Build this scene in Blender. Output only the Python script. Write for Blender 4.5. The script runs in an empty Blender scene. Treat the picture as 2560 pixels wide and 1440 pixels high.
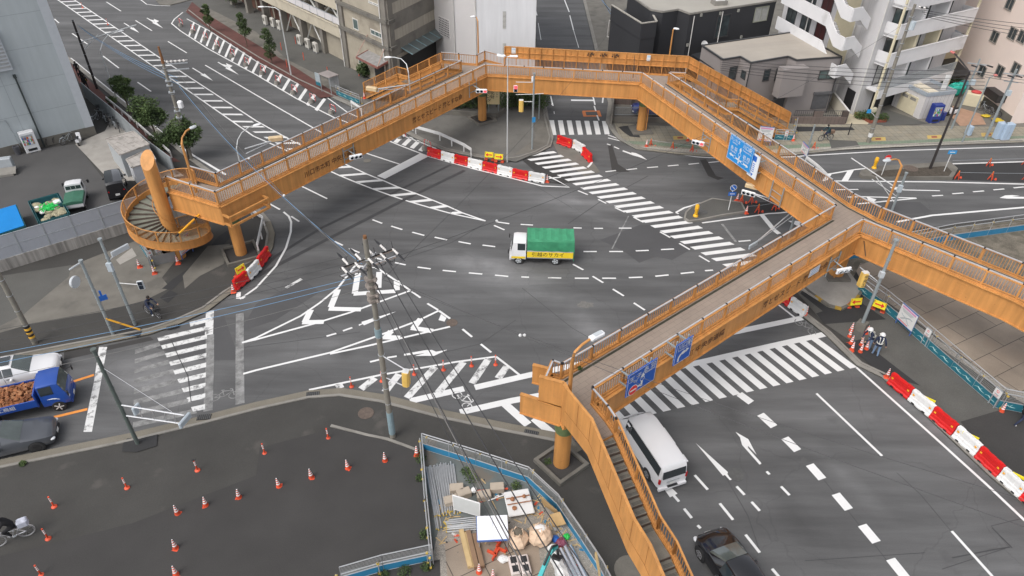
import bpy, bmesh, math, random
from mathutils import Vector, Matrix
from mathutils.geometry import tessellate_polygon
R=math.radians; rnd=random.Random(7)
SC=bpy.context.scene; COL=SC.collection
# ---------------- camera (a drone 30 m up, looking down 37 degrees) ----------------
CF,CPI,CRO,CH=1762.0,R(37.3),R(-0.65),30.0
_cp,_sp,_c,_s=math.cos(CPI),math.sin(CPI),math.cos(CRO),math.sin(CRO)
_rt=Vector((1,0,0)); _fw=Vector((0,_cp,-_sp)); _dn=Vector((0,-_sp,-_cp))
CR=_rt*_c+_dn*_s; CD=_rt*-_s+_dn*_c
cam=bpy.data.cameras.new('camera'); camo=bpy.data.objects.new('camera',cam); COL.objects.link(camo)
cam.sensor_width=36; cam.lens=36*CF/2560; cam.clip_end=3000; cam.clip_start=.5
m3=Matrix((CR,-CD,-_fw)).transposed().to_4x4(); m3.translation=Vector((0,0,CH)); camo.matrix_world=m3; SC.camera=camo
# ---------------- overcast daylight ----------------
W=bpy.data.worlds.new('World'); SC.world=W; W.use_nodes=True
nt=W.node_tree; sky=nt.nodes.new('ShaderNodeTexSky'); sky.sky_type='NISHITA'; sky.sun_disc=False
SUNEL,SUNAZ=R(54),R(225)
sky.sun_elevation=SUNEL; sky.sun_rotation=SUNAZ; sky.air_density=.6; sky.dust_density=3; sky.ozone_density=.6
bg=nt.nodes['Background']; bg.inputs['Strength'].default_value=.15; hs=nt.nodes.new('ShaderNodeHueSaturation'); hs.inputs['Saturation'].default_value=.25; nt.links.new(sky.outputs[0],hs.inputs['Color']); nt.links.new(hs.outputs[0],bg.inputs[0])
sun=bpy.data.lights.new('sun','SUN'); suno=bpy.data.objects.new('sun',sun); COL.objects.link(suno)
sun.energy=.42; sun.angle=R(35); sun.color=(1,.93,.84)
sd=Vector((math.sin(SUNAZ)*math.cos(SUNEL),math.cos(SUNAZ)*math.cos(SUNEL),math.sin(SUNEL)))
suno.rotation_euler=sd.to_track_quat('Z','Y').to_euler()
SC.view_settings.view_transform='Standard'; SC.view_settings.look='None'; SC.view_settings.exposure=.85; SC.view_settings.gamma=1
# ---------------- measuring: a point of the photograph on a level h metres up ----------------
def P(x,y,h=0.0):
    d=CR*((x-1280)/CF)+CD*((y-720)/CF)+_fw; t=(h-CH)/d.z
    return Vector((d.x*t,d.y*t,h))
def HT(b,t,hb=0.0):
    g=P(b[0],b[1],hb); best=(1e9,0); z=hb
    while z<22:
        v=Vector((g.x,g.y,z-CH)); w=v.dot(_fw); e=(1280+CF*v.dot(CR)/w-t[0])**2+(720+CF*v.dot(CD)/w-t[1])**2
        if e<best[0]: best=(e,z)
        z+=.05
    return best[1]
def Z(c,r,*a,h=0.0):  # numbers of a 4x enlarged 640x360 tile
    return [P(640*c+a[i]/4,360*r+a[i+1]/4,h) for i in range(0,len(a),2)]
def Q(*a,h=0.0): return [P(a[i],a[i+1],h) for i in range(0,len(a),2)]
def az(a,b): return math.atan2(b.y-a.y,b.x-a.x)
# ---------------- materials ----------------
MT={}
def mat(name,c=None,r=.7,var=.15,sc=3.0,fine=0,metal=0,bump=0,streak=None,spot=None,crack=0,emit=0,alpha=1,brick=None,worn=None,coat=0,spec=.5,rand=0,spot2=None):
    if name in MT: return MT[name]
    m=bpy.data.materials.new(name); m.use_nodes=True; t=m.node_tree; N=t.nodes; L=t.links; b=N['Principled BSDF']; MT[name]=m
    b.inputs['Roughness'].default_value=r; b.inputs['Metallic'].default_value=metal; b.inputs['Specular IOR Level'].default_value=spec
    if coat: b.inputs['Coat Weight'].default_value=coat; b.inputs['Coat Roughness'].default_value=.05
    c=tuple(c)+(1,); m.diffuse_color=c
    if emit: b.inputs['Emission Color'].default_value=c; b.inputs['Emission Strength'].default_value=emit
    tc=N.new('ShaderNodeTexCoord')
    def noise(s,det=4,mp=None,ro=.55):
        n=N.new('ShaderNodeTexNoise'); n.inputs['Scale'].default_value=s; n.inputs['Detail'].default_value=det; n.inputs['Roughness'].default_value=ro
        if mp:
            q=N.new('ShaderNodeMapping'); q.inputs['Rotation'].default_value=(0,0,mp[0]); q.inputs['Scale'].default_value=mp[1]; L.new(tc.outputs['Object'],q.inputs[0]); L.new(q.outputs[0],n.inputs[0])
        else: L.new(tc.outputs['Object'],n.inputs[0])
        return n.outputs[0]
    def ramp(f,a,bb,ca,cb):
        q=N.new('ShaderNodeMapRange'); q.inputs[1].default_value=a; q.inputs[2].default_value=bb; q.inputs[3].default_value=ca; q.inputs[4].default_value=cb; L.new(f,q.inputs[0]); return q.outputs[0]
    def mul(col,fac):
        q=N.new('ShaderNodeMix'); q.data_type='RGBA'; q.blend_type='MULTIPLY'; q.inputs[0].default_value=1
        k=N.new('ShaderNodeCombineColor')
        for i in range(3): L.new(fac,k.inputs[i])
        if isinstance(col,tuple): q.inputs[6].default_value=col
        else: L.new(col,q.inputs[6])
        L.new(k.outputs[0],q.inputs[7]); return q.outputs[2]
    def mixc(fac,a,bb):
        q=N.new('ShaderNodeMix'); q.data_type='RGBA'
        L.new(fac,q.inputs[0]) 
        for k,i in ((a,6),(bb,7)):
            if isinstance(k,tuple): q.inputs[i].default_value=k
            else: L.new(k,q.inputs[i])
        return q.outputs[2]
    col=c
    if brick:
        bt=N.new('ShaderNodeTexBrick'); q=N.new('ShaderNodeMapping'); q.inputs['Rotation'].default_value=(0,0,brick[0]); L.new(tc.outputs['Object'],q.inputs[0]); L.new(q.outputs[0],bt.inputs[0])
        bt.inputs['Color1'].default_value=c; bt.inputs['Color2'].default_value=tuple(brick[3])+(1,); bt.inputs['Mortar'].default_value=tuple(brick[4])+(1,)
        bt.inputs['Scale'].default_value=1; bt.inputs['Brick Width'].default_value=brick[1]; bt.inputs['Row Height'].default_value=brick[2]; bt.inputs['Mortar Size'].default_value=brick[5] if len(brick)>5 else .012; bt.offset=brick[6] if len(brick)>6 else .5
        col=bt.outputs[0]
    if worn:
        f=ramp(noise(worn[2],8,None,.7),worn[0],worn[1],0,1); col=mixc(f,tuple(worn[3])+(1,),col)
    if var: col=mul(col,ramp(noise(sc),.25,.75,1-var,1+var*.8))
    if fine: col=mul(col,ramp(noise(28,2),.3,.7,1-fine,1+fine))
    if streak:
        col=mul(col,ramp(noise(1,5,streak[0:2],.6),.36,.68,1-streak[2],1+streak[2]))
        if len(streak)>3: col=mul(col,ramp(noise(1.3,6,(streak[3],streak[1]),.65),.4,.7,1-streak[2]*.7,1+streak[2]*1.3))
    if spot:
        f=ramp(noise(spot[0],6),spot[1],spot[1]+.1,0,spot[3] if len(spot)>3 else .8); col=mixc(f,col,tuple(spot[2])+(1,))
    if spot2: f=ramp(noise(spot2[0],7,None,.7),spot2[1],spot2[1]+.06,0,spot2[3]); col=mixc(f,col,tuple(spot2[2])+(1,))
    if rand: oi=N.new('ShaderNodeObjectInfo'); col=mul(col,ramp(oi.outputs['Random'],0,1,1-rand,1+rand*.4))
    if crack:
        v=N.new('ShaderNodeTexVoronoi'); v.feature='DISTANCE_TO_EDGE'; v.inputs['Scale'].default_value=.16
        nn=N.new('ShaderNodeTexNoise'); nn.inputs['Scale'].default_value=.8; nn.inputs['Detail'].default_value=6; L.new(tc.outputs['Object'],nn.inputs[0])
        ad=N.new('ShaderNodeMix'); ad.data_type='RGBA'; ad.blend_type='ADD'; ad.inputs[0].default_value=1.2; L.new(tc.outputs['Object'],ad.inputs[6]); L.new(nn.outputs[1],ad.inputs[7]); L.new(ad.outputs[2],v.inputs[0])
        col=mul(col,ramp(v.outputs[0],.0,.006,1-crack,1))
    if isinstance(col,tuple): b.inputs['Base Color'].default_value=col
    else: L.new(col,b.inputs['Base Color'])
    if bump:
        bp=N.new('ShaderNodeBump'); bp.inputs['Strength'].default_value=.5; bp.inputs['Distance'].default_value=bump; L.new(noise(30,3),bp.inputs['Height']); L.new(bp.outputs[0],b.inputs['Normal'])
    if alpha<1: b.inputs['Alpha'].default_value=alpha
    return m
AVD=R(90-136.6)   # heading of the avenue in plan
asphalt=mat('asphalt',(.106,.1062,.107),.9,.14,.16,.14,bump=.012,streak=(-AVD,(.06,.55,1),.17,R(15)),crack=.16,spot=(.35,.64,(.066,.066,.067),.5))
asph_dark=mat('asphalt_dark',(.045,.043,.0415),.92,.14,.4,.14,bump=.01)
asph_new=mat('asphalt_new',(.033,.033,.034),.92,.12,.6,.12)
asph_old=mat('asphalt_old',(.1,.098,.09),.95,.14,.5,.18,spot=(.7,.6,(.1,.098,.095),.6))
asph_brown=mat('asphalt_brown',(.054,.052,.048),.95,.18,.35,.16,spot=(.5,.6,(.11,.1,.09),.5))
conc=mat('concrete',(.24,.228,.205),.9,.16,1.2,.06,spot=(.9,.58,(.17,.16,.14),.6))
conc_dirty=mat('concrete_dirty',(.16,.15,.13),.92,.2,.8,.1,spot=(.5,.55,(.1,.094,.084),.7))
gutter=mat('gutter',(.185,.168,.135),.95,.12,1.5,.2)
paint=mat('paint',(.72,.72,.71),.6,.05,.8,.03,worn=(.26,.36,7,(.3,.3,.3)))
paint_worn=mat('paint_worn',(.66,.66,.65),.8,.08,2,.05,worn=(.39,.5,2.2,(.2,.2,.198)))
paint_faded=mat('paint_faded',(.27,.27,.265),.8,.15,2,.12,worn=(.36,.6,1.8,(.13,.13,.128)))
paint_orange=mat('paint_orange',(.8,.3,.06),.7,.1,2,worn=(.25,.33,4,(.2,.16,.1)))
tar=mat('tar',(.05,.05,.052),.75,.15,1.5)
stain=mat('stain',(.088,.087,.086),.85,.1,1,.1)
soil=mat('soil',(.16,.14,.11),1,.35,1.5,.35,spot=(1.2,.5,(.09,.08,.06),.7))
gravel=mat('gravel',(.27,.25,.22),1,.25,6,.45)
tile=mat('tile_paving',(.28,.25,.19),.85,.2,.8,.05,brick=(R(-4),.6,.6,(.27,.25,.2),(.16,.15,.12),.02,0),spot=(.5,.58,(.2,.185,.15),.6))
redpave=mat('red_paving',(.13,.04,.034),.9,.2,.7,.1,brick=(R(-43),.2,.1,(.1,.035,.03),(.08,.05,.04)))
sheetmetal=mat('steel_plate',(.3,.24,.185),.7,.25,.4,.1,metal=.0,brick=(R(-28),3.0,1.5,(.255,.21,.165),(.05,.042,.035),.02,.5),spot=(.35,.55,(.26,.2,.15),.6))
orange=mat('bridge_orange',(.54,.25,.072),.6,.13,.5,.04,spot=(.8,.6,(.4,.19,.06),.5),spot2=(5,.64,(.24,.1,.035),.7),streak=(0,(3,3,.25),.15))
orange_d=mat('bridge_orange_bars',(.6,.285,.085),.5,.08,2)
alum=mat('aluminium',(.75,.75,.76),.3,.05,3,metal=.6)
steel=mat('galvanised',(.42,.45,.47),.45,.1,4,metal=.35)
white=mat('white_paint',(.68,.68,.67),.45,.06,2)
deckm=mat('deck_paving',(.3,.245,.2),.9,.12,.6,.06,brick=(R(50.6-90),.6,.3,(.285,.23,.19),(.2,.165,.135),.009),spot=(.5,.6,(.27,.23,.195),.5))
black=mat('black_plastic',(.02,.02,.022),.5,.1,3)
rubber=mat('rubber',(.025,.025,.026),.85,.1,5)
glass=mat('dark_glass',(.03,.038,.042),.06,0,spec=1)
# ---------------- mesh helper ----------------
class MB:
    def __init__(s): s.v=[]; s.f=[]; s.m=[]; s.T=None
    def add(s,vs,fs,m=0):
        n=len(s.v); s.v+= [ (s.T@Vector(v) if s.T else Vector(v)) for v in vs]; s.f+=[tuple(i+n for i in f) for f in fs]; s.m+=[m]*len(fs); return s
    def box(s,cx,cy,cz,sx,sy,sz,rz=0,m=0,rx=0,ry=0):
        M=Matrix.Translation((cx,cy,cz))@Matrix.Rotation(rz,4,'Z')@Matrix.Rotation(ry,4,'Y')@Matrix.Rotation(rx,4,'X')
        vs=[M@Vector((x*sx/2,y*sy/2,z*sz/2)) for x in(-1,1) for y in(-1,1) for z in(-1,1)]
        return s.add(vs,[(0,1,3,2),(4,6,7,5),(0,4,5,1),(2,3,7,6),(0,2,6,4),(1,5,7,3)],m)
    def bbox(s,cx,cy,cz,sx,sy,sz,b=.03,rz=0,m=0):   # box with chamfered vertical and top edges
        p=[(-sx/2+b,-sy/2),(sx/2-b,-sy/2),(sx/2,-sy/2+b),(sx/2,sy/2-b),(sx/2-b,sy/2),(-sx/2+b,sy/2),(-sx/2,sy/2-b),(-sx/2,-sy/2+b)]
        M=Matrix.Translation((cx,cy,cz))@Matrix.Rotation(rz,4,'Z'); vs=[]
        k=(sx/2-b)/(sx/2),(sy/2-b)/(sy/2)
        for z,q in ((-sz/2,1),(sz/2-b,1),(sz/2,0)):
            for x,y in p: vs.append(M@Vector((x*(1 if q else k[0]),y*(1 if q else k[1]),z)))
        fs=[(7,6,5,4,3,2,1,0),tuple(range(16,24))]
        for l in (0,8):
            for i in range(8): fs.append((l+i,l+(i+1)%8,l+8+(i+1)%8,l+8+i))
        return s.add(vs,fs,m)
    def prism(s,poly,z0,z1,m=0,ms=None):
        n=len(poly); a=sum(poly[i][0]*poly[(i+1)%n][1]-poly[(i+1)%n][0]*poly[i][1] for i in range(n))
        if a<0: poly=list(reversed(poly))
        vs=[(p[0],p[1],z0) for p in poly]+[(p[0],p[1],z1) for p in poly]
        tr=tessellate_polygon([[Vector((p[0],p[1],0)) for p in poly]])
        fs=[]
        for t in tr:
            A,B,C=[poly[i] for i in t]; cr=(B[0]-A[0])*(C[1]-A[1])-(B[1]-A[1])*(C[0]-A[0])
            if cr<0: t=(t[0],t[2],t[1])
            fs.append(tuple(i+n for i in t)); fs.append((t[2],t[1],t[0]))
        s.add(vs,fs,m); return s.add(vs,[(i,(i+1)%n,(i+1)%n+n,i+n) for i in range(n)],m if ms is None else ms)
    def sheet(s,poly,z,m=0):
        n=len(poly)
        tr=tessellate_polygon([[Vector((p[0],p[1],0)) for p in poly]]); fs=[]
        for t in tr:
            A,B,C=[poly[i] for i in t]; cr=(B[0]-A[0])*(C[1]-A[1])-(B[1]-A[1])*(C[0]-A[0])
            fs.append(t if cr>0 else (t[0],t[2],t[1]))
        return s.add([(p[0],p[1],z) for p in poly],fs,m)
    def tube(s,a,b,r,n=6,r2=None,m=0,cap=True):
        a=Vector(a); b=Vector(b); r2=r if r2 is None else r2; d=(b-a)
        if d.length<1e-6: return s
        q=d.to_track_quat('Z','Y'); vs=[]
        for c,rr in((a,r),(b,r2)):
            for i in range(n): t=2*math.pi*i/n; vs.append(c+q@Vector((rr*math.cos(t),rr*math.sin(t),0)))
        fs=[(i,(i+1)%n,(i+1)%n+n,i+n) for i in range(n)]
        if cap: fs+=[tuple(range(n-1,-1,-1)),tuple(range(n,2*n))]
        return s.add(vs,fs,m)
    def path(s,pts,r,n=6,m=0,cap=True):
        pts=[Vector(p) for p in pts]; vs=[]; fs=[]; k=len(pts); up=None
        for j,p in enumerate(pts):
            d=(pts[min(j+1,k-1)]-pts[max(j-1,0)]).normalized(); q=d.to_track_quat('Z','Y')
            x=q@Vector((1,0,0))
            if up is not None:
                x=(up-d*up.dot(d)).normalized()
            up=x; y=d.cross(x); rr=r[j] if isinstance(r,(list,tuple)) else r
            for i in range(n): t=2*math.pi*i/n; vs.append(p+x*rr*math.cos(t)+y*rr*math.sin(t))
            if j:
                for i in range(n): fs.append(((j-1)*n+i,(j-1)*n+(i+1)%n,j*n+(i+1)%n,j*n+i))
        if cap: fs+=[tuple(range(n-1,-1,-1)),tuple(range((k-1)*n,k*n))]
        return s.add(vs,fs,m)
    def beam(s,a,b,w,h,m=0,dz=0):   # box along a->b, w sideways, h upright
        a=Vector(a)+Vector((0,0,dz)); b=Vector(b)+Vector((0,0,dz)); d=b-a; t=Vector((-d.y,d.x,0))
        t=(t.normalized() if t.length>1e-6 else Vector((1,0,0)))*w/2; u=d.normalized().cross(t.normalized())*-1
        if abs(u.z)>.3: u=Vector((0,0,1))
        u=u*h/2
        vs=[a-t-u,a+t-u,a+t+u,a-t+u,b-t-u,b+t-u,b+t+u,b-t+u]
        return s.add(vs,[(0,1,2,3),(7,6,5,4),(0,4,5,1),(1,5,6,2),(2,6,7,3),(3,7,4,0)],m)
    def lathe(s,pr,n=12,c=(0,0,0),m=0,ax='Z'):
        vs=[];fs=[];k=len(pr)
        for r_,z in pr:
            for i in range(n):
                t=2*math.pi*i/n; x,y=r_*math.cos(t),r_*math.sin(t)
                q={'Z':(x,y,z),'Y':(x,z,y),'X':(z,x,y)}[ax]; vs.append((c[0]+q[0],c[1]+q[1],c[2]+q[2]))
        for j in range(k-1):
            for i in range(n): fs.append((j*n+i,j*n+(i+1)%n,(j+1)*n+(i+1)%n,(j+1)*n+i))
        fs+=[tuple(range(n-1,-1,-1)),tuple(range((k-1)*n,k*n))]
        return s.add(vs,fs,m)
    def ball(s,c,r,n=10,m=0,sq=(1,1,1)):
        k=n//2+1; pr=[(max(r*math.sin(math.pi*i/k),.001),-r*math.cos(math.pi*i/k)) for i in range(k+1)]
        b=MB(); b.lathe(pr,n); return s.add([(c[0]+v.x*sq[0],c[1]+v.y*sq[1],c[2]+v.z*sq[2]) for v in b.v],b.f,m)
    def loft(s,rings,m=0,close=True,cap=True,fm=None):
        n=len(rings[0]); vs=[p for r_ in rings for p in r_]; base=len(s.v)
        s.add(vs,[],m)
        for j in range(len(rings)-1):
            for i in range(n if close else n-1):
                s.f.append(tuple(base+q for q in (j*n+i,j*n+(i+1)%n,(j+1)*n+(i+1)%n,(j+1)*n+i))); s.m.append(fm(j,i) if fm else m)
        if cap:
            s.f.append(tuple(base+q for q in range(n-1,-1,-1))); s.m.append(m); s.f.append(tuple(base+(len(rings)-1)*n+q for q in range(n))); s.m.append(m)
        return s
SPLITN={'end_panel':.2,'drain_pipe':.2,'notice':.3,'ornament':.15,'lettering':.6,'sleeve':.05,'party_screen':.1,'louvre':.1,'downpipe':.1,'vent':.1,'crossbeam':.1,'wheel_arch':.05,'cap':.02,'fork_slot':.02,'bracket':.1,'post':.02,'foot':.02,'track':.05,'pier':.1,'corner_trim':.1,'stay':.1,'plinth':.1,'rain_guard':.02,'door_seam':.03,'pedal':.02,'lamp':.02,'tank':.02,'hole':.02,'fitting':.1,'bundle':.1,'cable_pipe':.15,'cable_joint':.05,'bracket_arm':.1,'clamp':9,'sleeve_band':.1,'stripe':.1,'wave_motif':.25,'reflector':.02}
def islands(mb,gap):
    n=len(mb.v); par=list(range(n))
    def fd(i):
        while par[i]!=i: par[i]=par[par[i]]; i=par[i]
        return i
    for f in mb.f:
        for q in f[1:]: par[fd(q)]=fd(f[0])
    bb={}
    for i in range(n):
        r_=fd(i); v=mb.v[i]; b=bb.get(r_)
        if b is None: bb[r_]=[list(v),list(v)]
        else:
            for k in range(3): b[0][k]=min(b[0][k],v[k]); b[1][k]=max(b[1][k],v[k])
    ks=list(bb); g={k:k for k in ks}
    if len(ks)>400: return [mb]
    def fg(k):
        while g[k]!=k: k=g[k]
        return k
    for i,a in enumerate(ks):
        for b in ks[i+1:]:
            A,B=bb[a],bb[b]
            if all(A[0][k]-gap<=B[1][k] and B[0][k]-gap<=A[1][k] for k in range(3)): g[fg(a)]=fg(b)
    grp={}
    for fi,f in enumerate(mb.f): grp.setdefault(fg(fd(f[0])),[]).append(fi)
    if len(grp)<2: return [mb]
    out=[]
    for fl in grp.values():
        m=MB(); mp={}
        for fi in fl:
            for q in mb.f[fi]:
                if q not in mp: mp[q]=len(m.v); m.v.append(mb.v[q])
            m.f.append(tuple(mp[q] for q in mb.f[fi])); m.m.append(mb.m[fi])
        out.append(m)
    return out
def obj(name,mb,mats,parent=None,org=None,smooth=False,bevel=0,fixn=False):
    if parent and name in SPLITN:
        q=islands(mb,SPLITN[name])
        if 1<len(q)<60: return [obj_(name,k,mats,parent,org,smooth,bevel,fixn) for k in q][0]
    return obj_(name,mb,mats,parent,org,smooth,bevel,fixn)
def obj_(name,mb,mats,parent=None,org=None,smooth=False,bevel=0,fixn=False):
    me=bpy.data.meshes.new(name); o3=Vector(org) if org is not None else Vector((0,0,0))
    me.from_pydata([tuple(v-o3) for v in mb.v],[],mb.f)
    if not isinstance(mats,(list,tuple)): mats=[mats]
    for q in mats: me.materials.append(q)
    me.polygons.foreach_set('material_index',[min(i,len(mats)-1) for i in mb.m])
    if smooth: me.polygons.foreach_set('use_smooth',[True]*len(me.polygons))
    me.validate()
    if fixn or bevel:
        b=bmesh.new(); b.from_mesh(me)
        if smooth: bmesh.ops.remove_doubles(b,verts=b.verts,dist=1e-5)
        bmesh.ops.recalc_face_normals(b,faces=b.faces)
        if bevel: bmesh.ops.bevel(b,geom=[e for e in b.edges if e.is_manifold and e.calc_face_angle(0)>.6],offset=bevel,segments=1,affect='EDGES',clamp_overlap=True)
        b.to_mesh(me); b.free()
    if smooth: me.set_sharp_from_angle(angle=R(38))
    me.update(); o=bpy.data.objects.new(name,me); COL.objects.link(o)
    if parent: o.parent=parent
    return o
def tag(o,label,cat,group=None,kind=None):
    if label: o['label']=label
    if cat: o['category']=cat
    if group: o['group']=group
    if kind: o['kind']=kind
    return o
def thing(name,label,cat,loc=(0,0,0),rz=0,group=None):
    o=bpy.data.objects.new(name,None); COL.objects.link(o); o.empty_display_size=.3; o.location=loc; o.rotation_euler=(0,0,rz); return tag(o,label,cat,group)
def struct(name,mb,mats):
    o=obj(name,mb,mats); o['kind']='structure'; return o
def dup(root,loc,rz,label=None,group=None,scale=None):
    r=root.copy(); COL.objects.link(r); r.location=loc; r.rotation_euler=(0,0,rz)
    if scale: r.scale=(scale,)*3
    if label: r['label']=label
    if group: r['group']=group
    for ch in KIDS(root):
        c=ch.copy(); COL.objects.link(c); c.parent=r
        for g in KIDS(ch): d=g.copy(); COL.objects.link(d); d.parent=c
    return r
def KIDS(o): return [c for c in bpy.data.objects if c.parent==o]
_tc={}
def text(mb,s,size,M,m=0,th=0.0,mirror=False):   # lettering as flat mesh in the XY plane of M, centred
    if s not in _tc:
        c=bpy.data.curves.new('t','FONT'); c.body=s; c.align_x='CENTER'; c.align_y='CENTER'; c.resolution_u=2; c.offset=.007; o=bpy.data.objects.new('t',c); COL.objects.link(o)
        me=bpy.data.meshes.new_from_object(o.evaluated_get(bpy.context.evaluated_depsgraph_get())); _tc[s]=([v.co.copy() for v in me.vertices],[tuple(p.vertices) for p in me.polygons])
        bpy.data.objects.remove(o); bpy.data.curves.remove(c); bpy.data.meshes.remove(me)
    vs,fs=_tc[s]; k=-1 if mirror else 1
    mb.add([M@Vector((v.x*size*k,v.y*size,0)) for v in vs],fs,m)
def face_frame(origin,xdir,up):    # matrix whose x runs along xdir, y along up
    x=Vector(xdir).normalized(); y=Vector(up); y=(y-x*y.dot(x)).normalized(); z=x.cross(y)
    M=Matrix((x,y,z)).transposed().to_4x4(); M.translation=Vector(origin); return M
# ---------------- road markings ----------------
def off(pts,w):
    out=[]; n=len(pts)
    for i,p in enumerate(pts):
        a=pts[max(i-1,0)]; b=pts[min(i+1,n-1)]; d=(Vector((b.x-a.x,b.y-a.y))).normalized(); out.append(Vector((p.x-d.y*w,p.y+d.x*w,p.z)))
    return out
class MK(MB):
    z=.009
    k=0
    def sheet(s,poly,z,m=0):   # every stroke of paint lies a hair above the last
        s.k+=1; return MB.sheet(s,poly,z+(s.k%41)*.00018,m)
    def line(s,pts,w=.15,z=None,m=0):
        a=off(pts,w/2); b=off(pts,-w/2); z=z or s.z
        for i in range(len(pts)-1): s.sheet([b[i],b[i+1],a[i+1],a[i]],z,m)
        return s
    def segs(s,pts,w=.15,m=0):
        for i in range(0,len(pts)-1,2): s.line(pts[i:i+2],w,m=m)
    def poly(s,pts,m=0,z=None): s.sheet(pts,z or s.z,m)
    def hatch(s,L0,R0,L1,R1,n,w,k0=0,k1=None,m=0,keep=None):
        for k in range(k0,(n if k1 is None else k1)+1):
            t=k/n; a=L0.lerp(L1,t); b=R0.lerp(R1,t); d=(L1-L0).normalized()*w/2; e=(R1-R0).normalized()*w/2
            if keep: a,b=keep(k,a,b)
            s.sheet([a-d,b-e,b+e,a+d],s.z,m)
    def arrow(s,tail,tip,kind='straight',side=1,m=0,w=.15,sh=.5,hw0=.26):
        d=(tip-tail); L=d.length; d.normalize(); n=Vector((-d.y,d.x,0)); hw=hw0
        if kind=='straight':
            b=tail.lerp(tip,sh); s.poly([tail-n*w/2,b-n*w/2,b-n*hw,tip,b+n*hw,b+n*w/2,tail+n*w/2],m)
        elif kind=='both':
            b=tail.lerp(tip,.45); s.poly([tail-n*w/2,b-n*w/2,b-n*hw,tip,b+n*hw,b+n*w/2,tail+n*w/2],m)
            c=tail.lerp(tip,.12); e=tail.lerp(tip,.42)+n*side*.75; s.poly([c,tail.lerp(tip,.3)+n*side*.35,tail.lerp(tip,.17)+n*side*.55,e,tail.lerp(tip,.5)+n*side*.2,tail.lerp(tip,.36)+n*side*.1],m,.0095)
        else:
            b=tail.lerp(tip,.5); s.poly([tail-n*w/2,b-n*w/2*1,b+n*side*w*1.2],m); s.poly([tail-n*w/2,b+n*side*w*1.2,tail+n*w/2],m)
            s.poly([b-n*side*w/2,tail.lerp(tip,.62)-n*side*w*.9,tip,tail.lerp(tip,.66)+n*side*.62,tail.lerp(tip,.22)+n*side*.6,tail.lerp(tip,.5)+n*side*.36,tail.lerp(tip,.45)+n*side*.1],m,.0095)
# ---------------- ground, pavements, kerbs ----------------
struct('ground',MB().sheet([(-900,-300),(900,-300),(900,1500),(-900,1500)],-.02),mat('ground_far',(.12,.115,.105),.95,.2,.05,.1))
def region(name,px,z,m,h=None):
    return struct(name,MB().prism(Q(*px,h=0),-.03 if z>.05 else z-.004,z,0),m) if h is None else struct(name,MB().prism(Q(*px,h=h),h-.5,h),m)
struct('road',MB().sheet(Q(-1200,1500,-1200,-350,3400,-350,3600,1500,1800,2300,-900,2300),0),asphalt)
def wear(m,spots):   # polished wheel tracks, washed-out and oily areas of the asphalt itself
    t=m.node_tree; N=t.nodes; L=t.links; b=N['Principled BSDF']; col=b.inputs['Base Color'].links[0].from_socket; tc=N.new('ShaderNodeTexCoord'); nz=N.new('ShaderNodeTexNoise'); nz.inputs['Scale'].default_value=.7; nz.inputs['Detail'].default_value=7; nz.inputs['Roughness'].default_value=.65; L.new(tc.outputs['Object'],nz.inputs[0])
    for x,y,x2,y2,w,k in spots:
        A=P(x,y); B=P(x2,y2); c=(A+B)/2; L_=(B-A).length/2; mp=N.new('ShaderNodeMapping'); mp.vector_type='TEXTURE'; mp.inputs['Location'].default_value=(c.x,c.y,0); mp.inputs['Rotation'].default_value=(0,0,az(A,B)); mp.inputs['Scale'].default_value=(L_,w,1); L.new(tc.outputs['Object'],mp.inputs[0])
        g=N.new('ShaderNodeTexGradient'); g.gradient_type='SPHERICAL'; L.new(mp.outputs[0],g.inputs[0]); q=N.new('ShaderNodeMath'); q.operation='MULTIPLY'; L.new(g.outputs[1],q.inputs[0]); L.new(nz.outputs[0],q.inputs[1]); r=N.new('ShaderNodeMath'); r.operation='MULTIPLY_ADD'; L.new(q.outputs[0],r.inputs[0]); r.inputs[1].default_value=k*2; r.inputs[2].default_value=1; kk=N.new('ShaderNodeCombineColor'); [L.new(r.outputs[0],kk.inputs[i]) for i in range(3)]
        mx=N.new('ShaderNodeMix'); mx.data_type='RGBA'; mx.blend_type='MULTIPLY'; mx.inputs[0].default_value=1; L.new(col,mx.inputs[6]); L.new(kk.outputs[0],mx.inputs[7]); col=mx.outputs[2]
    L.new(col,b.inputs['Base Color'])
wear(asphalt,[(1000,600,1550,800,2.2,.6),(1100,640,1420,690,1.6,.45),(1240,470,1620,530,1.4,.55),(1330,500,1700,600,1.0,.35),(2180,930,2560,1250,1.0,.6),(1600,640,1980,600,1.8,.35),(1420,760,1540,900,1.5,.5),(1650,440,1850,420,1.6,.3),(300,880,560,1040,3,.5),(200,900,520,1000,2.5,.5),(620,900,1000,830,2.2,.35),
 (640,420,1150,520,1.6,-.3),(500,330,900,520,1.4,-.25),(1780,1010,1880,1060,1.6,-.45),(1500,640,1800,610,1.2,-.25),(1900,1180,2100,1420,1.2,-.2),(980,860,1120,840,1.2,-.45),(820,890,900,870,1.0,-.4),(700,700,900,640,2,-.35),(1640,1080,1800,1300,1.0,-.2),(2000,1080,2250,1330,.8,.3),(1300,420,1500,470,.9,-.25),(1950,560,2400,520,1.2,-.2)])
WP=(-700,1060,0,912,160,880,240,865,375,838,440,816,520,780,575,738,612,715,660,665,683,620,688,585,677,555,655,528,630,508,565,455,482,395,420,345,294,243,176,147,100,85,-100,-80,-1200,-100,-1500,1100)
region('pavement',WP,.1,asph_brown)
SP=(-900,1345,0,1152,325,1086,500,1044,640,1008,772,979,857,973,962,989,1115,1029,1280,1063,1350,1076,1400,1086,1430,1100,1455,1127,1530,1230,1600,1330,1680,1440,1850,1700,1850,2300,-1500,2300)
region('pavement',SP,.1,asph_brown)
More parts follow.
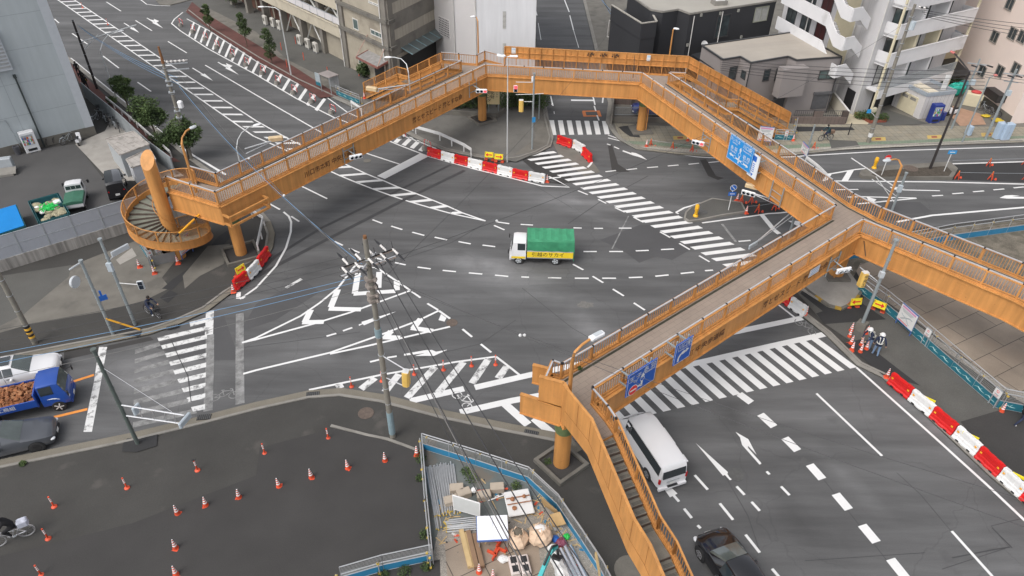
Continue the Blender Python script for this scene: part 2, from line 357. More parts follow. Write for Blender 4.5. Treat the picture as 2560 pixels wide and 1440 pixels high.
CP=(1915,728,1995,785,2060,836,2140,915,2202,945,2280,1010,2360,1085,2470,1190,2560,1265,2850,1560,3600,1400,3300,460,2560,545,2300,572,2180,595,2060,640,1960,690)
region('pavement',CP,.1,asph_brown)
DP=(1450,-30,1487,125,1505,200,1520,260,1514,305,1528,330,1545,350,1590,375,1700,388,1840,398,2000,388,2150,372,2560,358,3200,345,3600,-300,1430,-300)
region('pavement',DP,.1,conc_dirty)
EP=(465,28,525,75,640,147,740,203,865,262,960,312,1000,328,1060,358,1110,378,1165,390,1250,405,1300,400,1345,385,1378,368,1384,345,1372,300,1362,240,1345,150,1330,50,1322,-50,1315,-300,700,-300)
region('pavement',EP,.1,asph_old)
region('pavement',(330,-60,400,12,425,14,500,-5,600,-80,500,-200),.1,conc_dirty)
def kerb(px,side,gw=.5,m=gutter):
    p=Q(*px); g=MB(); 
    a=p; b=off(p,side*gw); c=off(p,side*(gw+.16))
    for i in range(len(p)-1):
        q=[a[i],a[i+1],b[i+1],b[i]]; g.prism([(v.x,v.y) for v in q],.0,.112 if gw<.3 else .108,0)
        q=[b[i],b[i+1],c[i+1],c[i]]; g.prism([(v.x,v.y) for v in q],.0,.16,1)
    return struct('kerb',g,[m,conc])
kerb(WP[:26],1,.45); kerb(WP[24:42],1,.3,conc); kerb(SP[:28],-1,.5); kerb(CP[:20],1,.3,conc); kerb(DP[:26],1,.25,conc); kerb(EP[:44],1,.3,conc)
PZ=[.104]
def patch(px,m,name='pavement',z=None,h=.1):
    if z is None: PZ[0]+=.0012; z=PZ[0]+(.012 if False else 0)
    return struct(name,MB().sheet(Q(*px,h=h),z),m)
parking=mat('parking_asphalt',(.085,.083,.082),.95,.14,.3,.14)
bluegrey=mat('site_slab',(.13,.145,.14),.9,.25,.6,.12,spot=(.8,.52,(.16,.13,.1),.7))
concl=mat('concrete_light',(.34,.32,.29),.9,.18,.8,.08,spot=(.6,.6,(.22,.2,.18),.6))
# west side
patch((-400,905,0,832,70,812,257,779,360,752,425,720,405,694,440,650,345,600,240,640,178,665,172,692,140,718,60,785,0,815,-400,880),conc_dirty)
patch((-400,690,0,690,178,663,172,692,140,718,60,785,0,815,-400,900),asph_old)
patch((-500,395,0,382,100,372,190,360,245,430,300,500,330,560,0,660,-500,760),parking)
patch((188,360,262,328,275,305,240,255,330,330,460,440,345,452,275,452),concl)
patch((176,158,235,212,300,275,420,385,452,405,400,405,300,300,205,222),redpave)
patch((405,722,430,700,500,650,545,592,575,572,580,590,560,610,500,668,455,702,430,725),asph_new)
patch((457,690,520,615,575,610,560,660,500,690,462,722),conc_dirty)
patch((290,650,330,620,342,640,300,662),concl); patch((400,745,425,725,445,735,420,758),asph_new); patch((300,815,335,810,358,822,350,842,298,838),asph_new)
patch((590,632,640,612,660,640,606,665,580,650),conc_dirty)
# north-west side
patch((640,80,720,150,800,190,880,232,935,262,950,290,1000,318,1060,330,1000,300,960,300,865,252,740,193,640,137,525,65,470,20,520,20),conc_dirty)
patch((480,5,525,40,640,110,740,170,815,218,850,240,800,245,740,205,640,150,540,85,465,30),redpave)
patch((1000,320,1120,285,1200,255,1360,270,1380,350,1340,383,1290,405,1180,385,1110,372),mat('pavement_grey',(.15,.145,.132),.95,.16,.5,.14,spot=(.6,.58,(.11,.105,.095),.6)))
patch((1285,388,1345,380,1378,360,1372,305,1345,240,1330,300,1340,345),conc_dirty)
# north-east side
patch((1535,308,1700,318,1850,342,1850,396,1700,386,1592,372,1550,345),tile)
patch((1950,308,2100,312,2560,318,3200,325,3200,343,2560,355,2150,368,2000,384,1930,390),tile)
TG=mat('tile_green',(.2,.25,.18),.85,.1,1,.05,brick=(R(-4),.3,.3,(.17,.22,.16),(.12,.13,.1)))
TW=mat('tile_white',(.42,.4,.35),.85,.1,1,.05,brick=(R(-4),.3,.3,(.38,.36,.31),(.2,.19,.16)))
TR=mat('tile_red',(.3,.09,.06),.85,.1,1,.05); TY=mat('tile_yellow',(.5,.36,.12),.85,.1,1,.05)
patch((1560,352,1850,368,2000,362,2560,340,3200,330,3200,334,2560,346,2000,370,1850,378,1570,360),TG)
patch((1600,367,1850,379,2000,371,2560,347,3200,335,3200,339,2560,352,2000,380,1850,390,1620,374),TW)
for x,y in ((2195,348),(2335,343),(1700,345),(2470,337)):
    patch((x-18,y-4,x+18,y-5,x+20,y+4,x-16,y+5),TY); patch((x-7,y-2,x+7,y-2.5,x+8,y+2,x-6,y+2.5),TR)
patch((1985,317,2130,319,2137,326,1995,330),asph_new); patch((2072,350,2140,353,2150,368,2078,372),asph_old)
patch((1545,318,1590,312,1600,345,1575,342,1560,332),asph_new); patch((2120,285,2190,290,2168,312,2112,311),mat('entry_slab',(.5,.44,.32),.8,.08,1))
patch((2200,268,2320,310,2210,316,2160,300),asph_old); patch((2380,265,2450,285,2465,312,2400,316,2375,290),mat('clay_slab',(.4,.25,.17),.9,.15,2))
# south side
patch((-500,1500,0,1392,330,1310,640,1190,650,1120,835,1072,950,1098,1050,1130,1072,1385,860,1425,830,1900,-600,2200),asph_dark)
k=MB(); 
_e=Q(828,1068,920,1092,970,1102,1045,1130)
for i in range(3): k.beam(_e[i],_e[i+1],.16,.14,dz=.1)
struct('kerb',k,conc)
patch((1052,1088,1325,1178,1390,1235,1490,1372,1530,1450,1640,1700,840,1700,850,1432,1085,1375,1058,1200),bluegrey)
patch((1095,1330,1160,1312,1290,1300,1350,1260,1400,1290,1480,1400,1560,1600,1090,1600,1080,1400),gravel,'gravel')
patch((1112,1358,1180,1345,1340,1310,1350,1400,1370,1600,1130,1600),sheetmetal)
patch((1240,1295,1320,1280,1420,1270,1440,1330,1300,1350),gravel,'gravel')
patch((780,1620,900,1440,1100,1400,1105,1600),asph_dark)
patch((308,1110,318,1098,350,1093,395,1088,392,1116,340,1132,306,1130),asph_new)
# south-east side
patch((1985,725,2100,700,2290,815,2480,965,2560,1010,2560,1140,2480,1160,2380,1060,2200,905,2120,850,2060,810),asph_old)
patch((2000,735,2070,790,2150,762,2160,745,2100,690,2030,700),asph_new); patch((2060,812,2215,800,2140,750,2040,785),asph_new)
patch((2110,860,2160,900,2205,938,2300,966,2240,920,2150,850),asph_new); patch((2400,1056,2555,1010,2800,1100,2800,1480,2480,1160),asph_dark)
patch((2125,650,2300,640,2700,780,2900,1100,2540,1000,2500,962,2290,805,2160,720),sheetmetal)
patch((2000,630,2150,592,2300,580,3000,500,3000,760,2560,720,2300,640,2150,660,2130,700,2100,650),soil,'soil')
patch((2150,720,2290,812,2500,962,2560,985,2560,1012,2480,962,2290,828,2170,745),gravel,'gravel')
pad=MB(); pad.prism(Q(1990,712,2070,762,2100,768,2130,755,2155,722,2110,660,2060,640,1990,655,h=.3),.0,.3)
e=Q(1985,700,2020,733,2070,768,2102,776,2132,762,2157,726,h=.1)
struct('kerb',pad,concl); k=MB()
for i in range(5):
    n=max(2,int((e[i+1]-e[i]).length/.5)); 
    for j in range(n): k.beam(e[i].lerp(e[i+1],j/n),e[i].lerp(e[i+1],(j+1)/n),.2,.34,m=j%2,dz=.05)
struct('kerb',k,[conc_dirty,mat('kerb_yellow',(.4,.25,.04),.8,.3,3)])
# road patches and old scars
def rpatch(px,m,z): struct('road_patch',MB().sheet(Q(*px),z),m)
rpatch((2385,410,2560,405,3200,398,3200,452,2560,456,2378,450),asph_new,.003)
rpatch((1852,508,1960,503,2000,515,1990,525,1868,541),asph_new,.003)
rpatch((1080,378,1240,404,1310,440,1372,452,1420,462,1340,455,1190,418,1090,388),asph_dark,.003)
rpatch((1305,400,1360,372,1440,455,1400,460,1350,440),asph_dark,.003)
rpatch((1380,352,1395,350,1440,365,1490,415,1500,430,1460,440,1400,395),conc_dirty,.004)
rpatch((1520,365,1530,362,1545,410,1560,420,1575,430,1530,430),asph_dark,.0035)
rpatch((1750,400,1765,398,1790,440,1810,445,1795,450,1770,440),asph_dark,.0035)
rpatch((160,878,240,864,250,868,375,842,385,850,160,900),asph_dark,.0032)
rpatch((880,700,1010,650,1130,770,1070,780,1000,760),asphalt,.0005)
asph_mid=mat('asphalt_patch',(.076,.076,.078),.9,.12,.3,.14)
rpatch((1500,600,1560,628,1598,657,1640,641,1680,650,1765,602,1700,560,1600,562),asph_mid,.0026); rpatch((2110,500,2300,505,2330,530,2160,540),asph_mid,.0026); rpatch((1300,1440,1340,1440,1380,1440),asph_mid,.0001) if False else None; rpatch((640,760,760,700,800,730,690,800,600,830),asph_mid,.0024); rpatch((380,865,520,805,560,790,600,900,470,900),asph_mid,.0024)
sm=MK()
for q_ in ((1305,720,1430,820,1500,860),(2060,1200,2220,1405,2260,1460),(2242,1182,2300,1235,2377,1327),(2355,1423,2522,1368,2478,1315,2560,1295),(2012,1402,2312,1382),(1310,1120,1500,1096,1640,1095),(1790,1150,1870,1290,1900,1380),(1240,430,1330,460,1430,520),(520,640,640,700,760,760,840,830),(1030,900,1200,860,1290,800),(600,870,720,855,900,830)): sm.line(Q(*q_),.035,.0048)
sm.line(Q(1127,412,978,485,800,572,690,640,640,690),.28,.005); sm.line(Q(1162,426,1010,500,815,600,700,660,600,715,560,740),.35,.0052)
sm.line(Q(1620,440,1500,505,1420,560),.06,.005); sm.line(Q(1210,560,1130,606,1000,650),.05,.005); sm.line(Q(2380,1395,2480,1375,2525,1368),.06,.005); sm.line(Q(2480,1320,2530,1370),.06,.005)
sm.line(Q(427,848,450,900,470,940,478,1005),.05,.016)
struct('tar_seam',sm,tar)
def blob(cx,cy,rx,ry,m,z,name='road_stain',s=0):
    r2=random.Random(cx); c=P(cx,cy); ex=P(cx+rx,cy)-c; ey=P(cx,cy+ry)-c; pts=[]
    for i in range(22):
        t=2*math.pi*i/22; k=1+r2.uniform(-.25,.25); pts.append(c+ex*math.cos(t)*k+ey*math.sin(t)*k)
    struct(name,MB().sheet(pts,z),m)
for b_ in ((1330,440,0,0),):
    if b_[2]: blob(*b_,stain,.0025)
for b_ in ((1810,945,14,6),(2010,1150,8,7)): blob(*b_,stain,.0027)
pit=mat('worn_patch',(.16,.155,.145),.95,.2,4,.2); blob(1462,762,20,8,pit,.0028)
# drain grates and manholes (countable lids set in the ground)
def manhole(x,y,r,m,lab,h=0.0,z=.012):
    c=P(x,y,h); b=MB(); b.lathe([(r,0),(r,.012),(r*.86,.014),(r*.84,.008),(.01,.009)],20); o=obj('manhole_cover',b,m); o.location=(c.x,c.y,h+z-.006); tag(o,lab,'manhole cover')
rusty=mat('rusty_iron',(.12,.092,.075),.8,.3,5,.1); iron=mat('cast_iron',(.09,.09,.088),.7,.2,5,.1)
for a in ((915,1033,.45,rusty,'brownish round manhole cover in the pavement near the tall pole',.1),(1840,1187,.42,iron,'round manhole cover beside the long white arrow on the road'),(1101,300,.35,rusty,'rusty ringed manhole cover north of the white guard rail',.1),(1130,807,.38,rusty,'brownish round patch cover beside the lower white triangle'),(1447,277,.4,iron,'grey manhole cover in the side street north of the zebra crossing'),(1717,325,.5,black,'black round manhole cover on tiled paving by the round pillar',.1),(394,1407,.22,conc,'small pale round cover in the dark empty lot',.1),(25,1440,.55,conc_dirty,'large pale round cover at the bottom left of the lot',.1),(2277,421,.62,rusty,'rusty round cover in the planted traffic island',.3),(1576,1425,.75,conc_dirty,'large pale ringed cover beside the stair foot',.1),(1757,530,.4,iron,'round cover behind the yellow post on the concrete island',.16),(918,402,.35,conc_dirty,'pale round cover left of the wide stop line'),(2008,826,.1,iron,'small valve lid by the kerb')): manhole(*a)
def grate(x,y,w,d,rz,lab,h=.11):
    c=P(x,y,h); b=MB(); b.box(0,0,0,w,d,.02)
    for i in range(7): b.box(-w/2+w*(i+.5)/7,0,.016,w/14,d*.85,.02,m=1)
    o=obj('drain_grate',b,[black,iron]); o.location=(c.x,c.y,h+.01); o.rotation_euler=(0,0,rz); tag(o,lab,'drain grate')
grate(782,986,.75,.4,R(8),'dark drain grate in the gutter right of the zebra hatching'); grate(510,1043,.75,.4,R(8),'dark drain grate in the gutter below the bicycle mark'); grate(1328,1083,.8,.4,R(-15),'dark drain grate in the gutter left of the bridge column'); grate(431,817,.7,.35,R(25),'dark drain grate in the kerb above the worn crossing')
b=MB(); _c0=P(1479,284); b.box(0,0,0,1.9,1.5,.006); b.box(0,0,.006,1.2,.9,.008,m=1); o=obj('painted_hatch',b,[mat('orange_line',(.6,.2,.07),.8,.1,3),iron]); o.location=(_c0.x,_c0.y,.009); o.rotation_euler=(0,0,R(3)); tag(o,'iron hatch with orange painted frame in the side street','manhole cover')
# ---------------- markings ----------------
ln=MK(); LX=ln
ln.line(Q(176,145,294,241,430,352,482,388,565,437),.22); ln.line(Q(640,491,700,524),.15); ln.line(Q(709,530,722,541,728,555,727,580,715,620,690,665,640,720,600,748),.16)
ln.segs(Q(728,541,748,554)+Z(0,0,545,190,590,230,722,335,875,442,1030,560,1190,682,1375,822,1510,915,1065,20,1210,112,1355,205,1520,308,1680,415,1868,530))
ln.segs(Q(60,40,100,75,20,5,50,30))
ln.line(Q(513,163,646,241,790,324,893,376,1000,411)); ln.line(Q(730,454,818,497))
ln.line(Q(457,31,436,48,429,59,452,78,520,122,640,187,740,246,835,294,860,303,947,342,1000,364,1070,391,1190,424,1280,446,1355,465,1423,468,1390,450,1372,441),.16)
ln.line(Q(467,47,525,78,640,153,740,207,815,242,870,282,977,327,1040,352,1120,380),.13); ln.line(Q(1372,446,1402,443),.2)
ln.line(Q(350,-2,367,11,392,14,425,15),.15); ln.line(Q(335,-20,350,-2),.15)
ln.segs(Z(1,1,1165,758,1262,795,1352,822,1463,857,1563,883,1683,915,1787,933,1910,960,2025,977,2147,1000,2265,1012,2392,1028,2407,780,2533,798,2380,815,2485,860,785,975,868,1015,932,1045,1035,1088,1165,1130,1260,1158,1390,1187,1497,1210,1615,1232,1747,1250,1867,1265,2000,1278,2128,1290,2263,1302,2390,1313,2523,1325))
ln.segs(Z(2,1,87,805,210,812,615,840,697,842,820,845,910,845,1068,843,1195,843,575,1075,592,1075,715,1077,847,1077,972,1077,1110,1077,1237,1070,1367,1065,1490,1057,1620,1050,93,1330,170,1333,628,1343,767,1343,902,1343,1040,1343,1168,1337,1305,1332,1432,1323,1565,1310,1687,1296,1820,1282,1930,1268,2010,1262,610,1203,713,1260,805,1323,912,1388,2265,975,2385,965))
ln.segs(Z(2,2,1008,12,1118,80,1218,150,1328,222))
ln.segs(Z(2,1,935,278,1040,266,1142,258,1250,247,1350,237,1460,229,1558,221,1665,211,1765,204,1870,193,1965,186,2070,176,950,0,985,12,1020,28,1070,50))
ln.line(Q(1520,345,1582,360)+Z(2,1,1190,0,1400,50,1600,95,1850,130,2150,148)+Q(1990,392)+Z(3,1,375,118,1200,70,2560,25)+Q(3200,352),.16)
ln.segs(Z(2,1,660,468,758,508,862,555,942,595,1030,637,1127,683,1215,733,1315,785,1480,880,1582,937,1673,995,1777,1057,1870,1118,1975,1180))
ln.line(Z(2,1,755,235,785,205,800,180),.2)
ln.line(Z(2,1,1640,685,1720,640,2010,555,2250,595),.18); ln.line(Z(2,1,1640,685,1665,700),.16); ln.line(Z(2,1,1900,790,2380,725,2560,697)+Z(3,1,120,690,340,665),.16)
ln.line(Z(3,1,560,310,880,255,1300,215,2560,178)+Q(3200,400),.18); ln.line(Z(3,1,640,370,1700,380,2560,402)+Q(3200,465),.18)
ln.poly(Z(3,1,800,263,862,258,800,368,735,368)); ln.poly(Z(3,1,580,300,645,290,600,360,545,372))
ln.segs(Z(3,1,685,458,903,455,1345,460,1718,468,1640,520,1750,514,1842,499,1955,490,2050,479,2160,470,2253,460,2363,450,2455,440,2560,430))
ln.line(Q(2119,493,2152,492,2291,495.4),.16); ln.line(Q(2144,510,2291,496),.16); ln.poly(Q(2165,491,2191,499,2184,506,2171,501)); ln.poly(Z(3,1,1215,430,1300,432,1300,445,1370,450,1310,462,1240,452)); ln.poly(Z(3,1,2315,540,2370,515,2440,512,2520,520,2440,528,2560,530,2700,530,2700,548,2390,548)); ln.arrow(*Z(3,1,420,790,200,770),'turn',1)
ln.line(Z(3,1,1290,780,1640,715,2560,635)+Q(3200,440),.22); ln.line(Q(1905,538,1935,575,1948,585),.4)
# hatched strips
ln.line(Z(0,0,580,0,2540,1366),.15); ln.line(Z(0,0,745,0,1600,580,2560,1208),.15); ln.line(Q(635,341,720,378,800,416)+Z(1,1,840,318,1010,388,1180,455,1360,520,1550,582,1755,642,1955,697,2295,770),.15); ln.line(Q(640,302,735,355)+Z(1,1,780,155,955,230,1105,300,1280,370,1440,440,1610,500,1760,560,1920,625,2065,690,2295,770),.15)
ln.hatch(*Z(0,0,605,20,765,12,2330,1215,2530,1218),24,.5,-8,24)
a=Q(582,304,632,304,812,420,879,417); nn=round((a[2]-a[0]).length/1.98); ln.hatch(a[0],a[1],a[2],a[3],nn,.5,1,nn)
ln.line(Q(-120,-150,145,0),.15); ln.line(Q(-60,-150,186,0),.15)
for q in ((840,318,1105,297),(1015,382,1275,362),(1185,452,1440,435),(1365,517,1605,492),(1555,580,1765,558),(1760,640,1920,618),(1960,692,2065,685)): ln.hatch(*Z(1,1,q[0],q[1],q[2],q[3],q[0]+170,q[1]+67,q[2]+170,q[3]+70),1,.5,0,0)
a=Q(487,98,500,64,790,276,812,247); ln.hatch(a[0],a[1],a[2],a[3],17,.55,-1,17); a=Q(968,350,990,330,1160,414,1175,395); ln.hatch(a[0],a[1],a[2],a[3],9,.5,0,6)
ln.poly(Z(1,1,1640,95,1725,125,1290,350,1210,320))
# arrows north-west
for t_,p_ in ((Z(0,0,1240,230,1395,330),0),(Z(0,0,1925,680,2130,808),0)): ln.arrow(t_[0],t_[1])
for t_ in (Z(0,0,1470,180,1630,282),Z(0,0,2180,622,2388,748)): ln.arrow(t_[0],t_[1],'both',1)
ln.poly(Z(2,1,1108,62,1200,95,1190,83,1240,92,1290,115,1350,160,1260,128,1220,118,1105,75))
# side street
ln.segs(Z(2,0,220,40,250,155,525,0,572,120,385,960,410,1060,905,1030,918,910)); ln.segs(Z(2,0,262,230,290,400,420,1115,424,1140),.08); ln.line(Z(2,0,578,155,615,300),.14); ln.line(Z(2,0,615,300,650,420,668,480),.07); ln.line(Z(2,0,780,900,815,985,830,1050),.15); ln.line(Z(2,0,590,1003,815,1005),.4); ln.segs(Z(2,0,822,1060,838,1110,848,1150,870,1205)); ln.line(Z(2,1,960,-90,1200,0),.15)
a=Z(2,0,395,1203,420,1352,835,1210,863,1345); ln.hatch(a[0],a[1],a[2],a[3],5,.5,0,6)
# crossing in the middle
a=Z(2,1,100,123,432,80,1910,1101,2310,1049); ln.hatch(a[0],a[1],a[2],a[3],21,.48,0,25)
# south-east crossing and avenue
ln.hatch(*Q(2035.5,847,2133.7,920,1653.7,931,1738.7,1011),12,.5,0,19)
ln.line(Q(1761,846,1920,813,2005,795),.45); ln.line(Q(1187,969,1332,936,1500,900),.45); ln.line(Q(1642,928,1755,905,1920,867,2060,836),.45); ln.line(Q(1150,1031,1280,1002,1400,980),.45); ln.line(Q(1025,1003,1160,972),.45)
for q in (Q(1262,1010,1320,1062),Q(1335,1046,1385,1088)): ln.line(q,.5)
ln.line(Q(1905,730,1988,795),.14); ln.line(Q(2141,919,2330,1088,2470,1215,2560,1300,2800,1530),.16)
ln.segs(Q(2041,984,2205,1140,2379,1328,2520,1485)); ln.segs(Q(1962,1095,1994,1127,2024,1162,2056,1198,2089,1235,2122,1274,2155,1313,2191,1356,2226,1398,2266,1448,1901,1036,1935,1067,1848,985,1878,1007),.5)
ln.segs(Z(2,3,1827,433,1957,578,2245,545,2325,630,2395,700,2477,790,2077,715,2210,880,1720,767,1797,862,1855,935,1885,965,2335,1027,2477,1207,2545,395,2575,425)+Z(3,3,130,545,215,633,40,1368,110,1450))
ln.arrow(*Z(2,3,2190,478,1838,112),sh=.14,hw0=.2); ln.arrow(*Z(2,3,1670,697,1310,280),sh=.14,hw0=.24); ln.poly(Z(2,3,2235,0,2362,72,2445,228,2360,140,2358,158,2495,315,2475,328,2300,130,2280,55))
# west triangles
ln.line(Q(605,857,640,845,752,790,800,757,845,720,888,664),.16); ln.line(Q(890,664,944,671,1017,720,1025,727),.16); ln.line(Q(605,857,640,849,787,809,877,781,1025,727),.16)
def chev(*px,w=.42): ln.line(Q(*px),w)
chev(895,683,887,734); chev(884,735,990,728); chev(992,702,992,726); chev(948,680,946,720); chev(845,724,827,768); chev(822,772,903,774); chev(777,775,762,806); chev(756,806,810,805)
ln.line(Q(608,935,640,926,825,882,942,841,1045,802,1097,777),.16); ln.line(Q(825,885,915,866,1010,844,1125,817),.16); ln.line(Q(1097,777,1125,797),.16)
ln.poly(Z(1,2,1850,262,1905,300,1885,338,1825,322)); chev(1052,797,1033,822); chev(1028,820,1082,828); chev(978,828,962,846); chev(958,843,1000,845)
ln.segs(Z(1,2,705,483,803,455,870,430,963,397,1555,35,1645,98,1713,155,1820,220,2065,412,2160,490,2248,562,2352,645,1140,740,1235,718,1312,698,1407,683))
ln.poly(Z(1,2,1028,365,1060,355,1055,340,1180,300,1405,235,1080,375,1068,362,1030,380)); ln.poly(Z(1,2,1480,660,1700,622,1760,620,1800,638,1915,618,1780,680,1590,680,1690,652,1480,678))
ln.line(Z(1,2,530,1020,1260,868,2000,740,2400,687),.15); ln.line(Z(1,2,2400,687,2560,810,2640,875),.15)
ln.poly(Z(0,2,2365,45,2410,40,2405,110,2360,108)); ln.line(Q(605,747,612,742),.16)
struct('lane_marking',ln,paint)
lw=MK(); lw.z=.0105
lw.poly(Z(0,2,990,590,1072,590,1000,1000,920,1440,835,1440,940,940))
a=Z(0,2,1580,515,2072,400,1920,1215,2050,1188); lw.hatch(a[0],a[1],a[2],a[3],8,.42)
lw.line(Z(0,2,2100,230,2090,470),.5); lw.line(Z(0,2,1900,365,2065,320),.5)
for q in ((1190,900,1050,1012),(1430,862,1290,1040),(1790,790,1510,1100),(2075,742,1820,1050),(2325,710,2160,955),(2510,785,2420,905),(870,968,800,992)): lw.line(Z(1,2,*q),.45)
lw.line(Z(2,1,360,1338,493,1342),.14); lw.line(Z(1,1,300,1440,455,1350),.25)
def bike_mark(mk,c,ex,ey):
    def rg(cx,cy,r,w):
        pts=[c+ex*(cx+r*math.cos(t*math.pi/8))+ey*(cy+r*math.sin(t*math.pi/8)) for t in range(17)]; mk.line(pts,w)
    rg(-.55,0,.3,.06); rg(.55,0,.3,.06)
    for s_ in ((-.55,0,-.1,.5),(-.1,.5,.4,.45),(-.55,0,0,0),(0,0,.4,.45),(0,0,-.2,.55),(.55,0,.35,.6),(.35,.6,.2,.62),(-.3,.6,-.1,.6)): mk.line([c+ex*s_[0]+ey*s_[1],c+ex*s_[2]+ey*s_[3]],.06)
c=P(1155,1002); bike_mark(lw,c,(P(1165,1012)-P(1146,990)).normalized()*1.0,(P(1172,995)-c).normalized()*.9)
struct('lane_marking',lw,paint_worn)
lf=MK(); lf.z=.0075
a=Z(0,2,1350,640,1600,560,1330,1370,1960,1230); lf.hatch(a[0],a[1],a[2],a[3],7,.42)
lf.line(Z(0,2,2100,470,2098,800,2080,1230),.5); lf.line(Z(0,2,2398,255,2398,700,2400,1160),.5)
c=P(561,991); bike_mark(lf,c,(P(575,990)-P(547,994)).normalized(),(P(563,984)-c).normalized()*.9)
c=P(2013,818); bike_mark(lf,c,(P(2022,825)-P(2004,812)).normalized(),(P(2018,812)-c).normalized()*.9)
lf.line(Z(2,1,1165,720,1000,1050),.1); lf.line(Z(2,1,2100,800,2240,980),.2)
struct('lane_marking',lf,paint_faded)
lo=MK(); lo.line(Z(0,2,500,1010,940,870),.2); lo.line(Z(0,2,300,1350,875,1212),.2); lo.line(Q(-300,1050,125,962),.2)
struct('lane_marking',lo,paint_orange)
# ---------------- the footbridge ----------------
DZ,RT=5.4,6.5; BO=P(1403,1160)
FB=thing('footbridge','orange steel pedestrian footbridge ringing the junction on round columns','footbridge',BO)
def bo(name,mb,mats,parent=None,**k): return obj(name,mb,mats,parent or FB,org=BO,**k)
def sub(pts,step):   # points every ~step along a polyline, z included
    out=[]
    for a,b in zip(pts,pts[1:]):
        n=max(1,round((b-a).length/step)); out+= [a.lerp(b,i/n) for i in range(n)]
    return out+[pts[-1]]
def rail(pts,side=1,girder=1.4,hh=1.1,post=1.95,hand=True,name='railing',parent=None,gname='girder',close=False,kerbw=.24):
    """pts: top of the rail (z given). side: +1 if the outside lies left of the walking direction."""
    a=MB(); h=MB(); o=off(pts,side*.06); 
    for p,q in zip(pts,pts[1:]):
        d=(q-p); L=d.length; dz=Vector((0,0,1))
        a.beam(p-dz*.11,q-dz*.11,.09,.07); a.beam(p-dz*(hh-.16),q-dz*(hh-.16),.06,.05)
        n=max(1,round(L/post))
        for i in range(n+1):
            c=p.lerp(q,i/n); a.box(c.x,c.y,c.z-hh/2-.06,.1,.12,hh-.1,az(p,q))
        n=int(L/.165)
        for i in range(1,n):
            c=p.lerp(q,i/n); a.tube(c-dz*.13,c-dz*(hh-.15),.02,4,cap=False)
        a.beam(p-dz*hh,q-dz*hh,kerbw,.16)
    if hand:
        ip=off(pts,-side*.07)
        for p,q in zip(ip,ip[1:]):
            h.beam(p-Vector((0,0,.03)),q-Vector((0,0,.03)),.075,.06)
        for c in sub(ip,1.95): h.box(c.x,c.y,c.z-.035,.11,.11,.075,0,m=1)
    r=bo(name,a,orange,parent)
    if hand:
        hr=bo('handrail',h,[alum,black],r if (parent is None) else parent)
    if girder:
        g=MB(); op=off(pts,side*.13)
        for p,q in zip(op,op[1:]):
            top=hh+.02; dz=Vector((0,0,1))
            g.beam(p-dz*(top+girder/2),q-dz*(top+girder/2),.05,girder)
            g.beam(p-dz*(top+girder),q-dz*(top+girder),.26,.05); g.beam(p-dz*(top+.0),q-dz*(top+.0),.3,.05)
            for u in (.3,.7) if (q-p).length>9 and girder>1 else ():
                c=p.lerp(q,u); rz_=az(p,q); g.box(c.x,c.y,c.z-top-girder/2,.7,.09,girder*.9,rz_)
                dv=(q-p).normalized(); nv=Vector((-dv.y,dv.x,0))
                for i in range(-3,4):
                    for j in range(7):
                        for s_ in (-1,1): b_=c+dv*(i*.095)+nv*s_*.05; g.box(b_.x,b_.y,c.z-top-girder*(.1+.8*j/6),.035,.03,.035,rz_)
            n=max(1,int((q-p).length/6))
            for i in range(1,n):
                c=p.lerp(q,i/n); g.box(c.x,c.y,c.z-top-girder/2,.03,.12,girder*.98,az(p,q))
        bo(gname,g,orange,parent)
    return r
r1=Q(413,441,538,479,1215,160,1605,181,2087,511,h=RT); r2=Q(2087,511,1405,905,h=RT); r2b=Q(1405,905,1380,898,1361,941,h=RT)
r3=Q(1485,968,2160,548,2560,710,2800,830,h=RT); r4=Q(1674,180,1952,360,2137,482,2207,517,2560,655,2850,775,h=RT); r5=Q(474,413,537,431,1152,150,h=RT)
r6=Q(1102,129,1192,136,1212,125,1262,138,h=RT)
pw=Q(1262,116,1722,141,h=7.35)
stL=Q(1349,940,1410,957,1419,974,1485,1056,h=6.9)
deck=r1+r2[1:]+r2b[1:]+stL+Q(1544,1043,1523,1012,h=RT)+r3+list(reversed(r4))+[pw[1],pw[0]]+list(reversed(r6))+Q(1108,147,h=RT)+list(reversed(r5))
bo('deck',MB().prism([(p.x,p.y) for p in deck],DZ-.25,DZ,0,1),[deckm,orange])
rail(r1,-1); rail(r2,-1); rail(r2b,-1,girder=.5); rail(r3,-1); rail(r4,1); rail(r5,1); rail(r6,1,girder=.7)
# moss and dirt gathered along the kerbs of the deck
k=MB(); k.z=0
for q in (r2,r4,r5):
    a=off(q,(-1 if q is not r2 else 1)*.2); 
    if q is r2: a=off(q,.2)
    b=off(q,(-1 if q is not r2 else 1)*.34)
    for i in range(len(q)-1): k.sheet([a[i],a[i+1],b[i+1],b[i]],DZ+.006)
bo('moss_line',k,mat('moss',(.05,.05,.035),1,.3,4,.3))
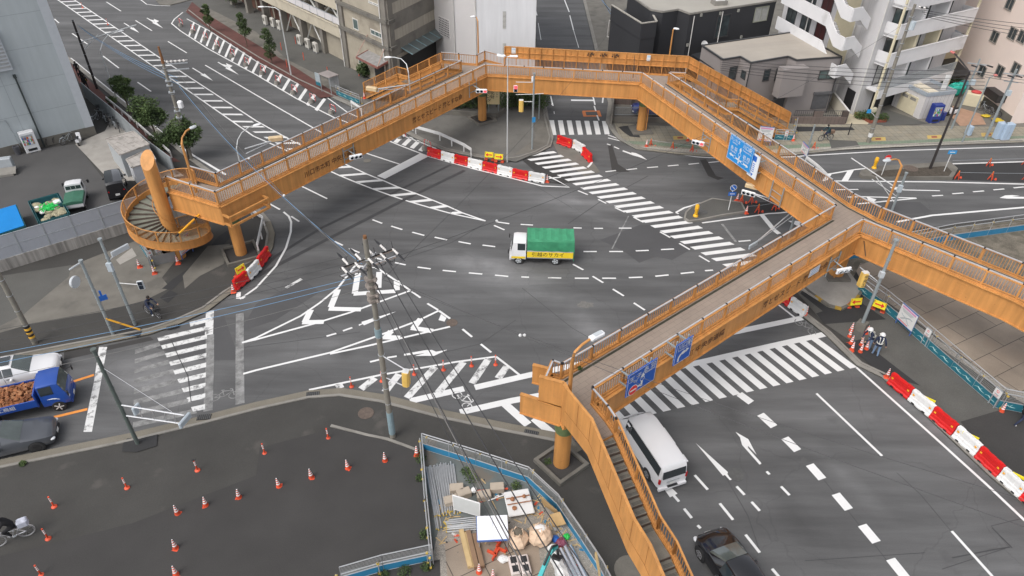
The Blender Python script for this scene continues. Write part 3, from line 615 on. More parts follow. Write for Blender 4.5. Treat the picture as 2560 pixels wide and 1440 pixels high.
# solid fence on the north side
def panelwall(pts,z0,parent=None,hh=1.95,drop=0,out=1,name='fence_panel'):
    a=MB(); L=(pts[1]-pts[0]).length; n=round(L/1.15); dz=Vector((0,0,1)); N=Vector((-(pts[1]-pts[0]).y,(pts[1]-pts[0]).x,0)).normalized()*out
    p,q=pts
    a.beam(p-dz*hh*.27,q-dz*hh*.27,.03,hh*.54); a.beam(p,q,.1,.07); a.beam(p-dz*hh*.27-N*.06,q-dz*hh*.27-N*.06,.1,.05); a.beam(p-dz*hh*.54-N*.06,q-dz*hh*.54-N*.06,.14,.06); a.beam(p-dz*(hh-.12),q-dz*(hh-.12),.06,.05)
    for i in range(n+1):
        c=p.lerp(q,i/n); a.box(c.x-N.x*.09,c.y-N.y*.09,c.z-hh/2,.06,.16,hh,az(p,q))
    for i in range(n):
        c=p.lerp(q,(i+.5)/n); a.box(c.x-N.x*.05,c.y-N.y*.05,c.z-hh*.27,.04,.08,hh*.5,az(p,q))
    m=int(L/.13)
    for i in range(m):
        c=p.lerp(q,i/m); a.tube(c-dz*hh*.55,c-dz*(hh-.1),.022,4,cap=False)
    a.beam(p-dz*hh,q-dz*hh,.24,.2)
    return bo(name,a,orange,parent)
panelwall(pw,DZ,hh=1.95,out=1)
g=MB()
for z in (5.3,4.0): g.beam(Vector((pw[0].x,pw[0].y+.1,z)),Vector((pw[1].x,pw[1].y+.1,z)),.2,.05)
g.beam(Vector((pw[0].x,pw[0].y+.12,4.65)),Vector((pw[1].x,pw[1].y+.12,4.65)),.05,1.35); bo('girder',g,orange)
b=MB()
for px in ((1346,139),(1286,120)): pass
for u in (.44,.46,.48): pass
# wrought silhouettes and notices on the north fence
M=None
def onwall(u,dz,w,h): 
    p=pw[0].lerp(pw[1],u); d=(pw[1]-pw[0]).normalized(); return face_frame(p+Vector((0,0,-dz))+Vector((d.y,-d.x,0))*.11,d,(0,0,1))
nt_=MB(); 
for u in (.05,.79):
    M=onwall(u,.32,0,0); nt_.T=M; nt_.add([(-.2,-.28,0),(.2,-.28,0),(.2,.28,0),(-.2,.28,0)],[(0,1,2,3)]); nt_.add([(-.14,.05,.004),(.14,.05,.004),(.14,.2,.004),(-.14,.2,.004)],[(0,1,2,3)],1); nt_.T=None
o=bo('notice',nt_,[white,mat('pale_blue',(.4,.55,.7))])
orn=MB()
for u in (.475,.545,.61):
    M=onwall(u,.3,0,0); orn.T=M
    for s_ in (((-.32,-.1),(-.2,.0)),((-.2,0),(-.05,-.05)),((-.05,-.05),(.1,.04)),((.1,.04),(.3,-.06)),((-.3,.12),(-.1,.1)),((0,.12),(.22,.14)),((-.1,-.18),(.12,-.16)),((-.2,0),(-.25,.16)),((.1,.04),(.12,.2)),((-.34,-.02),(-.2,-.14)),((.2,-.02),(.36,.1))):
        orn.path([(s_[0][0],s_[0][1],0),((s_[0][0]+s_[1][0])/2,(s_[0][1]+s_[1][1])/2+.04,0),(s_[1][0],s_[1][1],0)],.032,5)
    orn.T=None
bo('ornament',orn,black)
# columns
def column(px,py,r=.43,rot=0,pl=1.25,h=4.0,seg=20,z0=.1,rim=True):
    c=P(px,py,z0); a=MB(); a.lathe([(r,z0),(r,h-.55),(r*1.03,h-.5),(r*1.25,h)],seg,(c.x,c.y,0)); col=bo('column',a,orange,smooth=True)
    f=MB()
    if rim:
        for k in range(4):
            t=rot+k*math.pi/2; f.box(c.x+math.cos(t)*pl,c.y+math.sin(t)*pl,z0+.12,.18,pl*2-.18 if k%2 else pl*2+.18,.24+.006*k,t)
        f.box(c.x,c.y,z0+.05,pl*2-.25,pl*2-.25,.12,rot,m=1)
    else: f.box(c.x,c.y,z0+.08,pl*2,pl*2,.2,rot)
    bo('foundation',f,[conc_dirty,asph_dark],col)
    t=MB(); t.lathe([(r*1.03,h-1.25),(r*1.06,h-1.2),(r*1.3,h-.5),(r*1.3,h+.02)],seg,(c.x,c.y,0)); bo('column_cap',t,mat('green_cap',(.12,.17,.07),.7,.3,2),col,smooth=True); return c
cSE=column(1403,1160,rot=R(40),pl=.95); cE=column(2088,688,.5,rot=0,pl=.8,z0=.3,rim=False); cN=column(1601,327,.42,rot=R(8),pl=1.0,rim=False); cNW=column(1206,301,.42,rot=R(35),pl=1.0); cW=column(604,636,.42,rot=R(30),pl=1.15)
x=MB()
for c,t in ((cSE,R(-39)),(cE,R(20)),(cN,R(60)),(cNW,R(75)),(cW,R(70))): x.box(c.x,c.y,4.62,2.3,.9,1.2,t)
bo('crossbeam',x,orange)
# pipes down the columns
p=MB()
for c,dx,dy in ((cN,.5,-.15),(cE,-.3,-.5)): p.tube((c.x+dx,c.y+dy,.2),(c.x+dx,c.y+dy,4.2),.06,8)
bo('drain_pipe',p,orange)
pb=MB()
def pipe(*px,h0=5.2): pb.path([P(px[i],px[i+1],px[i+2]) for i in range(0,len(px),3)],.035,6)
pipe(1587,138,7.3,1582,200,5.2); pipe(1583,202,5.15,1583,212,4.9,1574,217,4.75,1572,228,4.4); pipe(1257,200,4.95,1257,208,4.7,1262,212,4.6,1262,222,4.2); pipe(2164,640,5.1,2160,602,5.1)
pipe(2170,580,5.1,2160,604,4.9,2172,607,4.7,2165,618,4.4)
bo('cable_pipe',pb,mat('brown_pipe',(.1,.06,.03),.7))
# west end bracket
w=MB()
for z,o_ in ((4.75,.75),(4.05,.75)):
    a=off(Q(541,480,640,433,h=RT),-o_); a=[Vector((q.x,q.y,z)) for q in a]; w.beam(a[0],a[1],.12,.14)
for u in (0,1):
    a=off(Q(541,480,640,433,h=RT),-.75)[u]; c=off(Q(541,480,640,433,h=RT),0)[u]
    for z in (4.75,4.05): w.beam((a.x,a.y,z),(c.x,c.y,z),.12,.14)
    w.beam((a.x,a.y,4.4),((a.x*.98+c.x*.02),(a.y*.98+c.y*.02),4.4),.14,.8)
bo('bracket',w,orange)
# south-east node: stub girders and solid panels
s=MB()
def vpanel(pa,pb_,z0,z1,w=.06,m=0,mb=s):
    a=Vector((pa.x,pa.y,(z0+z1)/2)); b=Vector((pb_.x,pb_.y,(z0+z1)/2)); mb.beam(a,b,w,z1-z0,m); 
    for z in (z0,z1): mb.beam((pa.x,pa.y,z),(pb_.x,pb_.y,z),.18,.05,m)
vpanel(P(1332,911,5.3),P(1372,921,5.3),4.05,5.3); vpanel(P(1301,984,5.3),P(1404,1017,5.3),4.0,5.3); vpanel(P(1349,940,6.9),P(1410,957,6.9),5.3,6.9); vpanel(P(1410,957,6.9),P(1419,974,6.9),4.2,6.9)
bo('end_panel',s,orange)
seam=MB()
for pa,pb_,zz in ((P(1349,940,6.9),P(1410,957,6.9),(5.9,6.25)),(P(1301,984,5.3),P(1404,1017,5.3),())):
    for z in zz: seam.beam(Vector((pa.x,pa.y-.04,z)),Vector((pb_.x,pb_.y-.04,z)),.012,.012)
# staircases
def lines_at(st,dr,segs,z):
    p=Vector((st.x,st.y,z)); out=[p.copy()]
    for run,drop in segs: p=p+dr*run-Vector((0,0,drop)); out.append(p.copy())
    return out
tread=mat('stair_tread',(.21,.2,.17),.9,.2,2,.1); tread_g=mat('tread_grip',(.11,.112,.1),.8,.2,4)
def staircase(start,hd,width,segs,leftrail,rightrail,name='staircase'):
    """start = right-hand top corner (deck level) going down, hd = heading, width to the left."""
    dr=Vector((math.sin(hd),math.cos(hd),0)); lf=Vector((-dr.y,dr.x,0)); z=DZ; a=MB(); p=Vector((start.x,start.y,DZ))
    for run,drop in segs:
        if drop==0:
            q=p+dr*run; a.prism([tuple(v)[:2] for v in (p,q,q+lf*width,p+lf*width)],z-.2,z,0,1); p=q; continue
        n=max(1,round(drop/.155)); 
        for i in range(n):
            z-=drop/n; q=p+dr*(run/n); a.prism([tuple(v)[:2] for v in (p,q,q+lf*width,p+lf*width)],z-.08,z,0,0)
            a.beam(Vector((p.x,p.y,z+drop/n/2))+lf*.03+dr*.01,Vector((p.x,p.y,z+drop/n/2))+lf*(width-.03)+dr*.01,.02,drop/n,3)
            c=p+dr*(run/n*.8)
            for u in (.12,.56):
                for e in (0,.055,.11):
                    a.beam(Vector((c.x,c.y,z+.004))+lf*width*u-dr*e,Vector((c.x,c.y,z+.004))+lf*width*(u+.34)-dr*e,.025,.012,2)
            p=q
    return bo(name,a,[tread,orange,tread_g,mat('riser',(.11,.085,.07),.8,.2,3)]),dr,lf
def solidpanel(pts,hh,parent,name='side_panel',joints=True):
    a=MB(); o=[]
    for p,q in zip(pts,pts[1:]):
        v=[p,q,q-Vector((0,0,hh)),p-Vector((0,0,hh))]; d=(q-p); N=Vector((-d.y,d.x,0)).normalized()*.04
        a.add([x_+N for x_ in v]+[x_-N for x_ in v],[(0,1,2,3),(7,6,5,4),(0,4,5,1),(1,5,6,2),(2,6,7,3),(3,7,4,0)])
        a.beam(p+Vector((0,0,.0)),q,.13,.07)
    x_=bo(name,a,orange_d if not joints else orange,parent)
    if joints:
        j=MB()
        P_=sub(pts,1.15)
        for i,c in enumerate(P_[1:-1]):
            d=(P_[i+2]-P_[i]); N=Vector((-d.y,d.x,0)).normalized()
            for s_ in (-1,1):
                j.tube(c+N*s_*.045-Vector((0,0,.1)),c+N*s_*.045-Vector((0,0,hh*.62)),.012,4)
        for p,q in zip(pts,pts[1:]):
            N=Vector((-(q-p).y,(q-p).x,0)).normalized()
            for s_ in (-1,1): j.tube(p+N*s_*.046-Vector((0,0,hh*.6)),q+N*s_*.046-Vector((0,0,hh*.6)),.012,4)
        bo('panel_joint',j,mat('joint_rust',(.3,.13,.035),.8,.2,3),x_)
    return x_
# SE stair
hd=R(157.8); sg=[(4.1,1.75),(1.25,0),(4.1,1.75),(1.25,0),(4.4,1.9)]
S0=P(1544,1043,RT); pL=P(1485,1056,6.9)
dr=Vector((math.sin(hd),math.cos(hd),0)); lf=Vector((-dr.y,dr.x,0)); wd=(pL-S0).dot(-lf)
st0=Vector((S0.x,S0.y,0))-lf*wd+lf*.0; st0=Vector((S0.x,S0.y,0))
stc,dr,_=staircase(st0-lf*wd,hd,wd,sg,None,None)
rl=lines_at(S0,dr,sg,RT)
q=P(1485,968,RT); rr=rail([q,P(1523,1012,RT),S0],1,girder=.6,parent=stc); rail(rl,1,girder=0,hand=False,parent=stc)
solidpanel([p-Vector((0,0,1.0)) for p in [S0]+rl[1:]],.55,stc,'stringer',False)
ll=lines_at(Vector((S0.x,S0.y,0))-lf*wd,dr,sg,6.9)
solidpanel(Q(1419,974,h=6.9)+ll,2.35,stc)
# NE stair
nS=Vector((15.9,63.95,0)); hd=R(91.5); sg=[(4.2,2.35),(1.2,0),(5.4,2.95)]
ns,dr,lf=staircase(nS,hd,1.7,sg,None,None)
rail(lines_at(nS,dr,sg,RT),1,girder=.5,parent=ns,hand=False)
far=Vector((pw[1].x,pw[1].y,0)); fl=lines_at(far,dr,[(10.8,5.3)],7.35); panelwall(fl,0,ns,out=1)
rail([r4[0],Vector((nS.x,nS.y,RT))],-1,girder=0)
# NW stair
wS=P(1108,147,RT); hd=R(-57.5); sg=[(4.6,2.6),(1.4,0),(5.0,2.8)]
drw=Vector((math.sin(hd),math.cos(hd),0)); lfw=Vector((-drw.y,drw.x,0))
ws,drw,lfw=staircase(Vector((wS.x,wS.y,0))-lfw*1.45,hd,1.45,sg,None,None)
rail(lines_at(wS,drw,sg,RT),-1,girder=.5,parent=ws,hand=False); rail(lines_at(P(1102,129,RT),drw,sg,RT),1,girder=.5,parent=ws,hand=False)
rail([r5[-1],wS],-1,girder=0); rail([wS,Vector((r5[-1].x,r5[-1].y,RT))],1,girder=0,hand=False,name='railing')
# spiral stair and its tower
tc=P(449,641,.1); tr_=.47; th=HT((449,641),(374,398),.1)
nst=36; a0=R(28); tot=R(500); Rin,Rout=.5,2.55; tm=MB(); rz=(DZ-.1)/nst
def cp_(t,r,z): return Vector((tc.x+r*math.cos(t),tc.y+r*math.sin(t),z))
for i in range(nst):
    t0=a0+tot*i/nst; t1=a0+tot*(i+1)/nst; z=DZ-rz*(i+1)
    pts=[cp_(t0,Rin,0),cp_(t0,Rout,0),cp_((t0+t1)/2,Rout,0),cp_(t1,Rout,0),cp_(t1,Rin,0)]; tm.prism([(p.x,p.y) for p in pts],z-.06,z,0,1)
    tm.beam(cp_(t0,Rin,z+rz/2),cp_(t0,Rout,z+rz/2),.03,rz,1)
sp=bo('spiral_staircase',tm,[mat('spiral_tread',(.2,.21,.17),.9,.2,2,.08),mat('riser',(0,0,0))])
t=MB(); vs=[]; n=28
for z,sl in ((.1,0),(th,.55)):
    for i in range(n):
        u=2*math.pi*i/n; vs.append((tc.x+tr_*math.cos(u),tc.y+tr_*math.sin(u),z+(math.sin(u)*sl if z>1 else 0)))
t.add(vs,[(i,(i+1)%n,(i+1)%n+n,i+n) for i in range(n)]+[tuple(range(n,2*n))]); bo('tower',t,orange,sp,smooth=True)
o=MB(); N=96; up=Vector((0,0,1))
def zt(u): return DZ-(DZ-.1)*u
ring=[cp_(a0+tot*u/N,Rout+.03,zt(u/N)) for u in range(N+1)]
o.path([p+up*1.12 for p in ring],.035,6)
for p,q in zip(ring,ring[1:]):
    o.add([p+up*.28,q+up*.28,q-up*.32,p-up*.32],[(0,1,2,3)]); k_=(Vector((tc.x,tc.y,p.z))-p).normalized()*.03
    o.add([p+up*.28+k_,q+up*.28+k_,q-up*.32+k_,p-up*.32+k_],[(3,2,1,0)]); o.beam(p+up*.28,q+up*.28,.08,.04); o.beam(p-up*.32,q-up*.32,.12,.04)
for i in range(0,N+1,6): o.box(ring[i].x,ring[i].y,ring[i].z+.68,.08,.08,.86,a0+tot*i/N)
for i in range(N*3):
    p=cp_(a0+tot*i/N/3,Rout+.03,zt(i/N/3)); o.tube(p+up*.28,p+up*1.1,.013,4,cap=False)
bo('outer_rail',o,orange,sp)
o=MB(); ring=[cp_(a0+tot*u/N,Rin+.12,zt(u/N)+.95) for u in range(N+1)]; o.path(ring,.028,6); bo('inner_rail',o,orange,sp)
# striped bar hung on the spiral stair, prop pillar, lower entrance board
o=MB(); pA,pB=P(507,528,4.2),P(441,590,4.0)
for i in range(12):
    o.tube(pA.lerp(pB,i/12),pA.lerp(pB,(i+1)/12),.07,8,m=1 if i in(3,11) else 0)
bo('clearance_bar',o,[mat('warning_yellow',(.85,.42,.03),.5,.05),black],sp)
o=MB(); c=P(441,641,.1); o.box(c.x-.35,c.y-.1,1.3,.32,.32,2.5,R(20)); bo('prop',o,mat('rusty_brown',(.15,.09,.05),.8,.3,3),sp)
# lettering on the girders
L_=MB()
def girdertext(a,b,u,s,size,z=4.62,o_=.175,side=-1):
    d=(b-a); p=a.lerp(b,u); dn=Vector((d.x,d.y,0)).normalized(); nrm=Vector((dn.y,-dn.x,0)); q=p+nrm*o_; q.z=z; text(L_,s,size,face_frame(q,dn,(0,0,1)))
def uat(a,b,px,z):   # fraction along a->b whose point at height z stands at photo column px
    best=min((abs(1280+CF*(lambda v:v.dot(CR)/v.dot(_fw))(Vector((a.x+(b.x-a.x)*i/400,a.y+(b.y-a.y)*i/400,z-CH)))-px),i/400) for i in range(401)); return best[1]
girdertext(r1[1],r1[2],uat(r1[1],r1[2],823,4.6),'川口市本町 中央歩道橋',.52); girdertext(r1[1],r1[2],uat(r1[1],r1[2],1092,4.6),'落とせスピード 落とすな命',.56)
girdertext(r3[0],r3[1],uat(r3[0],r3[1],1985,4.6),'落とせスピード 落とすな命',.56); girdertext(r3[0],r3[1],uat(r3[0],r3[1],1752,4.6),'本町 中央歩道橋',.5)
bo('lettering',L_,mat('dark_lettering',(.09,.035,.015),.7))
# manhole ring on the deck and small white notice by the text
n_=MB(); u=uat(r3[0],r3[1],2030,4.9); d=(r3[1]-r3[0]).normalized(); p=r3[0].lerp(r3[1],u)+Vector((d.y,-d.x,0))*.19; p.z=4.85; n_.T=face_frame(p,d,(0,0,1)); n_.box(0,0,0,1.1,.55,.02)
for i in range(3): n_.box(0,.15-.15*i,.012,.85,.05,.005,m=1)
n_.T=None; bo('notice',n_,[white,mat('notice_blue',(.2,.35,.65))])
# ---------------- buildings ----------------
class Face:   # an upright wall through ground points A,B; reads photograph points as (metres along, height)
    def __init__(s,A,B,out=None):
        s.A=Vector((A.x,A.y,0)); d=Vector((B.x-A.x,B.y-A.y,0)); s.L=d.length; s.d=d.normalized(); s.n=Vector((s.d.y,-s.d.x,0))
        if s.n.dot(Vector((0,0,0))-s.A)<0: s.n=-s.n      # faces the camera side
    def uz(s,x,y):
        r=CR*((x-1280)/CF)+CD*((y-720)/CF)+_fw; o=Vector((0,0,CH)); t=(s.A-o).dot(s.n)/r.dot(s.n); p=o+r*t; return (p-s.A).dot(s.d),p.z
    def pt(s,u,z,o=0): return s.A+s.d*u+s.n*o+Vector((0,0,z))
    def box(s,mb,u0,u1,z0,z1,o0,o1,m=0):
        c=s.pt((u0+u1)/2,(z0+z1)/2,(o0+o1)/2); mb.box(c.x,c.y,c.z,abs(u1-u0),abs(o1-o0),abs(z1-z0),math.atan2(s.d.y,s.d.x),m)
    def pbox(s,mb,x0,y0,x1,y1,o0,o1,m=0):
        a=s.uz(x0,y0); b=s.uz(x1,y1); s.box(mb,a[0],b[0],a[1],b[1],o0,o1,m); return a,b
winframe=mat('window_frame',(.62,.61,.58),.5,.05); winblack=mat('window_frame_dark',(.05,.05,.052),.4,.05)
pane=mat('window_glass',(.055,.068,.072),.1,.45,1.2,spec=.9); pane2=mat('window_glass_green',(.09,.13,.125),.15,.25,.7,spec=.8)
def window(par,org,F,x0,y0,x1,y1,fm=winframe,pm=pane,div=1,fw=.06,name='window',dp=.05,uz=None):
    (a,z1),(b,z0)=uz or (F.uz(x0,y0),F.uz(x1,y1)); 
    if a>b: a,b=b,a
    if z0>z1: z0,z1=z1,z0
    f=MB()
    for u in (a,b): F.box(f,u-fw/2,u+fw/2,z0,z1,-.02,dp)
    for z in (z0,z1): F.box(f,a-fw/2,b+fw/2,z-fw/2,z+fw/2,-.02,dp+.02)
    for i in range(1,div): u=a+(b-a)*i/div; F.box(f,u-fw/3,u+fw/3,z0+fw/2,z1-fw/2,-.02,dp-.01)
    w=obj(name,f,fm,par,org=org); g=MB(); F.box(g,a,b,z0,z1,-.02,.012); obj('pane',g,pm,w,org=org); return w
def building(name,label,foot,h,wm,rm=None,par=0,cat='building',z0=0.0):
    o=Vector((foot[0].x,foot[0].y,0)); t=thing(name,label,cat,o); w=MB(); w.prism([(p.x,p.y) for p in foot],z0,h,0)
    obj('wall',w,wm,t,org=o)
    if rm:
        r=MB(); c=Vector((sum(p.x for p in foot)/len(foot),sum(p.y for p in foot)/len(foot))); ins=[Vector((p.x,p.y)).lerp(c,.012) for p in foot]
        r.prism([(p.x,p.y) for p in ins],h-.05,h+.02,0)
        if par:
            n=len(foot)
            for i in range(n): 
                a=foot[i];b=foot[(i+1)%n]; r.beam((a.x,a.y,h+par/2),(b.x,b.y,h+par/2),.16,par+.06,1)
        obj('roof',r,rm,t,org=o)
    return t,o
def hdv(deg): return Vector((math.sin(R(deg)),math.cos(R(deg)),0))
# grey warehouse, upper left
sid=mat('grey_panel_wall',(.4,.44,.455),.6,.05,.4,.02,streak=(0,(1.5,1.5,.12),.06),spot=(.5,.68,(.26,.28,.3),.5)); trimm=mat('pale_trim',(.47,.5,.53),.5,.05)
C1=P(243,337); d1=(P(100,372)-C1).normalized(); s1=hdv(-43)
t,o=building('warehouse','tall grey panel-clad building with black downpipe at the top left',[C1,C1+d1*22,C1+d1*22+s1*16,C1+s1*16],17,sid)
F=Face(C1,C1+d1*10); a=MB(); F.box(a,.0,.75,.95,17,0,.06); obj('corner_trim',a,trimm,t,org=o)
a=MB(); F.box(a,0,22,0,.95,-.1,.035); obj('plinth',a,conc_dirty,t,org=o)
a=MB()
for z in (3.4,6.2,9.0,11.8,14.6): F.box(a,.76,22,z,z+.02,0,.004)
for u in (5.6,11.2,16): F.box(a,u,u+.02,1,17,0,.004)
obj('panel_joint',a,mat('joint_grey',(.2,.22,.24),.8),t,org=o)
a=MB(); p0=F.uz(107,356); p1=F.uz(27,187); a.path([F.pt(p0[0],.15,.12),F.pt(p0[0],p1[1]-.2,.12)],.07,8); F.box(a,p0[0]-.12,p0[0]+.12,p1[1]-.3,p1[1],0,.24); obj('downpipe',a,mat('dark_pipe',(.04,.05,.05),.5),t,org=o)
a=MB(); q0=F.uz(30,168); F.box(a,q0[0]+.0,q0[0]+3.2,q0[1]-.1,q0[1]+3.2,0,.35); 
for i in range(10): F.box(a,q0[0]+.1,q0[0]+3.1,q0[1]+.15+.3*i,q0[1]+.3+.3*i,.35,.4,1)
obj('louvre',a,[trimm,mat('louvre_grey',(.3,.31,.31),.6)],t,org=o)
a=MB(); q=F.uz(12,300); a.path([F.pt(q[0]+.6,q[1],.05),F.pt(q[0],q[1],.05),F.pt(q[0]-.3,.5,.05)],.025,6); obj('conduit',a,steel,t,org=o)
# old office block along the avenue
old=mat('old_render',(.37,.33,.26),.85,.14,.5,.05,spot=(.35,.55,(.22,.19,.15),.7)); oldd=mat('old_concrete_grey',(.2,.185,.16),.9,.16,.7,.06,spot=(.4,.56,(.12,.11,.1),.6)); cream=mat('cream_mosaic',(.42,.38,.31),.8,.08,1,.03,brick=(0,.5,.5,(.38,.345,.285),(.3,.27,.23)),spot=(.35,.6,(.27,.25,.21),.6)); oldred=mat('brown_red_wall',(.15,.075,.055),.9,.2,1); beige=mat('beige_band',(.5,.45,.35),.7,.12,.8,spot=(.6,.6,(.3,.26,.2),.6)); bracew=mat('brace_white',(.6,.6,.56),.5,.1)
K=P(985,228); k2=(P(810,136)-K).normalized(); k3=(P(1095,105)-P(1010,155)).normalized()
U0=Face(K,K+k2*10).uz(866,150)[0]
t,o=building('office_block','old beige concrete office block with diagonal steel braces beside the avenue',[K+k2*U0,K,K+k3*11,K+k3*11+k2*40,K+k2*48-k3*-2.2,K+k2*U0+k3*2.2],18,old)
F=Face(K,K+k2*10); FB_=Face(K+k3*2.2,K+k3*2.2+k2*10)
G_=Face(K,K+k3*10)
def fz(x,y): return F.uz(x,y)[1]
zc1=fz(975,125); zc2=fz(975,62); zb=F.uz(862,95)[1]
a=MB()
for z in (zc1,zc2,zc2+(zc2-zc1),zc2+2*(zc2-zc1)): F.box(a,-.3,U0+.1,z,z+.35,0,.4); G_.box(a,-.3,.9,z,z+.35,0,.4)
F.box(a,-.05,1.0,0,18,-.1,.22,1); G_.box(a,-.0,.9,0,18,-.1,.16,1); F.box(a,U0-.8,U0+.3,0,18,-.1,.22,1)
obj('cornice',a,[conc_dirty,oldd],t,org=o)
a=MB(); h3=zc2-zc1
for i in range(5): G_.box(a,.9,11,zc1-.9+i*h3,zc1+.7+i*h3,0,.1,1); G_.box(a,.9,11,zc1+.7+i*h3,zc1-.9+(i+1)*h3,0,.04,0)
G_.box(a,.9,11,.0,zc1-.9,0,.05,0); obj('side_wall_panel',a,[cream,oldd],t,org=o)
# recessed bays behind: columns, slabs, braces, glazing
a=MB(); b=MB(); c=MB(); e=MB(); nb=7; bw=5.4
for i in range(nb+1):
    u=U0+.3+i*bw; F.box(a,u-.35,u+.35,0,18,-.9,-.1,1)
for k in range(4):
    z=zb-.2+k*h3*1.15; F.box(a,U0-.2,U0+.3+nb*bw,z,z+1.25,-1.2,.15,0); F.box(a,U0-.2,U0+.3+nb*bw,z+1.25,z+1.35,-.2,.25,0); F.box(b,U0-.2,U0+.3+nb*bw,z+1.5,z+2.25,.05,.1)
    for i in range(nb*3): F.box(e,U0+i*bw/3,U0+.06+i*bw/3,z+1.3,z+2.3,.0,.12)
    F.box(e,U0-.2,U0+.3+nb*bw,z+2.27,z+2.33,.03,.13)
    zt=z+h3*1.15
    for i in range(nb):
        u=U0+.3+i*bw
        c.tube(F.pt(u+.4,z+1.4,-.5),F.pt(u+bw/2,zt-.1,-.5),.12,4); c.tube(F.pt(u+bw-.4,z+1.4,-.5),F.pt(u+bw/2,zt-.1,-.5),.12,4); c.tube(F.pt(u+.4,z+1.45,-.5),F.pt(u+bw-.4,z+1.45,-.5),.1,4); c.tube(F.pt(u+.4,zt-.15,-.5),F.pt(u+bw-.4,zt-.15,-.5),.1,4)
        if k<3: window(t,o,FB_,0,0,0,0,winframe,pane2,4,.08,uz=((u+.5,z+1.6),(u+bw-.5,zt-.2)))
for i in (1,2):
    u=U0+.3+i*bw; c.tube(F.pt(u+.4,.3,-.5),F.pt(u+bw/2,zb-.3,-.5),.1,4); c.tube(F.pt(u+bw-.4,.3,-.5),F.pt(u+bw/2,zb-.3,-.5),.1,4)
obj('gallery',a,[beige,oldd],t,org=o); obj('gallery_screen',b,mat('screen_white',(.62,.6,.6),.6,.06),t,org=o); obj('brace',c,bracew,t,org=o); obj('handrail',e,steel,t,org=o)
a=MB()
for i in range(3,nb): FB_.box(a,U0+.3+i*bw+.3,U0+.3+(i+1)*bw-.3,.0,zb-.3,0,.06)
obj('ground_floor_wall',a,oldred,t,org=o); a=MB(); F.box(a,U0+.7,U0+.2+bw,.1,zb-.25,-1,-.6); obj('ground_floor_panel',a,old,t,org=o)
for q in ((882,45,897,76,1),(927,72,970,103,4),(922,2,962,22,4),(896,138,906,162,1)): window(t,o,F,q[0],q[1],q[2],q[3],winframe,pane2,q[4],.08)
a=MB()
for u,z0,z1 in ((.9,0,18),(U0,.0,zb+.3),(U0,zb,18)): 
    c0=F.pt(u,0,.3); a.tube((c0.x,c0.y,z0),(c0.x,c0.y,z1),.07,8)
obj('downpipe',a,winframe,t,org=o)
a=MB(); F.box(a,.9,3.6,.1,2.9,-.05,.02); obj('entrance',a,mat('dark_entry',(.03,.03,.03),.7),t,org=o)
u0,z_=F.uz(962,143); a=MB()
pts=[F.pt(.3,zc1-1.6,1.6),F.pt(4.6,zc1-1.6,1.6),F.pt(4.6,zc1-1.2,0),F.pt(.3,zc1-1.2,0)]
a.add(pts+[p-Vector((0,0,.16)) for p in pts],[(0,1,2,3),(7,6,5,4),(0,4,5,1),(1,5,6,2),(3,2,6,7),(0,3,7,4)]); cn=obj('canopy',a,mat('canopy_grey',(.26,.25,.24),.6,.3,2),t,org=o)
a=MB(); 
for p,q in ((0,1),(1,2),(3,0)): a.beam(pts[p],pts[q],.1,.22,dz=-.06)
obj('canopy_edge',a,mat('canopy_edge',(.24,.1,.08),.7,.2),cn,org=o)
a=MB(); a.tube(pts[0],F.pt(.6,zc1+.6,.0),.05,6); a.tube(pts[1],F.pt(4.3,zc1+.6,0),.05,6); obj('stay',a,mat('stay_pink',(.4,.27,.22),.7),cn,org=o)
a=MB(); q=[G_.pt(u,z_,o_) for u,z_,o_ in ((2,4.2,.1),(9.5,4.2,.1),(9.5,3.7,1.5),(2,3.7,1.5))]; a.add(q+[p-Vector((0,0,.06)) for p in q],[(0,1,2,3),(7,6,5,4),(0,4,5,1),(2,6,7,3)])
for i in range(6): a.beam(q[0].lerp(q[1],i/5),q[3].lerp(q[2],i/5),.06,.1,1)
obj('side_canopy',a,[mat('canopy_glass',(.1,.12,.12),.3),mat('canopy_frame',(.2,.3,.33),.5)],t,org=o)
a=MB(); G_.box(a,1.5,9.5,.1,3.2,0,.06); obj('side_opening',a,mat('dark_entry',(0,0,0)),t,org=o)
# white tower block beside the side street
wt=mat('white_render',(.64,.62,.61),.75,.05,.3,.02); wt2=mat('white_render_bright',(.66,.665,.68),.7,.04,.3,.02,streak=(0,(2,2,.15),.05))
fp=Q(1092,160,1140,186,1192,190,1336,196,1328,100,1100,60)
t,o=building('white_block','plain white windowless block with slatted vents beside the side street',fp,20,wt)
F=Face(fp[2],fp[3]); a=MB(); F.box(a,.1,F.L-.02,0,20,0,.05); obj('front_panel',a,wt2,t,org=o)
a=MB()
for (x0,y0,x1,y1) in ((1257,28,1265,72),(1257,108,1265,145)):
    A,B=F.uz(x0,y0),F.uz(x1,y1); F.box(a,A[0],B[0],B[1],A[1],0,.06,1)
    for i in range(14): z=B[1]+(A[1]-B[1])*(i+.5)/14; F.box(a,A[0],B[0],z-.04,z+.04,.06,.1)
obj('louvre',a,[winframe,black],t,org=o)
F2=Face(fp[0],fp[1]); 
for z in (F2.uz(1122,70)[1],F2.uz(1122,70)[1]+4.2):
    a=MB(); F2.box(a,1.0,3.2,z-1.2,z+.8,0,.03,1)
    for i in range(9): F2.box(a,1.0,3.2,z-1.2+i*.25,z-1.1+i*.25,.0,.07)
    for i in range(8): F2.box(a,1.0+i*.31,1.06+i*.31,z-1.2,z+.8,.0,.07)
    obj('vent_block',a,[wt,black],t,org=o)
a=MB()
for fp_ in (fp[1],fp[2]): a.tube((fp_.x,fp_.y-.12,0),(fp_.x,fp_.y-.12,20),.06,8)
obj('downpipe',a,winframe,t,org=o)
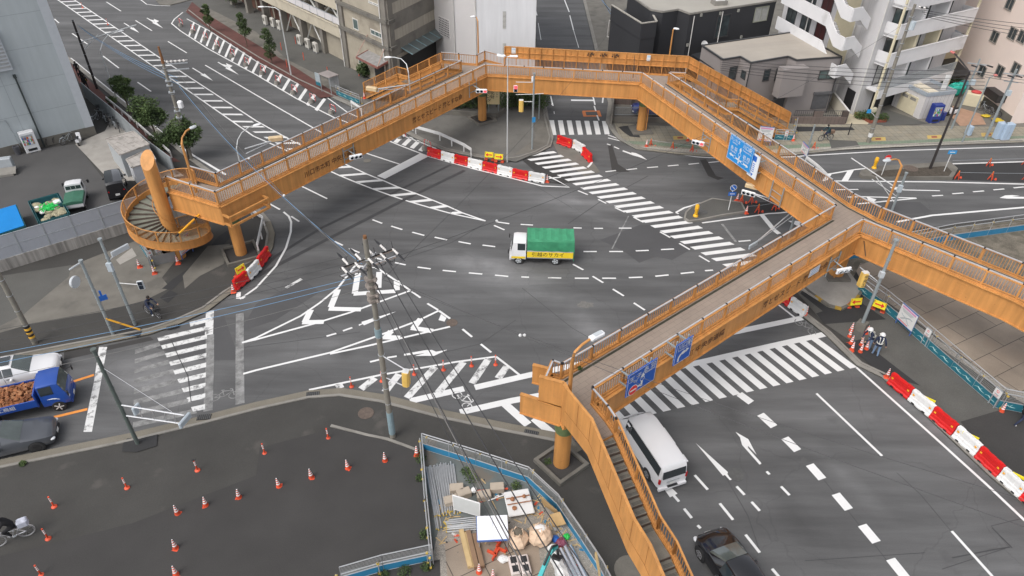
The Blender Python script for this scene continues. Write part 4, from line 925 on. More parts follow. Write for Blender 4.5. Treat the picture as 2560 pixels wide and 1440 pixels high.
# black house
bk=mat('charcoal_siding',(.036,.037,.041),.6,.08,.5,.03); rfg=mat('roof_grey',(.36,.34,.3),.85,.1,.3,.05,spot=(.25,.6,(.28,.265,.23),.6))
hb=7.8; rp=Q(1570,-14,1627,26,1657,31,1696,25,1725,36,1941,3,1900,-40,1580,-40,h=hb)
t,o=building('charcoal_house','two-storey charcoal house with a pale flat roof and corner terrace',rp,hb,bk,[rfg,conc],.12,'house')
ap=Q(1530,11,1605,57,1642,52,1627,26,1570,-14,h=hb-.4); a=MB()
a.prism([(p.x,p.y) for p in ap],0,hb-2.0); w_=obj('terrace',a,bk,t,org=o); a=MB()
for i in (0,1,2): 
    p,q=ap[i],ap[i+1]; a.beam((p.x,p.y,hb-1.3),(q.x,q.y,hb-1.3),.12,1.6,1); a.beam((p.x,p.y,hb-.45),(q.x,q.y,hb-.45),.2,.1,0)
obj('parapet',a,[rfg,bk],t,org=o)
F=Face(rp[4],rp[5]); a=MB()
for x_,y_ in ((1752,37),(1800,33),(1845,26),(1852,92),(1718,112)):
    u,z=F.uz(x_,y_); F.box(a,u-.12,u+.12,z-.15,z+.15,0,.15)
obj('vent',a,mat('vent_grey',(.3,.3,.27),.6),t,org=o)
window(t,o,F,1795,40,1817,90,winblack,pane,1,.14); window(t,o,F,1890,20,1915,50,mat('shutter_green',(.3,.31,.25),.6),mat('curtain',(.4,.4,.38),.7),2,.1)
a=MB()
for x_ in (1731,1800):
    u=F.uz(x_,60)[0]; a.tube(F.pt(u,hb-.2,.12),F.pt(u,.3,.12),.05,8)
obj('downpipe',a,winframe,t,org=o)
a=MB(); c=P(1797,11,hb); a.box(c.x,c.y,hb+.25,1.5,1.2,.5,R(10)); a.bbox(c.x,c.y,hb+.65,1.1,.9,.4,.12,R(10),1); obj('skylight',a,[conc,white],t,org=o)
dish=thing('satellite_dish','white satellite dish on the corner of the charcoal house','satellite dish',F.pt(F.uz(1752,112)[0],F.uz(1757,108)[1],.5)); a=MB(); a.lathe([(.02,.02),(.25,.06),(.42,.16),(.4,.18),(.22,.09),(.02,.06)],16); ob=obj('reflector',a,white,dish,smooth=True); ob.rotation_euler=(R(60),0,R(20)); a=MB(); a.tube((0,0,0),(0,.4,-.3),.025,6); a.tube((0,0,0),(.05,-.4,.1),.015,5); obj('arm',a,steel,dish)
# grey house with sloping front
gh=mat('warm_grey_siding',(.27,.245,.235),.7,.06,.4,.03); rfb=mat('roof_beige',(.38,.34,.29),.85,.1,.3,.05,brick=(R(-17),30,.9,(.36,.325,.28),(.3,.27,.235)))
hg=5.9; rp=Q(1755,115,1807,150,1851,143,1877,158,1970,142.5,1992,152,2037,148,2104,144,1987,81,h=hg)
t,o=building('grey_house','two-storey grey house with beige flat roof and stepped front',rp,hg,gh,[rfb,winblack],.1,'house')
F=Face(rp[6],rp[7]); window(t,o,F,2051,177,2083,196,winblack,pane2,2,.1)
A,B=F.uz(2035,236),F.uz(2063,270); a=MB(); F.box(a,A[0],B[0],B[1],A[1],0,.08); F.box(a,A[0]-.1,B[0]+.1,A[1],A[1]+.25,0,.22); obj('shutter',a,mat('shutter_dark',(.1,.1,.105),.5),t,org=o)
F=Face(rp[3],rp[4])
for q in ((1912,175,1920,200),(1942,172,1951,198),(1930,252,1938,265)): window(t,o,F,*q,winblack,pane,1,.08)
F=Face(rp[1],rp[2]); window(t,o,F,1826,168,1837,196,winblack,pane,1,.08)
F=Face(rp[2],rp[3]); window(t,o,F,1856,175,1862,198,winblack,pane,1,.08)
F=Face(rp[4],rp[5]); a=MB(); F=Face(rp[5],rp[6]); A=F.uz(1967,168); F.box(a,-1.9,.9,2.6,5.5,0,1.0); obj('bay',a,gh,t,org=o); a=MB(); F.box(a,-1.6,-.3,.15,2.3,0,.06); obj('door',a,winblack,t,org=o)
a=MB()
for p in (rp[7],rp[3]): a.tube((p.x,p.y-.1,.1),(p.x,p.y-.1,hg),.06,8)
obj('downpipe',a,winblack,t,org=o)
a=MB(); q=Q(1730,135,1763,127,1806,164,1786,172,h=4.6); a.prism([(p.x,p.y) for p in q],4.5,4.58)
for p in q: a.tube((p.x,p.y,.1),(p.x,p.y,4.5),.06,6)
obj('carport',a,mat('carport_black',(.03,.032,.035),.35),t,org=o)
# garden walls and gate in front of the grey house
wb=mat('brown_block_wall',(.17,.13,.115),.9,.15,1,.05,brick=(0,.4,.2,(.15,.12,.105),(.09,.07,.06)))
def wallthing(name,label,pts,h,w,m,cat='wall',group=None,cap=None,z0=0.1):
    o=Vector((pts[0].x,pts[0].y,0)); t=thing(name,label,cat,o,group=group); a=MB()
    for p,q in zip(pts,pts[1:]): a.beam((p.x,p.y,z0+h/2),(q.x,q.y,z0+h/2),w,h)
    obj('wall',a,m,t,org=o)
    if cap:
        a=MB()
        for p,q in zip(pts,pts[1:]): a.beam((p.x,p.y,z0+h+.03),(q.x,q.y,z0+h+.03),w+.06,.06)
        obj('coping',a,cap,t,org=o)
    return t,o
t,o=wallthing('garden_wall','low brown block garden wall with black railings before the grey house',Q(1975,311,2048,312,2110,312),.75,.2,wb)
a=MB(); e=Q(1980,311,2108,312,h=0)
for z in (1.0,1.5): a.beam((e[0].x,e[0].y,z),(e[1].x,e[1].y,z),.04,.04)
for i in range(26): p=e[0].lerp(e[1],i/25); a.box(p.x,p.y,1.2,.03,.03,.6)
obj('railing',a,winblack,t,org=o); a=MB(); p=P(2038,311); a.box(p.x,p.y,.8,.9,.3,1.3); p=P(2105,311); a.box(p.x,p.y,.8,.6,.3,1.3); obj('pier',a,wb,t,org=o)
t,o=wallthing('garden_wall','cream rendered garden wall between grey house and apartment block',Q(2075,262,2113,312),1.3,.15,mat('cream_wall',(.6,.56,.46),.8,.06),cap=winframe)
t,o=wallthing('garden_wall','dark stained retaining wall round the blue car parking space',Q(1527,312,1535,232,1500,225),1.0,.2,oldd)
t,o=wallthing('garden_wall','low dark block wall with bar fence in front of the blue car',Q(1532,306,1600,308,1690,309,1820,312),.55,.2,oldd)
a=MB(); e=Q(1535,304,1680,305)
for z in (.75,1.55): a.beam((e[0].x,e[0].y,z),(e[1].x,e[1].y,z),.04,.04)
for i in range(60): p=e[0].lerp(e[1],i/59); a.box(p.x,p.y,1.15,.025,.025,.8)
obj('bar_fence',a,steel,t,org=o)
t,o=wallthing('garden_wall','tall stained block wall behind the blue car',Q(1535,262,1700,268,1720,280),1.6,.15,wb)
# apartment block with balconies
ap_=mat('apartment_tile',(.6,.59,.595),.6,.05,.4,.02,brick=(0,.6,.15,(.57,.56,.565),(.48,.475,.48),.008,0)); apc=mat('apartment_cream',(.62,.56,.4),.75,.06); apw=mat('balcony_white',(.7,.695,.7),.6,.07,.6,.02,spot=(.5,.62,(.42,.41,.4),.5))
X=P(2130,290); fd=hdv(60); ld=hdv(-14)
t,o=building('apartment_block','tall white tiled apartment block with stacked balconies and zigzag outside stairs',[X,X+fd*13,X+fd*13+ld*14,X+ld*14-fd*2,X+ld*5-fd*2,X+ld*3.5],22,ap_)
F=Face(X,X+fd*10); LF=Face(X+ld*5-fd*2,X+ld*14-fd*2)
z1=F.uz(2170,214)[1]; 
sl=[3.0,5.75,8.5,11.25,14.0,16.75]
for k,z in enumerate(sl):
    a=MB(); L0,L1=.8,12.9
    F.box(a,L0,L1,z-.18,z,0,1.55)
    if k==0:
        F.box(a,L0,L1,z-.8,z+.1,1.45,1.57)
    else:
        F.box(a,L0,L1,z-.3,z+1.05,1.45,1.57); F.box(a,L0,L0+.12,z-.3,z+1.05,0,1.5); F.box(a,L1-.12,L1,z-.3,z+1.05,0,1.5); F.box(a,L0,L1,z+1.05,z+1.12,1.4,1.62)
    b_=obj('balcony',a,apw,t,org=o)
    if k==0:
        a=MB()
        for z_ in (.15,1.0): F.box(a,L0,L1,z+z_,z+z_+.05,1.48,1.54)
        for i in range(90): u=L0+(L1-L0)*i/89; F.box(a,u-.015,u+.015,z+.15,z+1.0,1.49,1.53)
        obj('balcony_rail',a,steel,b_,org=o)
    for u in (1.6,5.2,8.8): window(t,o,F,0,0,0,0,winblack,[pane,mat('curtain',(.4,.4,.38),.7),pane2][int(u+k*2)%3],2,.1,uz=((u,z+.1),(u+1.9,z+2.1)))
    a=MB(); F.box(a,4.3,4.7,z,z+2.5,0,1.3); F.box(a,8.0,8.3,z,z+2.5,0,1.3); obj('party_screen',a,apc if k==1 else apw,t,org=o)
    a=MB(); F.box(a,.65,.8,z-2.5,z+.1,1.3,1.5); F.box(a,12.9,13.05,z-2.5,z+.1,1.3,1.5); obj('post',a,apc,t,org=o)
# zigzag stairs on the left face
SF=Face(X+ld*5-fd*2+fd*.0,X+ld*14-fd*2)
S_=X+ld*.6-fd*.4
for k in range(1,6):
    z=sl[k]; a=MB()
    A=X+ld*4.6-fd*2.0; nrm=-Vector((fd.x,fd.y,0))
    # landing gallery with solid parapet, and a flight dropping towards the front
    g0=A+ld*0; g1=A+ld*8.5
    q=[g0,g1,g1+nrm*1.4,g0+nrm*1.4]; a.prism([(p.x,p.y) for p in q],z-.18,z); 
    a.beam(Vector((q[3].x,q[3].y,z+.45)),Vector((q[2].x,q[2].y,z+.45)),.12,1.3)
    f0=q[3]; f1=f0-ld*1.9; f2=f1-ld*1.4; zz=z-1.35
    dzv=Vector((0,0,1))
    a.beam(Vector((f0.x,f0.y,z+.4)),Vector((f1.x,f1.y,zz+.4)),.12,1.25); a.beam(Vector((f1.x,f1.y,zz+.4)),Vector((f2.x,f2.y,zz+.4)),.12,1.25)
    i0=f0-nrm*1.3; i1=f1-nrm*1.3; i2=f2-nrm*1.3
    a.beam(Vector((f2.x,f2.y,zz+.4)),Vector((i2.x,i2.y,zz+.4)),.12,1.25); a.prism([(p.x,p.y) for p in (f1,f2,i2,i1)],zz-.18,zz)
    for s_ in range(8):
        c=f0.lerp(f1,(s_+.5)/8)-nrm*.65; a.box(c.x,c.y,z-(s_+.5)*.17,1.2,.28,.16,math.atan2(nrm.y,nrm.x)); c=c-nrm*.0
        c=i1.lerp(i2,.5)+(nrm*-1)*(s_*.26+.2)
        if s_<6: a.box(c.x,c.y,zz-(s_+.5)*.2,.28,1.2,.16,math.atan2(nrm.y,nrm.x))
    e1=i2; e2=i2-nrm*1.6; a.beam(Vector((e1.x,e1.y,zz+.4)),Vector((e2.x,e2.y,zz-.8)),.12,1.15)
    obj('outside_stair',a,apw,t,org=o)
    for u in (.8,3.6,6.4):
        window(t,o,SF,0,0,0,0,winblack,pane if u>1 else mat('door_maroon',(.07,.02,.02),.5),2,.08,uz=((u,z+.05),(u+1.7,z+2.0)))
a=MB(); c=X+ld*2-fd*.3; 
for z_ in (0,):
    F3=Face(X+ld*3.5,X+ld*5-fd*2); F3.box(a,0.05,F3.L,2.9,22,0,.03)
obj('stair_wall',a,apc,t,org=o)
a=MB(); F3=Face(X,X+ld*3.5); F3.box(a,.5,1.8,.1,2.4,0,.08); obj('door',a,black,t,org=o)
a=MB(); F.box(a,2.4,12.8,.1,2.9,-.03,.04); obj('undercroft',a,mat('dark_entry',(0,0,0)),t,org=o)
a=MB(); p=X+ld*1.7; 
for p in (X+fd*.1,X+ld*3.4-fd*.1,X+ld*9-fd*2.15): a.tube((p.x-.1,p.y-.1,.1),(p.x-.1,p.y-.1,21),.06,8)
obj('downpipe',a,winframe,t,org=o)
# shed, red-and-cream workshop, pink block
sw=mat('shed_tile',(.62,.6,.59),.6,.05,.5,.02,brick=(0,.4,.12,(.6,.58,.57),(.38,.37,.36),.006,0))
c0=P(2295,300); a1=(P(2227,265)-c0); a2=(P(2365,292)-c0); a2=Vector((a2.x,a2.y,0)); a1=Vector((a1.x,a1.y,0))
t,o=building('store_shed','small white flat-roofed shed with cream double doors behind the blue vending machine',[c0,c0+a2,c0+a2+a1,c0+a1],2.55,sw,[mat('shed_roof',(.25,.25,.25),.8,.1),mat('shed_edge',(.33,.37,.41),.5)],.3,'shed')
F=Face(c0,c0+a1)
for n_,(x0,y0,x1,y1) in enumerate(((2264,241,2252,282),(2284,249,2271,295))):
    a=MB(); A,B=F.uz(x0,y0),F.uz(x1,y1); w=1.15; F.box(a,A[0]-w/2,A[0]+w/2,.15,2.05,0,.08,0); F.box(a,A[0]-w/2+.2,A[0]+w/2-.2,1.6,1.9,.08,.1,1); d_=obj('door',a,[apc,conc],t,org=o)
a=MB(); r_=[c0+a1*.15+a2*.2,c0+a1*.85+a2*.2,c0+a1*.85+a2*.55,c0+a1*.1+a2*.5]; a.prism([(p.x,p.y) for p in r_],2.6,2.75); obj('roof_sheet',a,mat('cream_sheet',(.68,.62,.5),.7,.1),t,org=o)
yl=mat('cream_siding',(.6,.5,.33),.7,.07,.5,.02); mar=mat('maroon_panel',(.2,.02,.025),.5,.08); cor=mat('corrugated_roof',(.33,.37,.41),.5,.12,.6,brick=(R(-15),.3,60,(.3,.34,.38),(.24,.27,.3),.02,0))
hw=5.2; rp=Q(2318,98,2440,82,2450,72,2375,46,2360,40,h=hw)
t,o=building('workshop','cream workshop with blue-grey corrugated roof and maroon corner beside the pink block',rp,hw,yl,[cor,conc_dirty],.08)
F=Face(rp[0],rp[1]); a=MB(); F.box(a,F.L-1.6,F.L,.1,hw-.1,0,.07); obj('maroon_corner',a,mar,t,org=o)
window(t,o,F,2350,112,2378,128,winblack,mat('maroon_window',(.07,.02,.02),.4),1,.1)
a=MB(); q=[F.pt(1.5,2.6,.05),F.pt(9.5,2.6,.05),F.pt(9.5,2.0,3.4),F.pt(1.5,2.0,3.4)]; a.add(q+[p-Vector((0,0,.1)) for p in q],[(0,1,2,3),(7,6,5,4),(0,4,5,1),(1,5,6,2),(2,6,7,3),(3,7,4,0)]); 
for p in q[2:]: a.tube(p,(p.x,p.y,.1),.06,6)
obj('carport',a,mat('carport_black',(0,0,0)),t,org=o)
t,o=wallthing('garden_wall','long grey yard wall between the white shed and the workshop',Q(2310,205,2410,172,2430,178),1.3,.15,conc_dirty)
pk=mat('pink_render',(.8,.68,.61),.75,.05,.4,.02,spot=(.3,.66,(.68,.57,.5),.5))
p0=P(2405,225); p1=P(2522,312); 
t,o=building('pink_block','tall pale pink block with small dark windows at the right edge',[p0,p1,p1+hdv(80)*14,p0+hdv(80)*14+hdv(-5)*8,p0+hdv(-5)*8],20,pk)
F=Face(p0,p1)
for x,y,w,h in ((2525,10,26,20),(2487,92,24,16),(2532,84,18,26),(2556,92,18,26),(2455,178,20,22),(2500,178,20,20),(2540,172,26,26)):
    a=F.uz(x,y); window(t,o,F,0,0,0,0,mat('pink_frame',(.3,.27,.24),.6),pane,2,.1,uz=((a[0]-.6,a[1]+.55),(a[0]+.6,a[1]-.55)))
a=MB(); F.box(a,0,F.L,.1,.9,0,.06); obj('plinth',a,conc_dirty,t,org=o)
a=MB(); A=F.uz(2500,235); F.box(a,A[0]-1.2,A[0]+1.2,A[1]-.5,A[1]+.3,0,.9); obj('awning',a,black,t,org=o)
# sheds and fences on the west side
shw=mat('shed_panel',(.4,.42,.43),.6,.08,1); shr=mat('shed_roof_dirty',(.4,.37,.34),.85,.2,1.5,.1,spot=(2,.55,(.2,.19,.17),.7),brick=(R(-49),.5,40,(.38,.35,.32),(.24,.22,.2),.012,0))
q=Q(300,386,372,360,333,328,265,346,h=2.3)
t,o=building('steel_shed','grey steel storage shed with dirty ribbed roof',q,2.25,shw,[shr,shr],.04,'shed')
q=Q(316,398,330,418,388,398,372,370,h=1.9)
t,o=building('steel_shed','lower whitish steel locker shed attached nearest the spiral stairs',q,1.85,mat('locker_white',(.55,.57,.6),.5,.06),[shr,shr],.04,'shed')
gf=mat('fence_panel_grey',(.36,.38,.42),.5,.05,.8,.02); gf2=mat('fence_panel_dull',(.28,.3,.31),.6,.08,.8)
def panelfence(name,label,pts,z0,z1,m,basem=None,cat='fence',step=1.8,mid=True):
    o=Vector((pts[0].x,pts[0].y,0)); t=thing(name,label,cat,o); a=MB(); f=MB(); b=MB()
    for p,q in zip(pts,pts[1:]):
        a.beam((p.x,p.y,(z0+z1)/2),(q.x,q.y,(z0+z1)/2),.04,z1-z0)
        for z in ([z0,(z0+z1)/2,z1] if mid else [z0,z1]): f.beam((p.x,p.y,z),(q.x,q.y,z),.07,.05)
        n=max(1,round((q-p).length/step))
        for i in range(n+1): c=p.lerp(q,i/n); f.box(c.x,c.y,(z0+z1)/2,.08,.1,z1-z0+.05,az(p,q))
        for i in range(n*2): c=p.lerp(q,(i+.5)/n/2); f.box(c.x,c.y,(z0+z1)/2,.015,.05,z1-z0,az(p,q))
        if basem: b.beam((p.x,p.y,z0/2),(q.x,q.y,z0/2),.2,z0)
    obj('panel',a,m,t,org=o); obj('frame',f,steel if m is gf else gf2,t,org=o)
    if basem: obj('base_wall',b,basem,t,org=o)
    return t
stw=mat('streaked_concrete',(.3,.285,.265),.9,.1,1,.05,streak=(R(-40),(3,3,.15),.35))
panelfence('panel_fence','long grey panel fence on a streaked concrete wall left of the spiral stairs',Q(-420,812,0,683,205,619,340,577,470,536),1.0,2.75,gf,stw)
panelfence('panel_fence','plain grey sheet fence along the red footway',Q(217,247,245,272,312,328,385,398,440,440),.1,1.8,gf2,None,step=3,mid=False)
# ---------------- cones, posts, barriers ----------------
cr=mat('cone_red',(.72,.09,.035),.55,.12,5,.05,rand=.3); cw=mat('reflective_white',(.8,.8,.8),.4,.04); bred=mat('barrier_red',(.66,.014,.014),.4,.1,1,.03,spot=(2.5,.62,(.45,.06,.045),.5),rand=.22); bwh=mat('barrier_white',(.74,.74,.73),.45,.07,1,.03,spot=(2.5,.6,(.5,.48,.43),.6),rand=.15); ylw=mat('sign_yellow',(.85,.72,.03),.45,.04); redp=mat('sign_red',(.7,.03,.03),.45,.04); sblue=mat('sign_blue',(.02,.13,.5),.4,.06,.8); amber=mat('amber_reflector',(.85,.4,.03),.3,.05)
used={}
def place(first,make,loc,rz,label,group,scale=None):
    if first not in used:
        t=make(); used[first]=t; t.location=loc; t.rotation_euler=(0,0,rz); t['label']=label
        if group: t['group']=group
        if scale: t.scale=(scale,)*3
        return t
    return dup(used[first],loc,rz,label,group,scale)
def mk_cone():
    t=thing('traffic_cone','','traffic cone'); a=MB(); a.bbox(0,0,.02,.37,.37,.045,.03); a.lathe([(.15,.04),(.14,.08)],14); obj('base',a,cr,t)
    a=MB(); r=lambda z:.13-.105*(z-.06)/.64; zs=[.06,.26,.34,.4,.48,.54,.62,.68,.7]
    for i in range(8): a.lathe([(r(zs[i]),zs[i]),(r(zs[i+1]),zs[i+1])],14,m=1 if i in(1,3,5,7) else 0)
    obj('cone_body',a,[cr,cw],t,smooth=True); return t
def cone(x,y,label,group=None,h=.1,rz=.2): c=P(x,y,h); t=place('cone',mk_cone,c,rz+rnd.uniform(-.5,.5),label,group); t.rotation_euler=(rnd.uniform(-.04,.04),rnd.uniform(-.04,.04),t.rotation_euler.z); return t
g_='traffic cones standing in the empty dark lot'
row=[(1042,1138),(963,1153),(870,1172),(779,1195),(698,1217),(598,1245),(515,1265),(445,1285)]
names=['at the fence corner end','second from the fence corner','third from the fence corner','fourth from the fence corner','fifth from the fence corner','sixth from the fence corner','seventh from the fence corner','at the far left end']
for (x,y),n in zip(row,names): cone(x,y,'striped traffic cone of the slanting lot row, '+n,g_)
cone(440,1372,'striped traffic cone in the lot, alone between the row and the bottom edge',g_); cone(441,1438,'striped traffic cone cut by the bottom edge of the lot',g_)
cone(1198,1432,'striped traffic cone on the brown steel plate of the works yard'); cone(1233,1447,'small striped cone at the bottom edge of the works yard')
cone(387,684,'striped cone at the end of the teal board below the spiral stairs'); cone(446,659,'striped cone beside the brown prop under the spiral stairs'); cone(350,668,'half hidden cone behind the teal board at the spiral stairs')
cone(584,730,'striped cone at the lower end of the red and white barriers near the round column'); cone(168,516,'striped cone between green container and green covered pickup'); cone(911,246,'striped cone behind the teal board at the north-west stairs')
cone(1368,455,'striped cone at the right end of the long curved barrier row',h=0); cone(1472,400,'striped cone at the lower end of the short curved barrier row',h=0); cone(1616,366,'white topped cone on the kerb left of the roped works',h=.1)
cone(1865,533,'striped cone at the lower left corner of the small island works',h=0); cone(1842,502,'striped cone at the upper left corner of the small island works',h=0); cone(1719,352,'striped cone on the tiled footway by the black manhole')
cone(2013,785,'striped cone at the end of the short barrier pair by the column island'); cone(1982,352,'striped cone right of the teal board at the north-east stairs'); cone(2217,943,'striped cone at the upper end of the long south-east barrier row'); cone(2503,1030,'striped cone at the corner of the wave-patterned board fence')
g2='cones bunched round the pole by the two workers'
for x,y,n in ((2127,828,'topmost on the left side by the grey pole'),(2123,843,'second from the top on the left'),(2126,860,'third from the top on the left'),(2129,876,'lowest on the left'),(2164,835,'behind the pole block beside the stooping worker'),(2152,864,'upper one on the right in front of the block'),(2150,881,'lowest on the right in front of the block'),(2165,874,'nearest the stooping worker\'s legs')): cone(x,y,'bunched striped cone, '+n,g2)
def mk_del():
    t=thing('delineator_post','','delineator post'); a=MB(); a.lathe([(.14,0),(.14,.03),(.1,.06),(.05,.09)],14); obj('base',a,cr,t); a=MB(); zs=[.07,.42,.5,.54,.61,.65,.72,.8]
    for i in range(7): a.lathe([(.042,zs[i]),(.042,zs[i+1])],10,m=1 if i in(1,3,5) else 0)
    obj('post',a,[cr,cw],t,smooth=True); return t
def deli(x,y,l,h=0,g='orange delineator posts'): return place('del',mk_del,P(x,y,h),0,l,g)
for x,y,l in ((136,1267,'orange post in the lot, uppermost of the three on the left'),(318,1220,'orange post in the lot, third from the left in the upper line'),(494,1176,'orange post in the lot with a black glove on top'),(662,1134,'orange post in the lot, second from the right in the line'),(821,1096,'orange post at the tip of the pale kerb strip'),(121,1347,'orange post right of the bottom left cyclist'),(104,1438,'orange post at the bottom edge of the lot')): deli(x,y,l,.1)
a=MB(); c=P(494,1176,.1); a.ball((c.x-.03,c.y,.93),.07,8,sq=(1.3,.8,.8)); a.tube((c.x,c.y,.93),(c.x+.12,c.y,.98),.03,6); o=obj('glove',a,black,None,org=c); o.location=c; tag(o,'black glove hung on an orange post in the lot','glove')
for x,y,l in ((879,967,'leftmost on the long edge line'),(955,953,'half hidden behind the tall pole'),(1036,936,'right of the yellow lamp box'),(1109,925,'third from the right'),(1179,915,'second from the right'),(1239,912,'at the right corner')): deli(x,y,'orange post on the hatched road triangle, '+l,0)
for x,y,l in ((207,20,'small red post on the hatched median near the top edge'),(270,62,'small red post on the hatched median below the first')): deli(x,y,l,0)
def mk_bar(col):
    def f():
        t=thing('water_barrier','','water barrier'); a=MB()
        pr=[(.21,.0),(.21,.1),(.15,.16),(.13,.3),(.1,.36),(.1,.6),(.12,.64),(.1,.76)]
        def ring(x,k=1): return [(x,y_*k,z) for y_,z in pr]+[(x,-y_*k,z) for y_,z in reversed(pr)]
        xs=[(-.5,.9),(-.485,1),(-.32,1),(-.3,.86),(-.1,.86),(-.08,1),(.08,1),(.1,.86),(.3,.86),(.32,1),(.485,1),(.5,.9)]
        a.loft([ring(x,k) for x,k in xs]); obj('body',a,col,t,smooth=False,bevel=.0)
        a=MB()
        for x in (-.33,.33): a.box(x,0,.78,.16,.14,.05)
        for x in (-.02,): a.box(x,0,.765,.3,.1,.03)
        obj('cap',a,col,t)
        for x in (-.38,.38):
            a=MB()
            for s_ in (-1,1): a.box(x,s_*.125,.5,.08,.02,.1)
            obj('reflector',a,amber,t)
        a=MB()
        for x in (-.25,.25): a.box(x,0,.045,.13,.43,.07)
        obj('fork_slot',a,black,t); return t
    return f
def barriers(pts,cols,h,lab,grp,over=.98):
    p=Q(*pts,h=h)
    for i,c in enumerate(p):
        a=p[max(i-1,0)]; b=p[min(i+1,len(p)-1)]; rz=az(a,b); L=(b-a).length/(1 if i in(0,len(p)-1) else 2)
        red=cols[i]=='R'; o='first second third fourth fifth sixth seventh eighth ninth'.split()[i]
        t=place('bar'+cols[i],mk_bar(bred if red else bwh),c,rz,('red' if red else 'white')+' plastic water barrier, '+o+' '+lab,grp); t.scale=(L*over,1.05,1.05)
barriers((1087,392,1121,402,1154,410,1189,419,1226,428,1263,437,1301,446,1342,453),'RWRWRWRW',0,'from the left in the long curved row','barriers in the long curved row')
barriers((1411,363,1447,376,1467,396),'RWR',0,'from the left in the short curved row','barriers in the short curved row')
barriers((661,652,636,685,604,712),'RWR',.1,'from the top beside the west column','barriers beside the west column',.93)
barriers((1955,752,1992,778),'RW',.05,'from the left of the pair by the column island','barriers by the column island')
barriers((2247,975,2300,1018,2354,1063,2412,1113,2468,1165,2524,1217,2580,1268),'RWRWRWR',.1,'from the top in the long south-east row','barriers in the long south-east row')
for x,y,n in ((2318,1000,'upper'),(2425,1092,'middle'),(2550,1196,'lower')):
    c=P(x,y,.7); a=MB(); a.beam((c.x-.3,c.y+.26,.8),(c.x+.3,c.y-.26,.8),.05,.18); t=thing('warning_board','narrow yellow warning board behind the south-east barrier row, %s one'%n,'sign',(c.x,c.y,.1)); obj('board',a,ylw,t,org=(c.x,c.y,.1)); a=MB(); a.tube((c.x,c.y,.1),(c.x,c.y,.8),.02,6); obj('stand',a,black,t,org=(c.x,c.y,.1))
# concrete weights with red and white bars along the avenue edge
def mk_cb():
    t=thing('barricade_block','','barricade'); a=MB(); a.lathe([(.3,0),(.3,.08),(.24,.38),(.2,.42)],10); obj('weight',a,conc,t,smooth=False)
    a=MB(); pts=[(0,0,.4),(0,0,1.0),(.12,0,1.08),(.9,0,1.1),(1.0,0,1.0),(1.0,0,.5)]
    a.path(pts[:2],.03,6,m=0); a.path([pts[1],pts[2]],.03,6,m=0)
    for i in range(5): a.tube((.12+i*.16,0,1.08+i*.004),(.28+i*.16,0,1.084+i*.004),.035,6,m=i%2)
    a.path(pts[3:],.03,6); a.tube((0,0,.6),(1.0,0,.6),.025,6,m=1); obj('bar',a,[redp,white],t); return t
cb=[(452,66),(482,82),(513,101),(542,121),(580,143),(615,165),(655,186),(692,211),(733,235),(778,257),(828,284),(1000,345),(1062,374)]
for i,(x,y) in enumerate(cb):
    c=P(x,y,0); o='first second third fourth fifth sixth seventh eighth ninth tenth eleventh twelfth thirteenth'.split()[i]
    t=place('cb',mk_cb,c,R(-46),'concrete weight with red and white bar in the ladder-marked strip, %s from the top left'%o,'concrete barricades along the avenue edge')
# plastic paddles with rope round the road works
def mk_pad():
    t=thing('barrier_paddle','','barrier post'); a=MB()
    a.path([(-.22,0,.0),(-.1,0,.35),(0,0,.8),(.1,0,.35),(.22,0,0)],.035,6); a.tube((-.13,0,.3),(.13,0,.3),.03,6); a.tube((0,-.22,0),(0,0,.75),.03,6); a.tube((0,.22,0),(0,0,.75),.03,6); obj('frame',a,cr,t)
    a=MB(); a.lathe([(.11,0),(.11,.02),(.06,.16),(.02,.18)],10,c=(.45,0,0)); obj('weight',a,cr,t); a=MB(); a.box(0,0,.62,.07,.05,.35); obj('reflector',a,amber,t); return t
pd=[(1626,366,'beside the white topped cone'),(1729,381,'leaning on the curved rope line, middle'),(1680,374,'between the two left posts of the curved rope'),(1772,383,'right end of the curved rope under the bridge'),(1852,508,'upper left of the small island works'),(1877,507,'upper middle of the small island works'),(1893,531,'lower middle of the small island works'),(1925,503,'upper right of the small island works'),(1935,524,'lower right of the small island works'),(2033,374,'at the kerb before the north-east cyclist'),(2391,447,'at the right end of the planted island'),(2470,415,'far side of the dark road works, left'),(2475,449,'near side of the dark road works, middle'),(2560,412,'far side of the dark road works, right'),(2562,450,'near side of the dark road works, right edge')]
for x,y,l in pd: place('pad',mk_pad,P(x,y,0),rnd.uniform(-.4,.4),'orange frame barrier post, '+l,'orange frame barrier posts with rope')
def rope(name,label,pts,r=.012,m=None,sag=0,cat='rope',fine=1):
    o=thing('rope','','rope') if False else None; a=MB(); q=[]
    for p,n in zip(pts,pts[1:]):
        k=8 if sag else 1
        for i in range(k): t=i/k; v=p.lerp(n,t); v.z-=sag*4*t*(1-t)*(n-p).length/20; q.append(v)
    q.append(pts[-1]); a.path(q,r,4,cap=False); o=obj(name,a,m or steel,org=pts[0]); o.location=pts[0]; return tag(o,label,cat)
def mid(*px,h=.65): return [P(px[i],px[i+1],0)+Vector((0,0,h)) for i in range(0,len(px),2)]
rope('rope','pale rope strung along the curved kerb works',mid(1616,366,1626,366,1680,374,1729,381,1772,383,1800,378)); rope('rope','pale rope along the upper side of the small island works',mid(1842,502,1877,507,1925,503,1990,505)); rope('rope','pale rope along the lower side of the small island works',mid(1865,533,1893,531,1935,524,1990,520)); rope('rope','pale rope on the near side of the dark road works',mid(2391,447,2475,449,2562,450,2900,455)); rope('rope','pale rope on the far side of the dark road works',mid(2375,417,2470,415,2560,412,2900,405))
